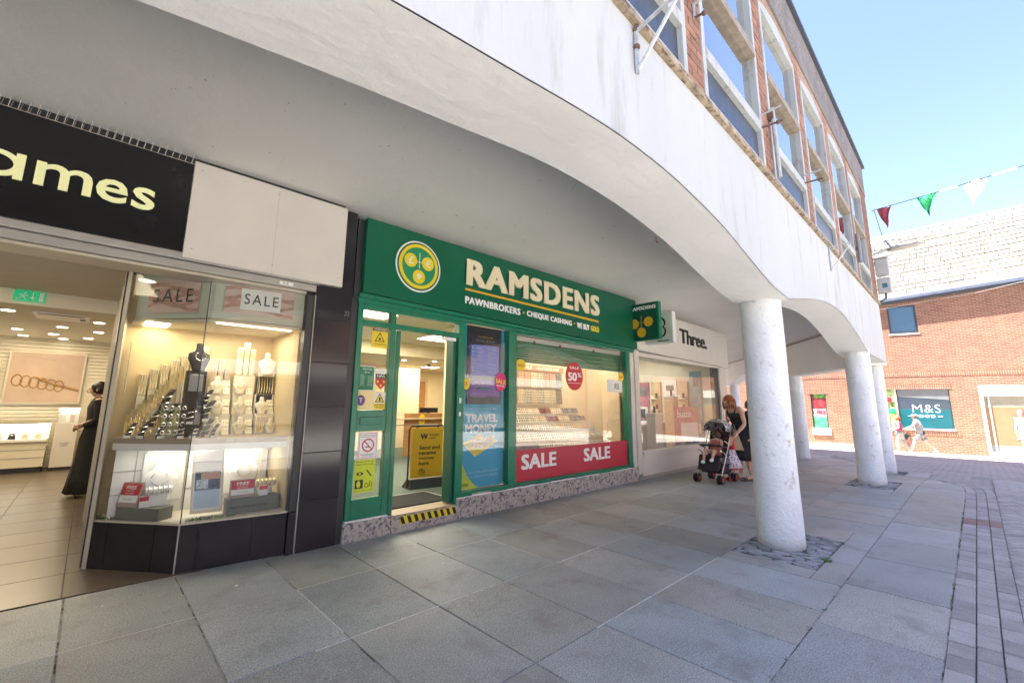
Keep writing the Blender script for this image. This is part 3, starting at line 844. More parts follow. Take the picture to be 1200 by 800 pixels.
# body of the upper storey, roof and an added unseen block that shades the street
mb = MB()
mb.prism([(-6.4, 1.7), (12.7, 1.7), (13.0, 1.75), (22.0, 8.4), (22.0, 9.5), (-6.4, 9.5)], 3.50, 3.62)
mb.prism([(-6.4, FY(0, .26)), (12.7, 1.66), (22.0, 8.4), (22.0, 9.5), (-6.4, 9.5)], 6.85, 7.0)
mb.hexa([EP(.02, .02, 3.40), EP(12, .02, 3.40), EP(12, .30, 3.40), EP(.02, .30, 3.40), EP(.02, .02, 7.04), EP(12, .02, 7.04), EP(12, .30, 7.04), EP(.02, .30, 7.04)])
mb.box(-6.6, -6.4, 1.2, 9.5, 0, 7.04)
mb.build('upper_floor_shell', M_PLASTER, arc)
mb = MB(); mb.box(-14, 18.6, 4.7, 16, 7.05, 19.2)
mb.build('added_shade_block', M_BRICKX, arc)

g = MB()
for i in range(22):
    for j in range(4): g.prism([(-14+i*1.7, -10.9+j*1.9), (-12.31+i*1.7, -10.9+j*1.9), (-12.31+i*1.7, -9.01+j*1.9), (-14+i*1.7, -9.01+j*1.9)], lambda p: zg(p[0])-.03, lambda p: zg(p[0])+.004)
structure('added_bounce_paving', g, mat('pale_paving', (0.50, 0.49, 0.46), 0.9, var=0.1, vscale=3))  # unseen pale paving, added to bounce sunlight up under the arcade

for i, (x, y, lab) in enumerate(((.95, 3.95, 'small white scrap of litter in front of the jewellery window'), (2.35, 3.30, 'white scrap of litter on the slabs below the pawnbroker step'), (1.95, 4.05, 'pale scrap of litter beside the joint near the black pier'))):
    m_ = MB(); m_.add([(x, y, .003), (x+.022, y+.006, .006), (x+.026, y+.02, .003), (x+.004, y+.022, .008), (x, y, .001), (x+.022, y+.006, .003), (x+.026, y+.02, .001), (x+.004, y+.022, .005)], [(0,1,2,3),(4,7,6,5),(0,4,5,1),(1,5,6,2),(2,6,7,3),(3,7,4,0)])
    tag(m_.build('litter_scrap', M_PAPER), lab, 'litter')
# ================================================================ SHOPS (facade plane y = 4.42)
YS = 4.42
# terrazzo riser material: pale ground with dark angular chips
M_TERR = bpy.data.materials.new('terrazzo'); M_TERR.use_nodes = True
nt = M_TERR.node_tree; bb = nt.nodes['Principled BSDF']; bb.inputs['Roughness'].default_value = 0.55
geo = nt.nodes.new('ShaderNodeNewGeometry')
v1 = nt.nodes.new('ShaderNodeTexVoronoi'); v1.inputs['Scale'].default_value = 34
nw = _noise(nt, geo.outputs['Position'], 9, 3)
va = nt.nodes.new('ShaderNodeVectorMath'); va.operation = 'MULTIPLY_ADD'; va.inputs[1].default_value = (.10, .10, .10)
nt.links.new(nw.outputs['Color'], va.inputs[0]); nt.links.new(geo.outputs['Position'], va.inputs[2]); nt.links.new(va.outputs[0], v1.inputs['Vector'])
cr_ = _ramp(nt, v1.outputs['Color'], [(0.0, (0.16, 0.15, 0.17)), (0.22, (0.30, 0.28, 0.28)), (0.34, (0.48, 0.45, 0.43)), (1.0, (0.56, 0.53, 0.50))])
cr_.color_ramp.interpolation = 'CONSTANT'
v2 = nt.nodes.new('ShaderNodeTexVoronoi'); v2.inputs['Scale'].default_value = 60; nt.links.new(geo.outputs['Position'], v2.inputs['Vector'])
c2 = _ramp(nt, v2.outputs['Color'], [(0.0, (0.5, 0.48, 0.5)), (0.4, (0.95, 0.93, 0.9)), (1.0, (1, 1, 1))])
nt.links.new(_mix(nt, 'MULTIPLY', 1.0, cr_.outputs[0], c2.outputs[0]), bb.inputs['Base Color'])

def fx(x0, x1, y, zl0, zl1, zr0, zr1, d):   # board with different heights at its two ends
    return [(x0, y, zl0), (x1, y, zr0), (x1, y+d, zr0), (x0, y+d, zl0), (x0, y, zl1), (x1, y, zr1), (x1, y+d, zr1), (x0, y+d, zl1)]

# ---------------- pawnbroker's shop
paw = thing('pawnbroker_shop', 'green pawnbroker shopfront with RAMSDENS sign, open door and jewellery window', 'shop', (4.6, YS, 0))
mb = MB(); mb.hexa(fx(1.95, 7.42, YS-.09, 2.505, 3.335, 2.40, 3.345, .30))
sb = mb.build('sign_board', M_SIGNG, paw, bevel=.004)
B('sign_end_cap', paw, M_DARKF, (1.88, 1.947, YS-.02, YS+.2, 2.45, 3.32))
mb = MB(); mb.hexa(fx(1.93, 7.36, YS-.06, 2.455, 2.50, 2.36, 2.395, .1)); mb.hexa(fx(1.93, 7.36, YS-.035, 2.40, 2.452, 2.33, 2.357, .08))
mb.build('sign_trim', M_GREEN, paw, bevel=.003)
# circular emblem
YF = YS-.093
em = MB().disc((2.60, YF, 2.925), .30, n=48, t=.004, rz=.305).build('emblem', M_WHITET, paw)
MB().disc((2.60, YF-.004, 2.925), .282, n=48, t=.003, rz=.287).build('emblem_green_ring', M_GREEND, em)
MB().disc((2.60, YF-.007, 2.925), .262, n=48, t=.003, rz=.267).build('emblem_gold_ring', M_YEL, em)
MB().disc((2.60, YF-.010, 2.925), .222, n=48, t=.003, rz=.227).build('emblem_centre', mat('emblem_green', (.02, .26, .12), .35), em)
for (dx, dz, ch) in ((-.115, .055, '£'), (.115, .055, '€'), (0, -.125, '❖')):
    MB().disc((2.60+dx, YF-.013, 2.925+dz), .082, n=28, t=.004).build('emblem_coin', M_YEL, em)
    if ch != '❖': lettering('emblem_symbol', ch, M_WHITET, em, (2.60+dx-.034, YF-.017, 2.925+dz-.045), .068, .09, off=.01)
    else: MB().add([(2.60+a, YF-.0185, 2.925+dz+b_) for a, b_ in ((-.04, .015), (-.02, .035), (.02, .035), (.04, .015), (0, -.04))], [(0, 1, 2, 3, 4)]).build('emblem_symbol', M_CREAMT, em)
B('emblem_stem', em, M_CREAMT, (2.596, 2.604, YF-.016, YF-.010, 2.90, 3.09), (2.55, 2.65, YF-.016, YF-.010, 2.972, 2.980))
M_CREAML2 = flat('pale_gold_letter', (.82, .72, .50), .35)
lettering('sign_name', 'RAMSDENS', M_CREAML2, sb, (3.29, YF, 2.845), 2.90, .352, depth=.02, off=.0, spacing=1.12, drop=.005, bold=.075)
mb = MB(); mb.hexa([(3.29, YF-.004, 2.778), (6.17, YF-.004, 2.742), (6.17, YF, 2.742), (3.29, YF, 2.778), (3.29, YF-.004, 2.805), (6.17, YF-.004, 2.775), (6.17, YF, 2.775), (3.29, YF, 2.805)])
mb.build('gold_rule', M_GOLD, sb)
lettering('sign_line', 'PAWNBROKERS', M_WHITET, sb, (3.29, YF, 2.605), .99, .095, off=0, bold=.075, spacing=1.12, drop=-.013)
lettering('sign_line', 'CHEQUE CASHING', M_WHITET, sb, (4.41, YF, 2.590), 1.03, .095, off=0, bold=.075, spacing=1.12, drop=-.013)
lettering('sign_line', 'WE BUY', M_WHITET, sb, (5.57, YF, 2.575), .34, .095, off=0, bold=.075, spacing=1.12, drop=-.004)
lettering('sign_line', 'GOLD', M_YEL, sb, (5.945, YF, 2.571), .235, .095, off=0, bold=.075, spacing=1.12, drop=-.003)
for x in (4.345, 5.505): MB().disc((x, YF, 2.64), .014, n=10, t=.003).build('sign_dot', M_YEL, sb)

# stall riser blocks and step
rs = [1.93, 2.45, 3.29, 4.02, 4.72, 5.45, 6.20, 6.85, 7.42]
for i in range(len(rs)-1):
    h = .185 if i == 0 else (.075 if i == 1 else .235)
    B('riser_block', paw, M_TERR, (rs[i]+.002, rs[i+1]-.002, YS-.03+.002*(i % 2), YS+.28, -.02, h), bevel=.003)
st = B('door_step', paw, M_TERR, (2.452, 3.288, YS-.028, YS+.20, .077, .165))
mb = MB()
hz = MB(); hz.box(2.55, 3.288, YS-.034, YS-.0285, .077, .155); hz.build('hazard_strip', M_YEL, st)
for i in range(9):
    a = 2.575+i*.085
    MB().add([(a, YS-.0365, .079), (a+.042, YS-.0365, .079), (a+.012, YS-.0365, .153), (a-.03, YS-.0365, .153)], [(0, 1, 2, 3)]).build('hazard_stripe', M_BLACK, st)
B('threshold', paw, mat('brass_threshold', (.40, .30, .20), .5, var=.2), (2.48, 3.27, YS-.02, YS+.22, .166, .176))
# white filler showing under the frame
B('white_filler', paw, M_WHITET, (1.95, 2.40, YS-.030, YS+.02, .186, .200), (3.30, 7.25, YS-.034, YS+.02, .236, .252))
mb = MB(); srn = random.Random(4)
x = 3.30
while x < 7.24:
    l = srn.uniform(.05, .35); x1 = min(x+l, 7.24)
    if srn.random() < .62: mb.box(x, x1, YS-.037, YS-.02, .2525-srn.uniform(.0, .012), .268)
    x = x1
mb.build('flaking_sill_paint', M_GREEN, paw)
B('window_sill', paw, M_GREEN, (3.28, 7.26, YS-.03, YS+.06, .2685, .300), bevel=.004)
# frame posts
for nm, a, b_, z0, z1, yo in (('frame_post', 1.945, 2.005, .201, 2.40, 0), ('frame_post', 3.27, 3.375, .10, 2.38, 0), ('frame_post', 4.135, 4.285, .30, 2.375, -.004), ('frame_post', 7.12, 7.20, .30, 2.34, 0)):
    B(nm, paw, M_GREEN, (a, b_, YS-.02+yo, YS+.09, z0, z1), bevel=.006)
B('end_post', paw, M_GREEN, (7.20, 7.30, YS+.02, YS+.14, .24, 2.34), bevel=.005)
B('grey_pilaster', paw, M_CREAMP, (7.305, 7.43, YS+.01, YS+.2, 0, 2.36), bevel=.004)
B('transom_rail', paw, M_GREEN, (2.008, 3.268, YS-.018, YS+.07, 2.165, 2.225), bevel=.004)
B('top_rail', paw, M_GREEN, (2.008, 3.268, YS-.016, YS+.07, 2.345, 2.40), bevel=.004)
B('transom_post', paw, M_GREEN, (2.335, 2.395, YS-.014, YS+.07, .201, 2.40), bevel=.004)
for x0, x1 in ((2.008, 2.333), (2.397, 3.268)): B('transom_pane', paw, M_GLASSD, (x0, x1, YS+.022, YS+.028, 2.226, 2.344))
# fixed half of the door
B('kick_rail', paw, M_GREEN, (2.008, 2.333, YS-.012, YS+.05, .201, .395), bevel=.005)
lr = B('lock_rail', paw, M_GREEN, (2.008, 2.333, YS-.012, YS+.05, 1.06, 1.275), bevel=.005)
B('letterbox', lr, M_GREEN, (2.045, 2.30, YS-.020, YS-.011, 1.125, 1.205), bevel=.003)
B('letterbox_shadow_gap', lr, M_DARKF, (2.040, 2.305, YS-.0135, YS-.0118, 1.205, 1.210), (2.036, 2.0445, YS-.0135, YS-.0118, 1.125, 1.205))
B('side_pane', paw, M_GLASSD, (2.008, 2.333, YS+.018, YS+.024, 1.277, 2.163), )
B('side_pane', paw, M_GLASSD, (2.008, 2.333, YS+.018, YS+.024, .397, 1.058), )
# open door leaf folded back on the left, and the leaf edge on the right
dl_ = B('door_leaf_edge', paw, M_GREEN, (2.425, 2.475, YS+.01, YS+.075, .18, 2.155), bevel=.006)
B('open_door_leaf', paw, M_GREEND, (3.215, 3.262, YS+.02, YS+.17, .19, 2.15), bevel=.004)
B('door_plate', paw, M_WHITET, (3.30, 3.33, YS-.024, YS-.0205, 1.355, 1.42), (3.30, 3.33, YS-.024, YS-.0205, 1.20, 1.25))
B('door_closer', paw, M_WHITE, (3.05, 3.24, YS-.0, YS+.05, 2.12, 2.16), bevel=.004)
# window panes
B('shop_pane', paw, M_GLASS, (3.378, 4.132, YS+.016, YS+.024, .302, 2.374))
B('shop_pane', paw, M_GLASS, (4.288, 7.117, YS+.016, YS+.024, .302, 2.34))
B('window_head', paw, M_GREEN, (4.288, 7.118, YS-.012, YS+.07, 2.338, 2.362))

# roller shutter behind the big pane: slat by slat
shu = B('shutter_box', paw, M_CREAMP, (4.29, 7.11, YS+.10, YS+.26, 2.265, 2.335))
for i in range(9):
    z = 1.955+i*.035
    B('shutter_slat', shu, M_GREEN, (4.30, 7.10, YS+.10+.006*(i % 2), YS+.12, z, z+.032), bevel=.004)
for x in (4.75, 5.35, 6.25): B('shutter_bracket', shu, M_RUST, (x, x+.03, YS+.085, YS+.10, 2.24, 2.29))

# window interior
wi = B('display_floor', paw, M_IVORY, (4.29, 7.10, YS+.06, 5.32, .60, .64))
M_DISPB = mat('display_back', (0.74, 0.62, 0.46), .7, var=.03)
B('display_back', paw, M_DISPB, (4.29, 7.10, 5.32, 5.36, .3, 2.6))
B('display_side', paw, M_DISPB, (7.115, 7.15, YS+.15, 5.36, .3, 2.6))
B('partition', paw, M_CREAMW, (4.20, 4.27, YS+.12, 6.04, .17, 2.6))
B('skirting', paw, M_WOOD, (4.185, 4.20, YS+.12, 6.04, .17, .27), (4.19, 4.28, 6.04, 6.055, .17, .27))
B('display_ceiling', paw, M_IVORY, (4.29, 7.10, YS+.26, 5.32, 2.33, 2.36))
B('cabinet_front', paw, M_RED, (4.29, 7.10, YS+.30, YS+.32, .3, .60))
# red sale band stuck on the glass
YD = YS+.0155
M_REDB = mat('red_window_vinyl', (0.50, 0.022, 0.05), 0.35, var=.05)
band = B('red_sale_band', paw, M_REDB, (4.292, 7.112, YD-.0012, YD-.0002, .303, .725))
lettering('sale_word', 'SALE', M_WHITET, band, (4.42, YD-.0012, .455), .74, .205, off=0, bold=.07, depth=.0018, spacing=1.06)
lettering('sale_word', 'SALE', M_WHITET, band, (5.83, YD-.0012, .455), .74, .205, off=0, bold=.07, depth=.0018, spacing=1.06)
tag(band, None)

def sticker_disc(name, label, x, z, rx, rz, m, group=None):
    t = MB().disc((x, YD-.002, z), rx, n=32, t=.0012, rz=rz).build(name, m)
    tag(t, label, 'sticker', group); return t
s = sticker_disc('sale_sticker', 'red oval SALE 50% sticker in the middle of the pawnbroker window', 5.62, 1.80, .225, .225, M_RED)
lettering('sticker_word', 'SALE', M_WHITET, s, (5.50, YD-.0034, 1.915), .24, .045, off=.02, depth=.001)
lettering('sticker_word', '50', M_WHITET, s, (5.455, YD-.0034, 1.725), .23, .135, off=0, bold=.07, depth=.0014)
lettering('sticker_word', '%', M_WHITET, s, (5.70, YD-.0034, 1.79), .10, .07, off=.02, depth=.001)
B('sticker_rule', s, M_WHITET, (5.46, 5.78, YD-.0045, YD-.0034, 1.688, 1.694))
s = sticker_disc('yellow_sticker', 'round yellow sticker at the upper left of the pawnbroker window', 4.40, 1.90, .10, .085, M_YEL)
lettering('sticker_word', 'SALE', M_RED, s, (4.34, YD-.0034, 1.875), .12, .045, off=.02, depth=.001)
s = sticker_disc('yellow_sticker', 'round yellow sticker at the upper right of the pawnbroker window', 6.98, 1.855, .085, .085, M_YEL)
lettering('sticker_word', 'SALE', M_RED, s, (6.92, YD-.0034, 1.835), .12, .04, off=.02, depth=.001)
s = sticker_disc('sale_sticker', 'magenta round SALE sticker on the travel money window', 4.015, 1.645, .105, .125, mat('magenta_print', (.62, .01, .16), .4))
lettering('sticker_word', 'SALE', M_YEL, s, (3.925, YD-.0034, 1.63), .18, .06, off=.03, depth=.001, drop=-.02)
lettering('sticker_word', 'NOW ON', M_WHITET, s, (3.94, YD-.0034, 1.585), .14, .026, off=.02, depth=.001, drop=-.01)
s = sticker_disc('yellow_sticker', 'round yellow sticker on the left of the travel money window', 3.425, 1.60, .06, .075, M_YEL)
lettering('sticker_word', '2', M_RED, s, (3.40, YD-.0034, 1.575), .045, .05, off=.02, depth=.001)
t = B('sign_reflection_card', None, M_PAPER, (6.53, 7.01, YD-.003, YD-.0015, 1.575, 1.79)); tag(t, 'white card imitating a reflected sign at the right of the pawnbroker window', 'notice')  # card and mirrored letters paint in a reflection of the opposite sign
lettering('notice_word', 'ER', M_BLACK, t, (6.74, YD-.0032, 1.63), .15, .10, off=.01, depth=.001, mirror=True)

# travel money display behind the narrow pane
tm = thing('travel_money_display', 'blue TRAVEL MONEY display with dark rate screen in the narrow window', 'display', (3.76, YS+.05, .30))
YT = YS+.075
B('backing_panel', tm, M_CYAN, (3.39, 4.125, YT, YT+.03, .305, 2.37))
sc = B('screen_housing', tm, M_SCREEN, (3.47, 4.05, YT-.03, YT-.001, 1.345, 2.365), bevel=.004)
B('screen_upper', sc, mat('blue_screen', (.05, .075, .20), .2, var=.15, emit=(.10, .15, .42), estr=.06), (3.515, 4.00, YT-.034, YT-.0305, 1.72, 2.12))
B('screen_lower', sc, mat('purple_screen', (.06, .02, .11), .2, var=.1, emit=(.13, .03, .25), estr=.05), (3.52, 4.02, YT-.034, YT-.0305, 1.44, 1.66))
lettering('screen_word', 'TRAVEL MONEY', M_GREYT, sc, (3.585, YT-.031, 2.16), .35, .035, off=.01, depth=.002)
lettering('screen_word', 'COMMISSION FREE', M_GOLD, sc, (3.63, YT-.031, 2.22), .26, .02, depth=.002)
for i in range(7):
    B('rate_row', sc, mat('row_print', (.35, .4, .55), .4, var=0), (3.53, 3.56, YT-.0365, YT-.0345, 1.76+i*.05, 1.785+i*.05), (3.58, 3.70, YT-.0365, YT-.0345, 1.766+i*.05, 1.776+i*.05), (3.80, 3.95, YT-.0365, YT-.0345, 1.768+i*.05, 1.776+i*.05))
lettering('screen_word', 'offers', M_GREYT, sc, (3.54, YT-.035, 1.60), .20, .035, off=.01, depth=.002)
B('screen_bar', sc, mat('teal_print', (.03, .14, .17), .4), (3.62, 3.83, YT-.037, YT-.0345, 1.53, 1.565))
B('screen_bar', sc, M_GREYT, (3.56, 3.98, YT-.037, YT-.0345, 1.475, 1.485))
lettering('panel_words', 'commission free', mat('pale_blue_print', (.35, .6, .75), .4, var=0), tm, (3.50, YT, 1.275), .50, .035, depth=.003)
lettering('panel_words', 'TRAVEL', M_WHITET, tm, (3.475, YT, 1.115), .55, .105, off=0, bold=.07, depth=.003, drop=-.003)
lettering('panel_words', 'MONEY', M_WHITET, tm, (3.475, YT, .985), .53, .105, off=0, bold=.07, depth=.003, drop=-.003)
mb = MB(); mb.add([(3.44, YT-.004, .86), (3.70, YT-.004, .955), (4.03, YT-.004, .87), (3.64, YT-.004, .68)], [(0, 1, 2, 3)]); mb.build('yellow_tray_print', M_YEL, tm)
M_NOTE = mat('banknote_print', (.62, .46, .33), .6, var=.35, vscale=30)
nr = random.Random(2)
for i in range(8):
    a = nr.uniform(-.15, .35); x0 = 3.56+nr.uniform(-.05, .12); z0 = .78+i*.013
    m_ = MB(); ca, sa = math.cos(a), math.sin(a)*.5
    m_.add([(x0, YT-.006-.001*i, z0), (x0+.28*ca, YT-.006-.001*i, z0+.28*sa), (x0+.28*ca+.02, YT-.006-.001*i, z0+.28*sa+.05), (x0+.02, YT-.006-.001*i, z0+.05)], [(0, 1, 2, 3)])
    m_.build('banknote', M_NOTE, tm)
M_PBL = MATS['pale_blue_print']
lettering('panel_words', 'Order click and collect', M_PBL, tm, (3.47, YT, .485), .56, .03, depth=.003)
lettering('panel_words', 'Ask in branch for details', M_PBL, tm, (3.47, YT, .43), .56, .03, depth=.003)
mb = MB(); mb.add([(3.392, YT-.003, .306), (3.70, YT-.003, .306), (3.62, YT-.003, .36), (3.52, YT-.003, .46), (3.45, YT-.003, .60), (3.392, YT-.003, .70)], [(0, 1, 2, 3, 4, 5)]); mb.build('lime_corner_print', M_LIME, tm)
lettering('panel_words', 'OFFER', M_BLACK, tm, (3.41, YT-.003, .335), .14, .04, off=.01, depth=.002)

# ---- notices on the fixed half of the door
YP = YS+.0165
def notice(name, label, x0, x1, z0, z1, m):
    o = B(name, None, m, (x0, x1, YP-.002, YP-.0006, z0, z1)); return tag(o, label, 'notice')
def nword(t, s, x0, x1, z0, h, m=None, off=.01): lettering('notice_word', s, m or M_BLACK, t, (x0, YP-.0022, z0), x1-x0, h, off=off, depth=.0008)
def tri(t, cx_, cz_, r, m, name='warning_triangle', k=1.0, y=0.0):
    MB().add([(cx_-r, YP-.003-y, cz_-r*.75), (cx_+r, YP-.003-y, cz_-r*.75), (cx_, YP-.003-y, cz_+r)], [(0, 1, 2)]).build(name, m, t)
n1 = notice('attention_notice', 'yellow ATTENTION notice with a hand triangle at the top of the door', 2.13, 2.315, 1.945, 2.16, M_YEL)
B('notice_bar', n1, M_BLACK, (2.135, 2.31, YP-.0026, YP-.0021, 2.125, 2.155)); lettering('notice_word', 'ATTENTION', M_WHITET, n1, (2.15, YP-.0027, 2.131), .145, .018, off=.02, depth=.0006)
tri(n1, 2.22, 2.055, .06, M_BLACK); tri(n1, 2.22, 2.052, .044, M_YEL, 'warning_field', y=.0008); B('hand_mark', n1, M_BLACK, (2.205, 2.235, YP-.0045, YP-.0039, 2.03, 2.05))
nword(n1, 'CCTV IN OPERATION', 2.15, 2.30, 1.975, .014)
n2 = notice('opening_hours_poster', 'green opening hours poster in a pale frame on the door glass', 2.012, 2.185, 1.475, 1.735, M_WHITET)
B('poster_field', n2, mat('poster_green', (.03, .22, .11), .5, var=.4, vscale=12), (2.018, 2.179, YP-.0028, YP-.0021, 1.483, 1.728))
lettering('notice_word', 'Opening', M_WHITET, n2, (2.05, YP-.003, 1.69), .10, .024, off=.01, depth=.0006); lettering('notice_word', 'times', M_WHITET, n2, (2.07, YP-.003, 1.662), .06, .018, off=.01, depth=.0006)
for i, d_ in enumerate(('Monday', 'Tuesday', 'Wednesday', 'Thursday', 'Friday', 'Saturday')):
    lettering('notice_word', d_, M_WHITET, n2, (2.028, YP-.003, 1.628-i*.019), .045, .011, off=.01, depth=.0006)
    lettering('notice_word', '9.00 - 5.00', M_WHITET, n2, (2.11, YP-.003, 1.622-i*.019), .055, .010, off=.01, depth=.0006)
n3 = notice('association_shield', 'NPA shield sticker with three gold coins, red and black', 2.20, 2.325, 1.61, 1.66, M_BLACK)
lettering('notice_word', 'NPA', M_WHITET, n3, (2.215, YP-.0022, 1.622), .095, .028, off=.01, depth=.0008)
MB().add([(2.20, YP-.002, 1.609), (2.325, YP-.002, 1.609), (2.325, YP-.002, 1.555), (2.2625, YP-.002, 1.49), (2.20, YP-.002, 1.555)], [(0, 1, 2, 3, 4)]).build('shield', M_RED, n3)
for dx, dz in ((-.035, .0), (.035, 0), (0, -.04)): MB().disc((2.2625+dx, YP-.0028, 1.578+dz), .014, n=12, t=.0006).build('coin', M_YEL, n3)
B('shield_top', n3, M_PAPER, (2.20, 2.325, YP-.002, YP-.001, 1.665, 1.71))
n4 = notice('caution_notice', 'yellow and white CAUTION triangle notice low on the upper door glass', 2.195, 2.325, 1.285, 1.465, M_YEL)
B('notice_field', n4, M_PAPER, (2.198, 2.322, YP-.0028, YP-.0021, 1.345, 1.462)); tri(n4, 2.26, 1.398, .055, M_BLACK, y=.0006); tri(n4, 2.26, 1.396, .043, M_YEL, 'warning_field', y=.0012)
B('figure_mark', n4, M_BLACK, (2.252, 2.27, YP-.005, YP-.0045, 1.37, 1.41))
nword(n4, 'CAUTION', 2.21, 2.31, 1.322, .015); nword(n4, 'WET FLOOR', 2.215, 2.305, 1.297, .013)
n5 = MB().disc((2.05, YP-.001, 1.375), .047, n=24, t=.001, rz=.055).build('round_badge', mat('purple_print', (.10, .04, .22), .4)); tag(n5, 'small round purple scales badge on the door glass', 'sticker')
lettering('badge_mark', 'T', M_CREAMT, n5, (2.03, YP-.0022, 1.35), .04, .05, off=.0, depth=.0006)
n6 = notice('no_smoking_notice', 'white no smoking notice with red ring on the lower door glass', 2.055, 2.265, .775, 1.045, M_WHITET)
B('notice_border', n6, M_RED, (2.063, 2.257, YP-.0026, YP-.0021, 1.034, 1.038), (2.063, 2.257, YP-.0026, YP-.0021, .783, .787), (2.063, 2.067, YP-.0026, YP-.0021, .787, 1.034), (2.253, 2.257, YP-.0026, YP-.0021, .787, 1.034))
MB().disc((2.16, YP-.0022, .915), .068, n=28, t=.0006).build('prohibition_ring', M_RED, n6); MB().disc((2.16, YP-.003, .915), .054, n=28, t=.0006).build('prohibition_field', M_WHITET, n6)
mb = MB(); mb.obox((2.16, YP-.0042, .915), (.12, .0006, .012), Matrix.Rotation(R(45), 3, 'Y')); mb.build('prohibition_bar', M_RED, n6)
B('cigarette_mark', n6, M_BLACK, (2.13, 2.18, YP-.0040, YP-.0036, .893, .903))
nword(n6, 'It is against the law to', 2.075, 2.245, 1.012, .012); nword(n6, 'smoke in these premises', 2.075, 2.245, .995, .012); nword(n6, 'NO SMOKING', 2.085, 2.235, .815, .013); nword(n6, 'thank you', 2.10, 2.22, .797, .010)
n7 = notice('accessibility_notice', 'bright yellow notice with eye, ear and wheelchair symbols low on the door', 2.03, 2.255, .45, .772, M_LIME)
nword(n7, 'Please ask if you', 2.045, 2.235, .742, .018); nword(n7, 'need any help', 2.045, 2.235, .715, .018)
MB().disc((2.09, YP-.0022, .635), .036, n=16, t=.0006, rz=.018).build('eye_symbol', M_BLACK, n7); MB().disc((2.09, YP-.003, .635), .012, n=10, t=.0006).build('eye_pupil', M_LIME, n7)
mb = MB(); mb.obox((2.19, YP-.0026, .635), (.012, .0006, .085), Matrix.Rotation(R(-40), 3, 'Y')); mb.build('ear_symbol', M_BLACK, n7)
B('door_symbol', n7, M_BLACK, (2.045, 2.13, YP-.0028, YP-.0022, .49, .575)); MB().disc((2.082, YP-.0031, .532), .022, n=14, t=.0006, rz=.034).build('face_symbol', M_LIME, n7)
MB().disc((2.17, YP-.0022, .515), .022, n=14, t=.0006).build('wheel_symbol', M_BLACK, n7); MB().disc((2.17, YP-.003, .515), .015, n=14, t=.0006).build('wheel_field', M_LIME, n7)
B('person_symbol', n7, M_BLACK, (2.20, 2.207, YP-.0028, YP-.0022, .50, .56), (2.222, 2.229, YP-.0028, YP-.0022, .49, .55))
nword(n7, 'we are here to help', 2.05, 2.235, .463, .010)

# ---- projecting blade signs
bs = thing('projecting_sign', 'green square RAMSDENS sign with three gold coins projecting from the wall', 'sign', (7.3, 4.1, 2.53))
B('sign_box', bs, M_GREEN, (7.30, 7.40, 3.80, 4.40, 2.53, 3.235), bevel=.006)
B('sign_face', bs, mat('dark_green_face', (.006, .085, .055), .35, var=.05), (7.296, 7.299, 3.83, 4.395, 2.545, 3.22))
lettering('sign_word', 'RAMSDENS', M_WHITET, bs, (7.2955, 4.38, 3.11), .53, .07, xdir=(0, -1, 0), depth=.003, off=0, bold=.08, spacing=1.08)
for y, z in ((4.30, 2.855), (4.01, 2.875), (4.155, 2.685)): MB().disc((7.2955, y, z), .092, axis='x', n=28, t=.003).build('gold_coin', M_GOLD, bs)
B('coin_stem', bs, M_GOLD, (7.291, 7.2955, 4.15, 4.16, 2.76, 3.0), (7.291, 7.2955, 4.09, 4.22, 2.868, 2.876))
b3 = thing('projecting_sign', 'white box sign with a black outlined 3 behind the green blade sign', 'sign', (7.8, 4.1, 2.5))
B('sign_box', b3, M_WHITE, (7.78, 7.91, 3.78, 4.38, 2.52, 3.12), bevel=.006)
B('sign_face', b3, mat('pale_green_face', (.60, .66, .60), .4), (7.776, 7.779, 3.80, 4.375, 2.535, 3.105))
lettering('numeral_outline', '3', M_BLACK, b3, (7.7755, 4.24, 2.60), .33, .44, xdir=(0, -1, 0), depth=.002, off=.045)
lettering('numeral', '3', MATS['pale_green_face'], b3, (7.7735, 4.205, 2.635), .26, .37, xdir=(0, -1, 0), depth=.002, off=.02)
B('sign_word', b3, M_BLACK, (7.774, 7.7755, 3.87, 4.10, 2.555, 2.575))

# ---------------- phone shop
ph = thing('phone_shop', 'cream phone shop front with black Three. lettering and one long window', 'shop', (9.7, YS, 0))
mb = MB(); mb.hexa(fx(7.435, 11.95, YS-.07, 2.43, 3.225, 2.355, 3.225, .3)); fb = mb.build('fascia_board', M_CREAMP, ph, bevel=.008)
mb = MB(); mb.hexa(fx(7.435, 11.96, YS-.085, 2.39, 2.428, 2.315, 2.353, .3)); mb.build('fascia_lip', M_CREAMP, ph, bevel=.004)
lettering('sign_name', 'Three.', M_BLACK, fb, (9.25, YS-.071, 2.71), 1.40, .325, off=0, bold=.05, depth=.012, drop=-.02, spacing=.96)
B('frame_post', ph, M_CREAMP, (7.44, 7.585, YS-.012, YS+.12, 0.10, 2.39), bevel=.006)
B('frame_post', ph, M_CREAMP, (11.45, 11.90, YS-.012, YS+.12, -.05, 2.318), bevel=.006)
B('dark_reveal', ph, M_DARKF, (11.20, 11.45, YS+.03, YS+.12, .50, 2.318))
B('window_sill', ph, M_CREAMP, (7.588, 11.448, YS-.045, YS+.10, .415, .50), bevel=.006)
B('stall_riser', ph, M_CREAMP, (7.588, 11.448, YS-.012, YS+.10, -.06, .410), bevel=.004)
B('plinth', ph, M_ALU, (7.44, 11.9, YS-.03, YS-.013, -.06, .06))
B('window_head', ph, M_CREAMP, (7.588, 11.448, YS, YS+.10, 2.285, 2.36))
B('shop_pane', ph, M_GLASS, (7.588, 11.198, YS+.03, YS+.036, .50, 2.285))
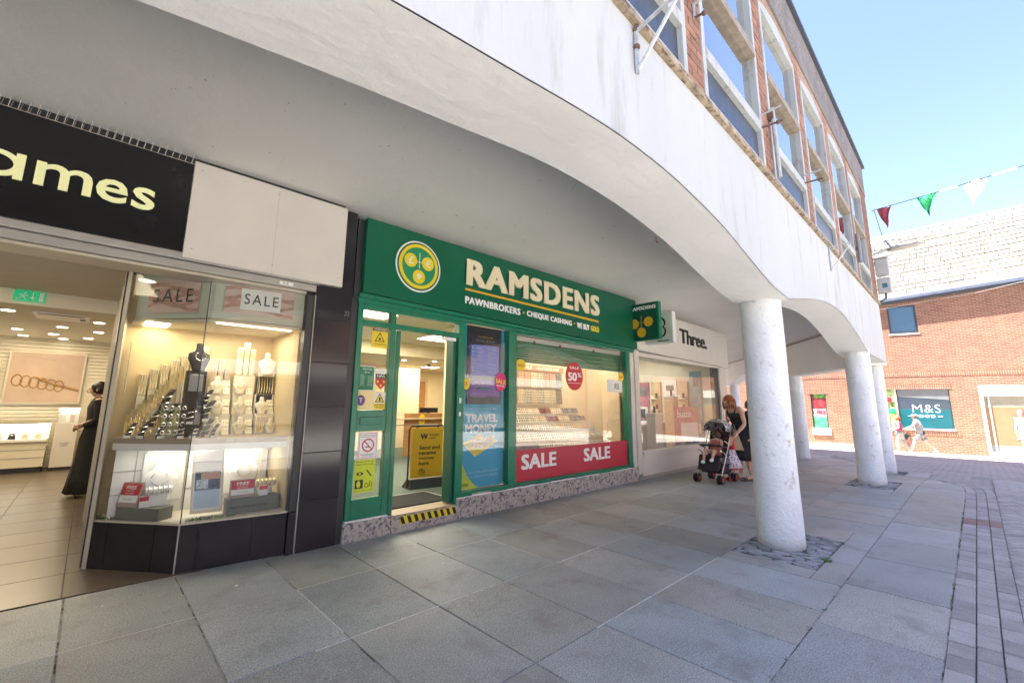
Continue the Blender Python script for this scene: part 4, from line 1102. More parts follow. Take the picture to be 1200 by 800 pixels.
# its end wall and interior
mb = MB(); p = [(11.92, 4.44), (23, 12.4)]
mb.prism([(11.955, 4.44), (11.955, 4.52), (22, 12.0), (22, 11.8)], -.4, 3.26); mb.build('end_wall', M_SOFFIT, ph)
B('interior_floor', ph, mat('pale_floor', (.45, .43, .40), .4), (7.45, 11.6, YS+.1, 10.5, .02, .06))
B('interior_back', ph, M_IVORY, (7.45, 11.9, 9.0, 9.05, .06, 2.8))
B('interior_side', ph, M_IVORY, (7.44, 7.47, YS+.12, 9, .06, 2.8), (11.62, 11.66, YS+.2, 9, .06, 2.8))
B('interior_ceiling', ph, M_CEILI, (7.45, 11.9, YS+.1, 9.0, 2.72, 2.78))

for x in (3.78, 5.60): B('panel_seam', sb, M_GREEND, (x, x+.003, YF-.0012, YF+.0005, 2.48, 3.32))
for x in (2.05, 3.70, 3.86, 5.52, 5.68, 7.3):
    for z in (2.56, 3.27): MB().disc((x, YF+.001, z if x < 5 or z > 3 else z-.06), .006, n=8, t=.003).build('screw_head', M_GREEND, sb)

B('pier_return', paw, M_DARKF, (1.877, 1.943, YS+.005, YS+.25, 0, 2.45))
# ================================================================ JEWELLER'S SHOP
jew = thing('jewellery_shop', 'jewellery shop with black fascia lettered ames, corner display window and open entrance', 'shop', (0, YS, 0))
B('sign_board', jew, M_BLACKG, (-7.5, .40, YS-.06, YS+.2, 2.565, 3.335), bevel=.003)
sgn = [c for c in jew.children if c.name.startswith('sign_board')][-1]
lettering('sign_name', 'warren j', M_SIGNY, sgn, (-1.95, YS-.061, 2.78), 1.02, .30, off=.012, depth=.012)
for ch_, xa_, xb_ in (('m', -.471, -.180), ('e', -.160, .020), ('s', .045, .185)): lettering('sign_letter', ch_, M_SIGNY, sgn, (xa_, YS-.061, 2.832), xb_-xa_, .178, off=.012, depth=.012)
ring = MB(); ro = [(-.655+.125*math.cos(2*PI*k/36), 2.925+.094*math.sin(2*PI*k/36)) for k in range(36)]; ri_ = [(-.650+.078*math.cos(2*PI*k/36), 2.925+.060*math.sin(2*PI*k/36)) for k in range(36)]
vv = [(x, YS-.073, z) for x, z in ro]+[(x, YS-.073, z) for x, z in ri_]+[(x, YS-.061, z) for x, z in ro]
ring.add(vv, [(k, (k+1) % 36, 36+(k+1) % 36, 36+k) for k in range(36)]+[(k, (k+1) % 36, 72+(k+1) % 36, 72+k) for k in range(36)]); ring.box(-.567, -.522, YS-.0735, YS-.061, 2.832, 3.018); ring.build('sign_letter', M_SIGNY, sgn)
B('white_panel', jew, M_CREAMP, (.405, 1.735, YS-.065, YS+.2, 2.515, 3.37), bevel=.004)
# bird spikes over the black board, one wire pair at a time joined as stuff
mb = MB(); x = -1.6
while x < .38:
    for dy in (0, .05): mb.cyl((x, YS-.05+dy, 3.335), (x+.012, YS-.08+dy*1.6, 3.415), .0022, n=4)
    x += .045
mb.box(-7.5, .40, YS-.055, YS-.03, 3.335, 3.342)
o = mb.build('bird_spikes', mat('spike_wire', (.5, .45, .4), .4, metal=.6), jew); o['kind'] = 'stuff'
B('dark_gap', jew, M_DARKF, (-7.5, 1.735, YS+.0, YS+.2, 3.342, 3.43))
# shutter track below the boards
B('shutter_track', jew, M_ALU, (-7.5, 1.52, YS-.05, YS+.06, 2.50, 2.562), (-7.5, 1.50, YS-.02, YS+.10, 2.43, 2.497), bevel=.006)
B('track_lip', jew, M_CHAMP, (-7.5, 1.42, YS+.02, YS+.30, 2.405, 2.427))
t_ = B('track_label', jew, M_WHITE, (1.16, 1.28, YS-.023, YS-.0205, 2.445, 2.475)); lettering('track_word', 'CE', M_BLACK, t_, (1.19, YS-.0235, 2.452), .05, .016, off=.01, depth=.0006)
# black granite pier, tile by tile
pier = B('black_pier', jew, M_DARKF, (1.505, 1.875, YS+.012, YS+.3, 0, 3.38))
zt = [0, .45, .88, 1.31, 1.74, 2.17, 2.60, 3.0, 3.38]
for i in range(len(zt)-1): B('wall_tile', pier, M_BTILE, (1.508, 1.872, YS-.01, YS+.010, zt[i]+.003, zt[i+1]-.003), bevel=.002)
B('tile_trim', pier, M_ALU, (1.496, 1.504, YS-.015, YS+.01, 0, 2.40))
lettering('pier_number', '33', M_GREYT, pier, (1.80, YS-.0105, 2.235), .05, .05, off=.0, depth=.001)
B('window_post', jew, M_DARKF, (1.43, 1.492, YS-.0, YS+.10, .365, 2.40), bevel=.004)
B('window_post', jew, M_BTILE, (1.432, 1.492, YS-.005, YS+.10, 0, .362))
# bay window: corner points
A_ = (.14, 5.19); C_ = (.65, 4.565); D_ = (1.43, 4.455)
def wallseg(p, q, y_in, z0, z1, th=.03, m=None, name='', parent=None, off=0.0, t0=0.0, t1=1.0):
    P = Vector((p[0], p[1], 0)); Q = Vector((q[0], q[1], 0)); d = (Q-P); L = d.length; d.normalize(); nrm = Vector((d.y, -d.x, 0))
    a = P+d*(L*t0)+nrm*off; b_ = P+d*(L*t1)+nrm*off
    mb = MB(); mb.hexa([(a.x, a.y, z0), (b_.x, b_.y, z0), (b_.x-nrm.x*th, b_.y-nrm.y*th, z0), (a.x-nrm.x*th, a.y-nrm.y*th, z0), (a.x, a.y, z1), (b_.x, b_.y, z1), (b_.x-nrm.x*th, b_.y-nrm.y*th, z1), (a.x-nrm.x*th, a.y-nrm.y*th, z1)])
    return mb.build(name, m, parent)
bed_ = MB(); bed_.prism([(.16, 5.19), (.66, 4.59), (1.43, 4.48), (1.43, 5.9), (.16, 5.9)], -.02, .355)
pl = bed_.build('window_plinth', M_DARKF, jew)
for (p, q, cuts) in ((A_, C_, (0, .20, .74, 1.0)), (C_, D_, (0, .165, .66, 1.0))):
    for i in range(len(cuts)-1):
        wallseg(p, q, 0, .0, .358, .018, M_BTILE, 'plinth_tile', pl, .004, cuts[i]+.004, cuts[i+1]-.004)
MB().hexa([(.645, 4.556, 0), (.655, 4.553, 0), (.66, 4.58, 0), (.65, 4.585, 0), (.645, 4.556, .36), (.655, 4.553, .36), (.66, 4.58, .36), (.65, 4.585, .36)]).build('corner_bead', M_ALU, pl)
wallseg(A_, C_, 0, .359, .372, .03, M_CHAMP, 'glazing_bead', jew, .006); wallseg(C_, D_, 0, .359, .372, .03, M_CHAMP, 'glazing_bead', jew, .006)
wallseg(A_, C_, 0, .373, 2.49, .010, M_GLASS, 'display_pane', jew, -.006, .0, .995); wallseg(C_, D_, 0, .373, 2.49, .010, M_GLASS, 'display_pane', jew, -.006, .005, 1.0)
MB().cyl((.655, 4.567, .373), (.655, 4.567, 2.49), .004, n=6).build('pane_joint', M_DARKF, jew)
MB().hexa([(.118, 5.185, 0), (.145, 5.165, 0), (.16, 5.21, 0), (.132, 5.225, 0), (.118, 5.185, 2.56), (.145, 5.165, 2.56), (.16, 5.21, 2.56), (.132, 5.225, 2.56)]).build('frame_post', M_CHAMP, jew)
for y0, y1, mm_ in ((5.232, 5.29, M_DARKF), (5.40, 5.45, M_CHAMP), (5.455, 5.50, M_DARKF), (6.2, 6.24, M_CHAMP), (7.12, 7.18, M_CHAMP)): B('frame_post', jew, mm_, (.108, .155, y0, y1, 0, 2.56))
B('side_pane', jew, M_GLASS, (.128, .134, 5.28, 7.12, .10, 2.50))
wallseg(A_, C_, 0, 2.491, 2.56, .03, M_DARKF, 'head_frame', jew, .0)
# cabinet inside the bay
M_SAGE = mat('sage_band', (.50, .53, .44), .6, var=.03)
wallseg(A_, C_, 0, 2.08, 2.49, .006, M_SAGE, 'header_panel', jew, -.05, .06, 1.0); wallseg(C_, D_, 0, 2.08, 2.49, .006, M_SAGE, 'header_panel', jew, -.05, .0, 1.0)
mb = MB(); mb.prism([(.20, 5.25), (.69, 4.66), (1.42, 4.55), (1.42, 5.42), (.20, 5.42)], 2.06, 2.08); mb.build('cabinet_ceiling', M_IVORY, jew)
lt = [(.30, .50), ]
for i in range(9):
    y = 5.10+i*.035
    B('light_strip', jew, emis('warm_strip_light', (1.0, .82, .50), .8), (.28, .46, y-.012, y+.008, 2.052, 2.058))
B('light_strip', jew, MATS['warm_strip_light'], (.75, 1.38, 4.66, 4.70, 2.050, 2.056))
M_DISPG = mat('golden_display_wall', (.60, .47, .27), .7, var=.04)
B('cabinet_back', jew, M_DISPG, (.16, 1.46, 5.42, 5.45, .36, 2.30))
B('cabinet_side', jew, M_DISPG, (1.42, 1.45, YS+.12, 5.42, .36, 2.30))
mb = MB(); mb.prism([(.20, 5.22), (.70, 4.70), (1.42, 4.60), (1.42, 5.42), (.20, 5.42)], .985, 1.03)
M_SHELF = mat('taupe_shelf', (.34, .27, .20), .5, var=.05); shf = mb.build('display_shelf', M_SHELF, jew)
for a, b_, o_ in (((.20, 5.22), (.70, 4.70), 0), ((.70, 4.70), (1.42, 4.60), 0)): wallseg(a, b_, 0, .93, .984, .02, M_WHITE, 'shelf_upstand', shf, .01)
lettering('shelf_word', 'WARREN JAMES', M_CHAMP, shf, (.92, 4.664, .995), .28, .02, depth=.003, off=.01)
mb = MB(); mb.prism([(.20, 5.22), (.66, 4.60), (1.42, 4.49), (1.42, 5.42), (.20, 5.42)], .356, .372); mb.build('display_floor', M_IVORY, jew)
B('lower_panel', jew, M_WHITE, (.22, 1.40, 5.12, 5.14, .372, .93))
for x in (.36, .72, 1.08, 1.33): B('panel_joint', jew, M_ALU, (x, x+.006, 5.112, 5.12, .38, .92))
for z in (.56, .75): B('panel_joint', jew, M_ALU, (.22, 1.40, 5.113, 5.12, z, z+.005))
MB().cyl((1.30, 5.05, .38), (1.30, 5.05, .93), .008, n=8).build('chrome_rod', M_SILV, jew)
lettering('logo_word', 'WARREN JAMES', M_CHAMP, jew, (1.12, 5.418, 1.93), .26, .022, depth=.003, off=.0)
MB().tube([(1.245+.03*math.cos(t/10*2*PI)*(1 if t < 99 else 1), 5.415, 2.00+.02*math.sin(t/10*2*PI)) for t in range(11)], .003, 5).build('logo_mark', M_CHAMP, jew)
# posters hung in the header
def sale_poster(label, p, q, t0, t1, z0, z1, off, card):
    P = Vector((p[0], p[1], 0)); Q = Vector((q[0], q[1], 0)); d = (Q-P).normalized(); L = (Q-P).length; nr_ = Vector((d.y, -d.x, 0))
    o = wallseg(p, q, 0, z0, z1, .003, M_PINK, 'sale_poster', None, off, t0, t1); tag(o, label, 'poster')
    W = L*(t1-t0); a = P+d*(L*t0)+nr_*(off+.001)
    prn = random.Random(int(t0*100)+3)
    for i in range(5):
        pts = []
        for k in range(9):
            s_ = k/8; pts.append((s_, .25+.13*i+.14*math.sin(s_*5+i*1.7)))
        rb = MB()
        rr_ = [[(a+d*(W*s_)+nr_*.0008*(i+1)) + Vector((0, 0, z0+(z1-z0)*max(.02, min(.98, v_)))) for s_, v_ in pts], [(a+d*(W*s_)+nr_*.0008*(i+1)) + Vector((0, 0, z0+(z1-z0)*max(.02, min(.98, v_-.11)))) for s_, v_ in pts]]
        rb.loft(rr_, close=False, cap=False); rb.build('ribbon_print', M_PINKD, o)
    if card: wallseg(p, q, 0, z0+(z1-z0)*.16, z0+(z1-z0)*.84, .001, M_PAPER, 'sale_card', o, off+.007, t0+(t1-t0)*.22, t0+(t1-t0)*.80)
    f0, f1 = (.27, .76) if card else (.10, .90)
    b0 = a+d*(W*f0)+nr_*.0085
    lettering('sale_word', 'SALE', M_BLACK, o, (b0.x, b0.y, z0+(z1-z0)*(.34 if card else .30)), W*(f1-f0), (z1-z0)*(.34 if card else .40), xdir=d, depth=.001, off=.0, spacing=1.25)
    b1 = a+d*(W*.36)+nr_*.0085
    lettering('maker_word', 'WARREN JAMES', M_GREYT, o, (b1.x, b1.y, z0+(z1-z0)*.86), W*.28, .010, xdir=d, depth=.0006)
sale_poster('blush SALE poster at the top of the angled jewellery window', A_, C_, .22, .84, 2.13, 2.44, -.035, False)
sale_poster('wider blush SALE poster with white card at the top of the front jewellery window', C_, D_, .15, .87, 2.14, 2.43, -.035, True)

# ---- things in the jewellery window
def bust(name, label, x, y, z, h, m, rz=0, chain=M_GOLDM, group=None):
    t = thing(name, label, 'necklace bust', (x, y, z), rz, group)
    mb = MB(); mb.smooth = True; n = 12; rings = []
    for s_, wx, wy in ((0, .20, .12), (.04, .22, .13), (.15, .24, .10), (.42, .36, .11), (.60, .34, .10), (.70, .16, .075), (.80, .115, .07), (.96, .12, .075), (1.0, .06, .04)):
        rings.append([(h*wx*math.cos(2*PI*k/n), h*wy*math.sin(2*PI*k/n)+h*.10*(s_-.4), h*s_) for k in range(n)])
    mb.loft(rings); mb.build('bust_form', m, t, world=False)
    pts = [(h*.17*math.sin(a_), -h*.10-h*.03*math.cos(a_*.7), h*(.66-.30*(math.cos(a_)*.5+.5)**1.0)) for a_ in [(-PI+.6)+(2*PI-1.2)*k/14 for k in range(15)]]
    MB().tube(pts, h*.010, 5).build('necklace', chain, t, world=False)
    MB().ball((0, -h*.135, h*.35), h*.025, 6, 5).build('pendant', chain, t, world=False)
    return t
def bracelet_block(label, x, y, z, w_, h, m, nb, rz=0, group=None):
    t = thing('bracelet_display', label, 'bracelet display', (x, y, z), rz, group)
    MB().box(-w_/2, w_/2, 0, .07, 0, h).build('display_block', m, t, bevel=.003, world=False)
    for i in range(nb):
        a = -w_/2+w_*(i+.5)/nb
        MB().tube([(a, -.004, h*.95), (a, -.01, h*.7), (a+.002, -.012, h*.4), (a, -.006, h*.08)], .0035, 5).build('bracelet', M_GOLDM, t, world=False)
    return t
def ticket_set(label, x, y, z, w_, h, rz=0, group=None, m=None):
    t = thing('earring_card', label, 'earring card', (x, y, z), rz, group)
    mb = MB(); mb.add([(-w_/2, 0, 0), (w_/2, 0, 0), (w_/2, .035, h), (-w_/2, .035, h), (-w_/2, .04, 0), (w_/2, .04, 0), (w_/2, .045, h), (-w_/2, .045, h)], [(0,1,2,3),(4,7,6,5),(0,3,7,4),(1,5,6,2),(0,4,5,1),(3,2,6,7)])
    mb.build('card', m or M_CREAML, t, world=False)
    for dx in (-.22, .22): MB().ball((w_*dx, .012, h*.6), .006, 6, 5).build('earring', M_GOLDM, t, world=False)
    return t
jr = random.Random(21)
# right hand cream group on the shelf, three stepped columns
cols = [(.93, 'left', 1.03), (1.13, 'middle', 1.03), (1.325, 'right', 1.03)]
lv = ('bottom', 'second', 'third')
for ci, (x, cn, z0) in enumerate(cols):
    hs = [.20, .22, .22]
    for k in range(3):
        z = z0+k*.195; y = 5.02+k*.07
        B('riser_box', shf, M_CREAML, (x-.088, x+.088, y, y+.12, z0+.001 if k == 0 else z0+.001+.0, z+.006)) if k else None
        if ci == 2 and k == 0:
            bracelet_block('cream block of bright bangles in the lowest row by the window post', x-.05, y, z+.007, .075, .17, M_CREAML, 4)
            bust('necklace_bust', 'small cream bust low in the right hand display column', x+.045, y, z+.007, .15, M_CREAML)
        elif ci == 2 and k == 2:
            bracelet_block('cream block of gold chains beneath the tallest cream bust', x, y, z+.007, .15, .19, M_CREAML, 6)
        else:
            bust('necklace_bust', 'cream necklace bust in the %s row of the %s display column' % (lv[k], cn), x-.035, y, z+.007, .17, M_CREAML)
            ticket_set('cream earring card beside the bust in the %s row, %s column' % (lv[k], cn), x+.05, y, z+.007, .06, .07)
            ticket_set('upper cream earring card in the %s row, %s column' % (lv[k], cn), x+.05, y+.03, z+.085, .06, .06)
bust('necklace_bust', 'tallest cream bust at the top of the right display column', 1.325, 5.16, 1.03+.585+.02, .23, M_CREAML)
B('riser_box', shf, M_CREAML, (1.25, 1.40, 5.16, 5.25, 1.031, 1.65))
for i in range(3):
    x = 1.08+i*.055; h = (.28, .34, .27)[i]
    bracelet_block('%s upright post of gold chains over the middle column' % ('left', 'tallest middle', 'right')[i], x, 5.20, 1.62, .045, h, M_CREAML, 2)
B('riser_box', shf, M_CREAML, (1.04, 1.225, 5.19, 5.30, 1.031, 1.615))
for i in range(3):
    x = .87+i*.055; h = (.20, .26, .18)[i]
    bracelet_block('%s taupe post of watches over the left column' % ('left', 'tallest', 'right')[i], x, 5.22, 1.50, .045, h, mat('taupe_block', (.42, .34, .27), .6), 1)
B('riser_box', shf, M_CREAML, (.84, 1.01, 5.20, 5.30, 1.031, 1.495))
# black bust group in the middle
bk = B('black_plinth_box', None, M_VELVETB, (.62, .77, 4.96, 5.08, 1.031, 1.63)); tag(bk, 'tall black plinth box with a printed bracelet under the black bust', 'display box')
B('plinth_print', bk, M_GREYT, (.64, .745, 4.957, 4.9595, 1.44, 1.60)); lettering('plinth_word', 'NEW IN', M_WHITET, bk, (.66, 4.956, 1.585), .06, .012, depth=.001, off=.01)
bust('necklace_bust', 'black necklace bust standing on the tall black plinth box', .70, 5.0, 1.632, .26, M_VELVETB, .25, M_SILV)
gcase = thing('glass_riser', 'clear glass riser of silver watches among the black stands', 'glass riser', (.56, 4.95, 1.03))
B('glass_block', gcase, glass_mat('display_glass', (.8, .86, .82), 1.4), (.47, .65, 4.90, 5.02, 1.032, 1.33))
for i in range(4):
    for k in range(4):
        MB().tube([(.49+k*.045+.015*math.cos(a_), 4.895, 1.08+i*.07+.015*math.sin(a_)) for a_ in [q*PI/4 for q in range(9)]], .004, 5).build('watch', M_SILV, gcase)
words = ['front left', 'front centre', 'front right', 'middle left', 'middle centre', 'middle right', 'back left', 'back centre', 'back right', 'left end', 'far left corner', 'beside the glass riser', 'right end']
for i, (x, y, z, h) in enumerate(((.36, 5.06, 1.03, .14), (.47, 4.93, 1.03, .13), (.60, 4.84, 1.03, .12), (.42, 5.14, 1.10, .17), (.53, 5.12, 1.14, .19), (.80, 4.92, 1.03, .17), (.50, 5.2, 1.26, .20), (.79, 4.99, 1.17, .19), (.79, 5.08, 1.30, .16), (.28, 5.16, 1.03, .13), (.70, 4.80, 1.03, .11), (.67, 4.90, 1.15, .16), (.84, 4.80, 1.03, .12))):
    t = thing('bangle_stand', 'black velvet bangle stand with silver bangles, %s of the dark group' % words[i], 'bangle stand', (x, y, z), jr.uniform(-.6, .6))
    mb = MB(); mb.smooth = True
    n = 10; rings = []
    for s_ in range(7):
        u_ = s_/6; rings.append([(h*.17*(1-.3*u_)*math.cos(2*PI*k/n)+h*.35*u_*u_, h*.14*math.sin(2*PI*k/n), h*u_) for k in range(n)])
    mb.loft(rings); mb.build('stand_form', M_VELVETB, t, world=False)
    for q in range(2):
        zz = h*(.35+.3*q); MB().tube([(h*.22*math.cos(a_)+h*.1*q, h*.2*math.sin(a_), zz+h*.06*math.cos(a_)) for a_ in [k*PI/6 for k in range(13)]], .0045, 5).build('bangle', M_SILV, t, world=False)
    MB().box(-.02, .03, -h*.26, -h*.24, 0, .022).build('price_ticket', M_PAPER, t, world=False)
# gold and silver twig-like chains fanned at the left
for i in range(12):
    x = .27+i*.034; y = 5.26-.01*(i % 3); z0 = 1.06+i*.045
    t = thing('chain_fan', 'fan of gold chains number %s step up the stair of the left corner' % ('one', 'two', 'three', 'four', 'five', 'six', 'seven', 'eight', 'nine', 'ten', 'eleven', 'twelve')[i], 'chain display', (x, y, z0))
    MB().box(-.016, .016, .02, .05, -.03-i*.045+.001, .17).build('display_block', M_CREAML, t, world=False)
    for q in range(4): MB().tube([(-.012+q*.008, .016, .17), (-.014+q*.009, .0, .09), (-.016+q*.010, -.004, .0)], .0022, 5).build('chain', M_GOLDM, t, world=False)
for i in range(3):
    t = B('certificate', None, M_CREAML, (.215, .222, 5.26, 5.38, 1.42+i*.16, 1.56+i*.16)); tag(t, 'cream framed card, %s of three on the left wall of the window' % ('lowest', 'middle', 'top')[i], 'card')
    B('card_print', t, M_CHAMP, (.2225, .2235, 5.29, 5.35, 1.48+i*.16, 1.49+i*.16), (.2225, .2235, 5.29, 5.35, 1.51+i*.16, 1.515+i*.16))
# lower tier
bust('necklace_bust', 'large white necklace bust below the shelf, left of the picture card', .53, 5.0, .50, .37, M_WHITE, -.1, M_SILV)
bust('necklace_bust', 'large white necklace bust below the shelf, right of the picture card', 1.16, 4.96, .52, .36, M_WHITE, .0, M_GOLDM)
for i, (x, w_) in enumerate(((.56, .30), (1.16, .36))):
    t = B('niche_frame', jew, M_WHITE, (x-w_/2, x+w_/2, 5.08, 5.11, .48, .90), bevel=.004)
    B('niche_light', t, emis('cool_strip_light', (1, .95, .85), .25), (x-w_/2+.02, x+w_/2-.02, 5.02, 5.06, .905, .912))
RZA = math.atan2(-.775, .632)
def AP(s_, t_): return (.14+.632*s_+.775*t_, 5.19-.775*s_+.632*t_)
q_ = AP(.37, .10); t = thing('display_block', 'dark grey display block in the angled side of the window', 'display block', (q_[0], q_[1], .373), RZA); MB().box(-.20, .20, -.07, .07, 0, .10).build('block_body', M_GREYB, t, bevel=.003, world=False)
t = B('display_block', None, M_GREYB, (.985, 1.40, 4.62, 4.78, .373, .50), bevel=.003); tag(t, 'dark grey display block behind the front pane', 'display block')
lettering('web_word', 'warrenjames.co.uk', M_BLACK, t, (1.005, 4.619, .415), .30, .03, off=.01, depth=.001)
lettering('web_word', 'warrenjames.co.uk', M_GREYT, jew, (.78, 4.528, .395), .38, .03, xdir=(.99, -.14, 0), off=.008, depth=.001)
for i, (x, y, z, rz, w_, h, lab) in enumerate(((AP(.25, .035)[0], AP(.25, .035)[1], .474, RZA, .19, .19, 'red and white FREE offer card on the left grey block'), (1.10, 4.66, .501, 0.0, .20, .155, 'red and white FREE offer card on the front grey block'))):
    t = thing('offer_card', lab, 'offer card', (x, y, z), rz)
    sl = .25 if i == 0 else .1
    def face(name, m, u0, u1, v0, v1, d):
        MB().add([(w_*(u0-.5)+0, h*v0*sl-d, h*v0), (w_*(u1-.5), h*v0*sl-d, h*v0), (w_*(u1-.5), h*v1*sl-d, h*v1), (w_*(u0-.5), h*v1*sl-d, h*v1)], [(0,1,2,3)]).build(name, m, t, world=False)
    mb = MB(); mb.hexa([(-w_/2, 0, 0), (w_/2, 0, 0), (w_/2, .02, 0), (-w_/2, .02, 0), (-w_/2, h*sl, h), (w_/2, h*sl, h), (w_/2, h*sl+.02, h), (-w_/2, h*sl+.02, h)]); mb.build('card_body', mat('taupe_card', (.36, .28, .26), .5), t, world=False)
    face('red_field', M_RED, .05, .95, .48, .95, .001); face('white_field', M_PAPER, .05, .95, .18, .47, .001)
    lettering('offer_word', 'FREE', M_WHITET, t, Vector((x, y, z))+Matrix.Rotation(rz, 3, 'Z')@Vector((-w_*.25, h*.72*sl-.002, h*.72)), w_*.5, h*.15, xdir=Matrix.Rotation(rz, 3, 'Z')@Vector((1, 0, 0)), up=Matrix.Rotation(rz, 3, 'Z')@Vector((0, sl, 1)), off=.02, depth=.001)
    for q in range(3): lettering('offer_word', ('engraving', 'ask in store', 'from 9.99')[q], (M_WHITET, M_WHITET, M_GREYT)[q], t, Vector((x, y, z))+Matrix.Rotation(rz, 3, 'Z')@Vector((-w_*.22, h*(.62, .53, .28)[q]*sl-.002, h*(.62, .53, .28)[q])), w_*.42, h*.06, xdir=Matrix.Rotation(rz, 3, 'Z')@Vector((1, 0, 0)), up=Matrix.Rotation(rz, 3, 'Z')@Vector((0, sl, 1)), off=.01, depth=.001)
for i, (x, y, z, lab) in enumerate(((AP(.42, .045)[0], AP(.42, .045)[1], .474, 'small red price card next to the ring roll on the left grey block'), (1.27, 4.65, .501, 'small red price card next to the ring roll on the front grey block'))):
    t = thing('price_card', lab, 'price card', (x, y, z)); MB().hexa([(-.035, 0, 0), (.035, 0, 0), (.035, .02, 0), (-.035, .02, 0), (-.035, .02, .085), (.035, .02, .085), (.035, .04, .085), (-.035, .04, .085)]).build('card_body', M_PAPER, t, world=False)
    MB().add([(-.035, .0105, .05), (.035, .0105, .05), (.035, .018, .083), (-.035, .018, .083)], [(0,1,2,3)]).build('red_field', M_RED, t, world=False)
for i, (x, y, z, lab) in enumerate(((AP(.46, .12)[0], AP(.46, .12)[1], .60, 'white ring roll with five bangles in the angled window side'), (1.31, 4.76, .60, 'white ring roll with five gold bangles behind the front pane'))):
    t = thing('ring_roll', lab, 'ring roll', (x, y, z)); MB().cyl((-.09, 0, 0), (.09, 0, 0), .03, n=14).build('roll', M_WHITE, t, world=False)
    MB().box(-.06, .06, -.01, .01, -.125 if i == 0 else -.1, -.028).build('roll_stand', M_WHITE, t, world=False)
    for q in range(5):
        a0 = -.07+q*.034; MB().tube([(a0, .037*math.cos(a_), .037*math.sin(a_)) for a_ in [k*PI/6 for k in range(13)]], .005, 5).build('bangle', M_GOLDM if i else M_SILV, t, world=False)
pc = thing('picture_card', 'framed card with a ring photograph on blue in the middle of the window', 'picture card', (.84, 4.72, .40))
mb = MB(); mb.hexa([(.735, 4.74, .40), (.965, 4.70, .40), (.968, 4.715, .40), (.738, 4.755, .40), (.725, 4.86, .945), (.955, 4.82, .945), (.958, 4.835, .945), (.728, 4.875, .945)]); mb.build('card_frame', M_CREAML, pc)
def pcq(name, m, u0, u1, v0, v1, d):
    a = Vector((.735, 4.74, .40)); X_ = Vector((.23, -.04, 0)); U_ = Vector((-.01, .12, .545)); N_ = X_.cross(U_).normalized()
    MB().add([a+X_*u+U_*v+N_*d for u, v in ((u0, v0), (u1, v0), (u1, v1), (u0, v1))], [(0,1,2,3)]).build(name, m, pc)
pcq('blank_field', M_PAPER, .06, .94, .05, .96, .002)
pcq('blue_field', mat('pale_blue_field', (.45, .58, .70), .5), .10, .90, .07, .34, .003)
pcq('photo_dark', mat('photo_slate', (.10, .13, .17), .4, var=.7, vscale=40), .10, .90, .34, .62, .003)
pcq('photo_hand', M_SKIN, .28, .88, .50, .60, .004); pcq('photo_gem', mat('photo_ice', (.5, .6, .66), .3, var=.4, vscale=60), .14, .52, .36, .50, .004)
gr = MB(); grn = random.Random(8)
for i in range(26): tuft(gr, .70+i*.013, 4.575-.001*i+.03, .374, 7, .045, grn, .02)
tag(gr.build('window_garland', M_LEAF), 'low green garland with small white flowers along the front of the window', 'garland')
gr = MB()
for i in range(6): tuft(gr, .20+i*.012, 5.17-i*.012, .374, 10, .05, grn, .025)
tag(gr.build('window_garland', M_LEAF), 'little green posy in the left corner of the jewellery window', 'posy')

# ---- jeweller's room
froot = structure('shop_floor', MB().box(-4.2, 1.49, 4.54, 14.0, -.03, -.006), mat('tile_grout', (.16, .13, .11), .9))
tt = MB().box(0, .592, 0, .592, -.02, 0).mesh('floor_tile', M_FTILE)
for i in range(6):
    for j in range(16):
        x, y = -3.0+i*.6+.03, 4.54+j*.6
        if x > .3: continue
        o = bpy.data.objects.new('floor_tile', tt); COL.objects.link(o); o.parent = froot; o.location = (x, y, 0)
B('floor_tile_edge', froot, M_FTILE, (.634, 1.49, 4.54, 4.60, -.02, -.0005), (.634, .66, 4.60, 14, -.02, -.0005))
B('lobby_ceiling', jew, M_CEILI, (-4.2, 1.5, YS+.30, 7.5, 2.61, 2.65))
B('bulkhead', jew, M_IVORY, (-4.2, 1.5, 7.5, 7.6, 2.44, 2.62))
B('room_ceiling', jew, M_CEILI, (-4.2, 1.9, 7.6, 14, 2.62, 2.66))
B('room_back', jew, M_IVORY, (-4.2, 1.9, 13.3, 13.34, 0, 2.62))
B('room_side', jew, M_IVORY, (-4.24, -4.2, YS+.2, 14, 0, 2.66), (1.52, 1.56, 5.5, 14, 0, 2.66))
for i in range(34):   # ribbed wall panels, one board at a time
    z = .12+i*.074
    B('wall_board', jew, M_IVORY, (-4.1, 1.5, 13.265, 13.298, z, z+.062))
pf = thing('jewellery_picture', 'large framed blush photograph of gold chains on the back wall', 'picture', (-.7, 13.2, 1.8))
B('frame', pf, M_CHAMP, (-1.26, -.15, 13.19, 13.22, 1.27, 2.33)); B('print', pf, mat('blush_photo', (.46, .33, .25), .5, var=.12, vscale=2), (-1.23, -.18, 13.184, 13.19, 1.30, 2.30))
lettering('print_word', 'WARREN JAMES', M_GREYT, pf, (-.86, 13.183, 2.17), .26, .022, off=.01, depth=.001)
for q in range(6): MB().tube([(-1.10+.12*q+.07*math.cos(a_), 13.178, 1.74-.02*q+.11*math.sin(a_)) for a_ in [k*PI/8 for k in range(17)]], .010, 5).build('chain_print', mat('bronze_print', (.30, .17, .05), .5), pf)
MB().tube([(-.85, 13.178, 1.80), (-.6, 13.178, 1.68), (-.35, 13.178, 1.60), (-.2, 13.178, 1.55)], .022, 6).build('chain_print', MATS['bronze_print'], pf)
p2 = thing('jewellery_picture', 'narrow framed picture cut by the left edge of the photo, back wall', 'picture', (-1.6, 13.2, 1.8)); B('frame', p2, M_CHAMP, (-1.9, -1.34, 13.19, 13.22, 1.50, 2.08)); B('print', p2, M_PINK, (-1.87, -1.37, 13.184, 13.19, 1.53, 2.05))
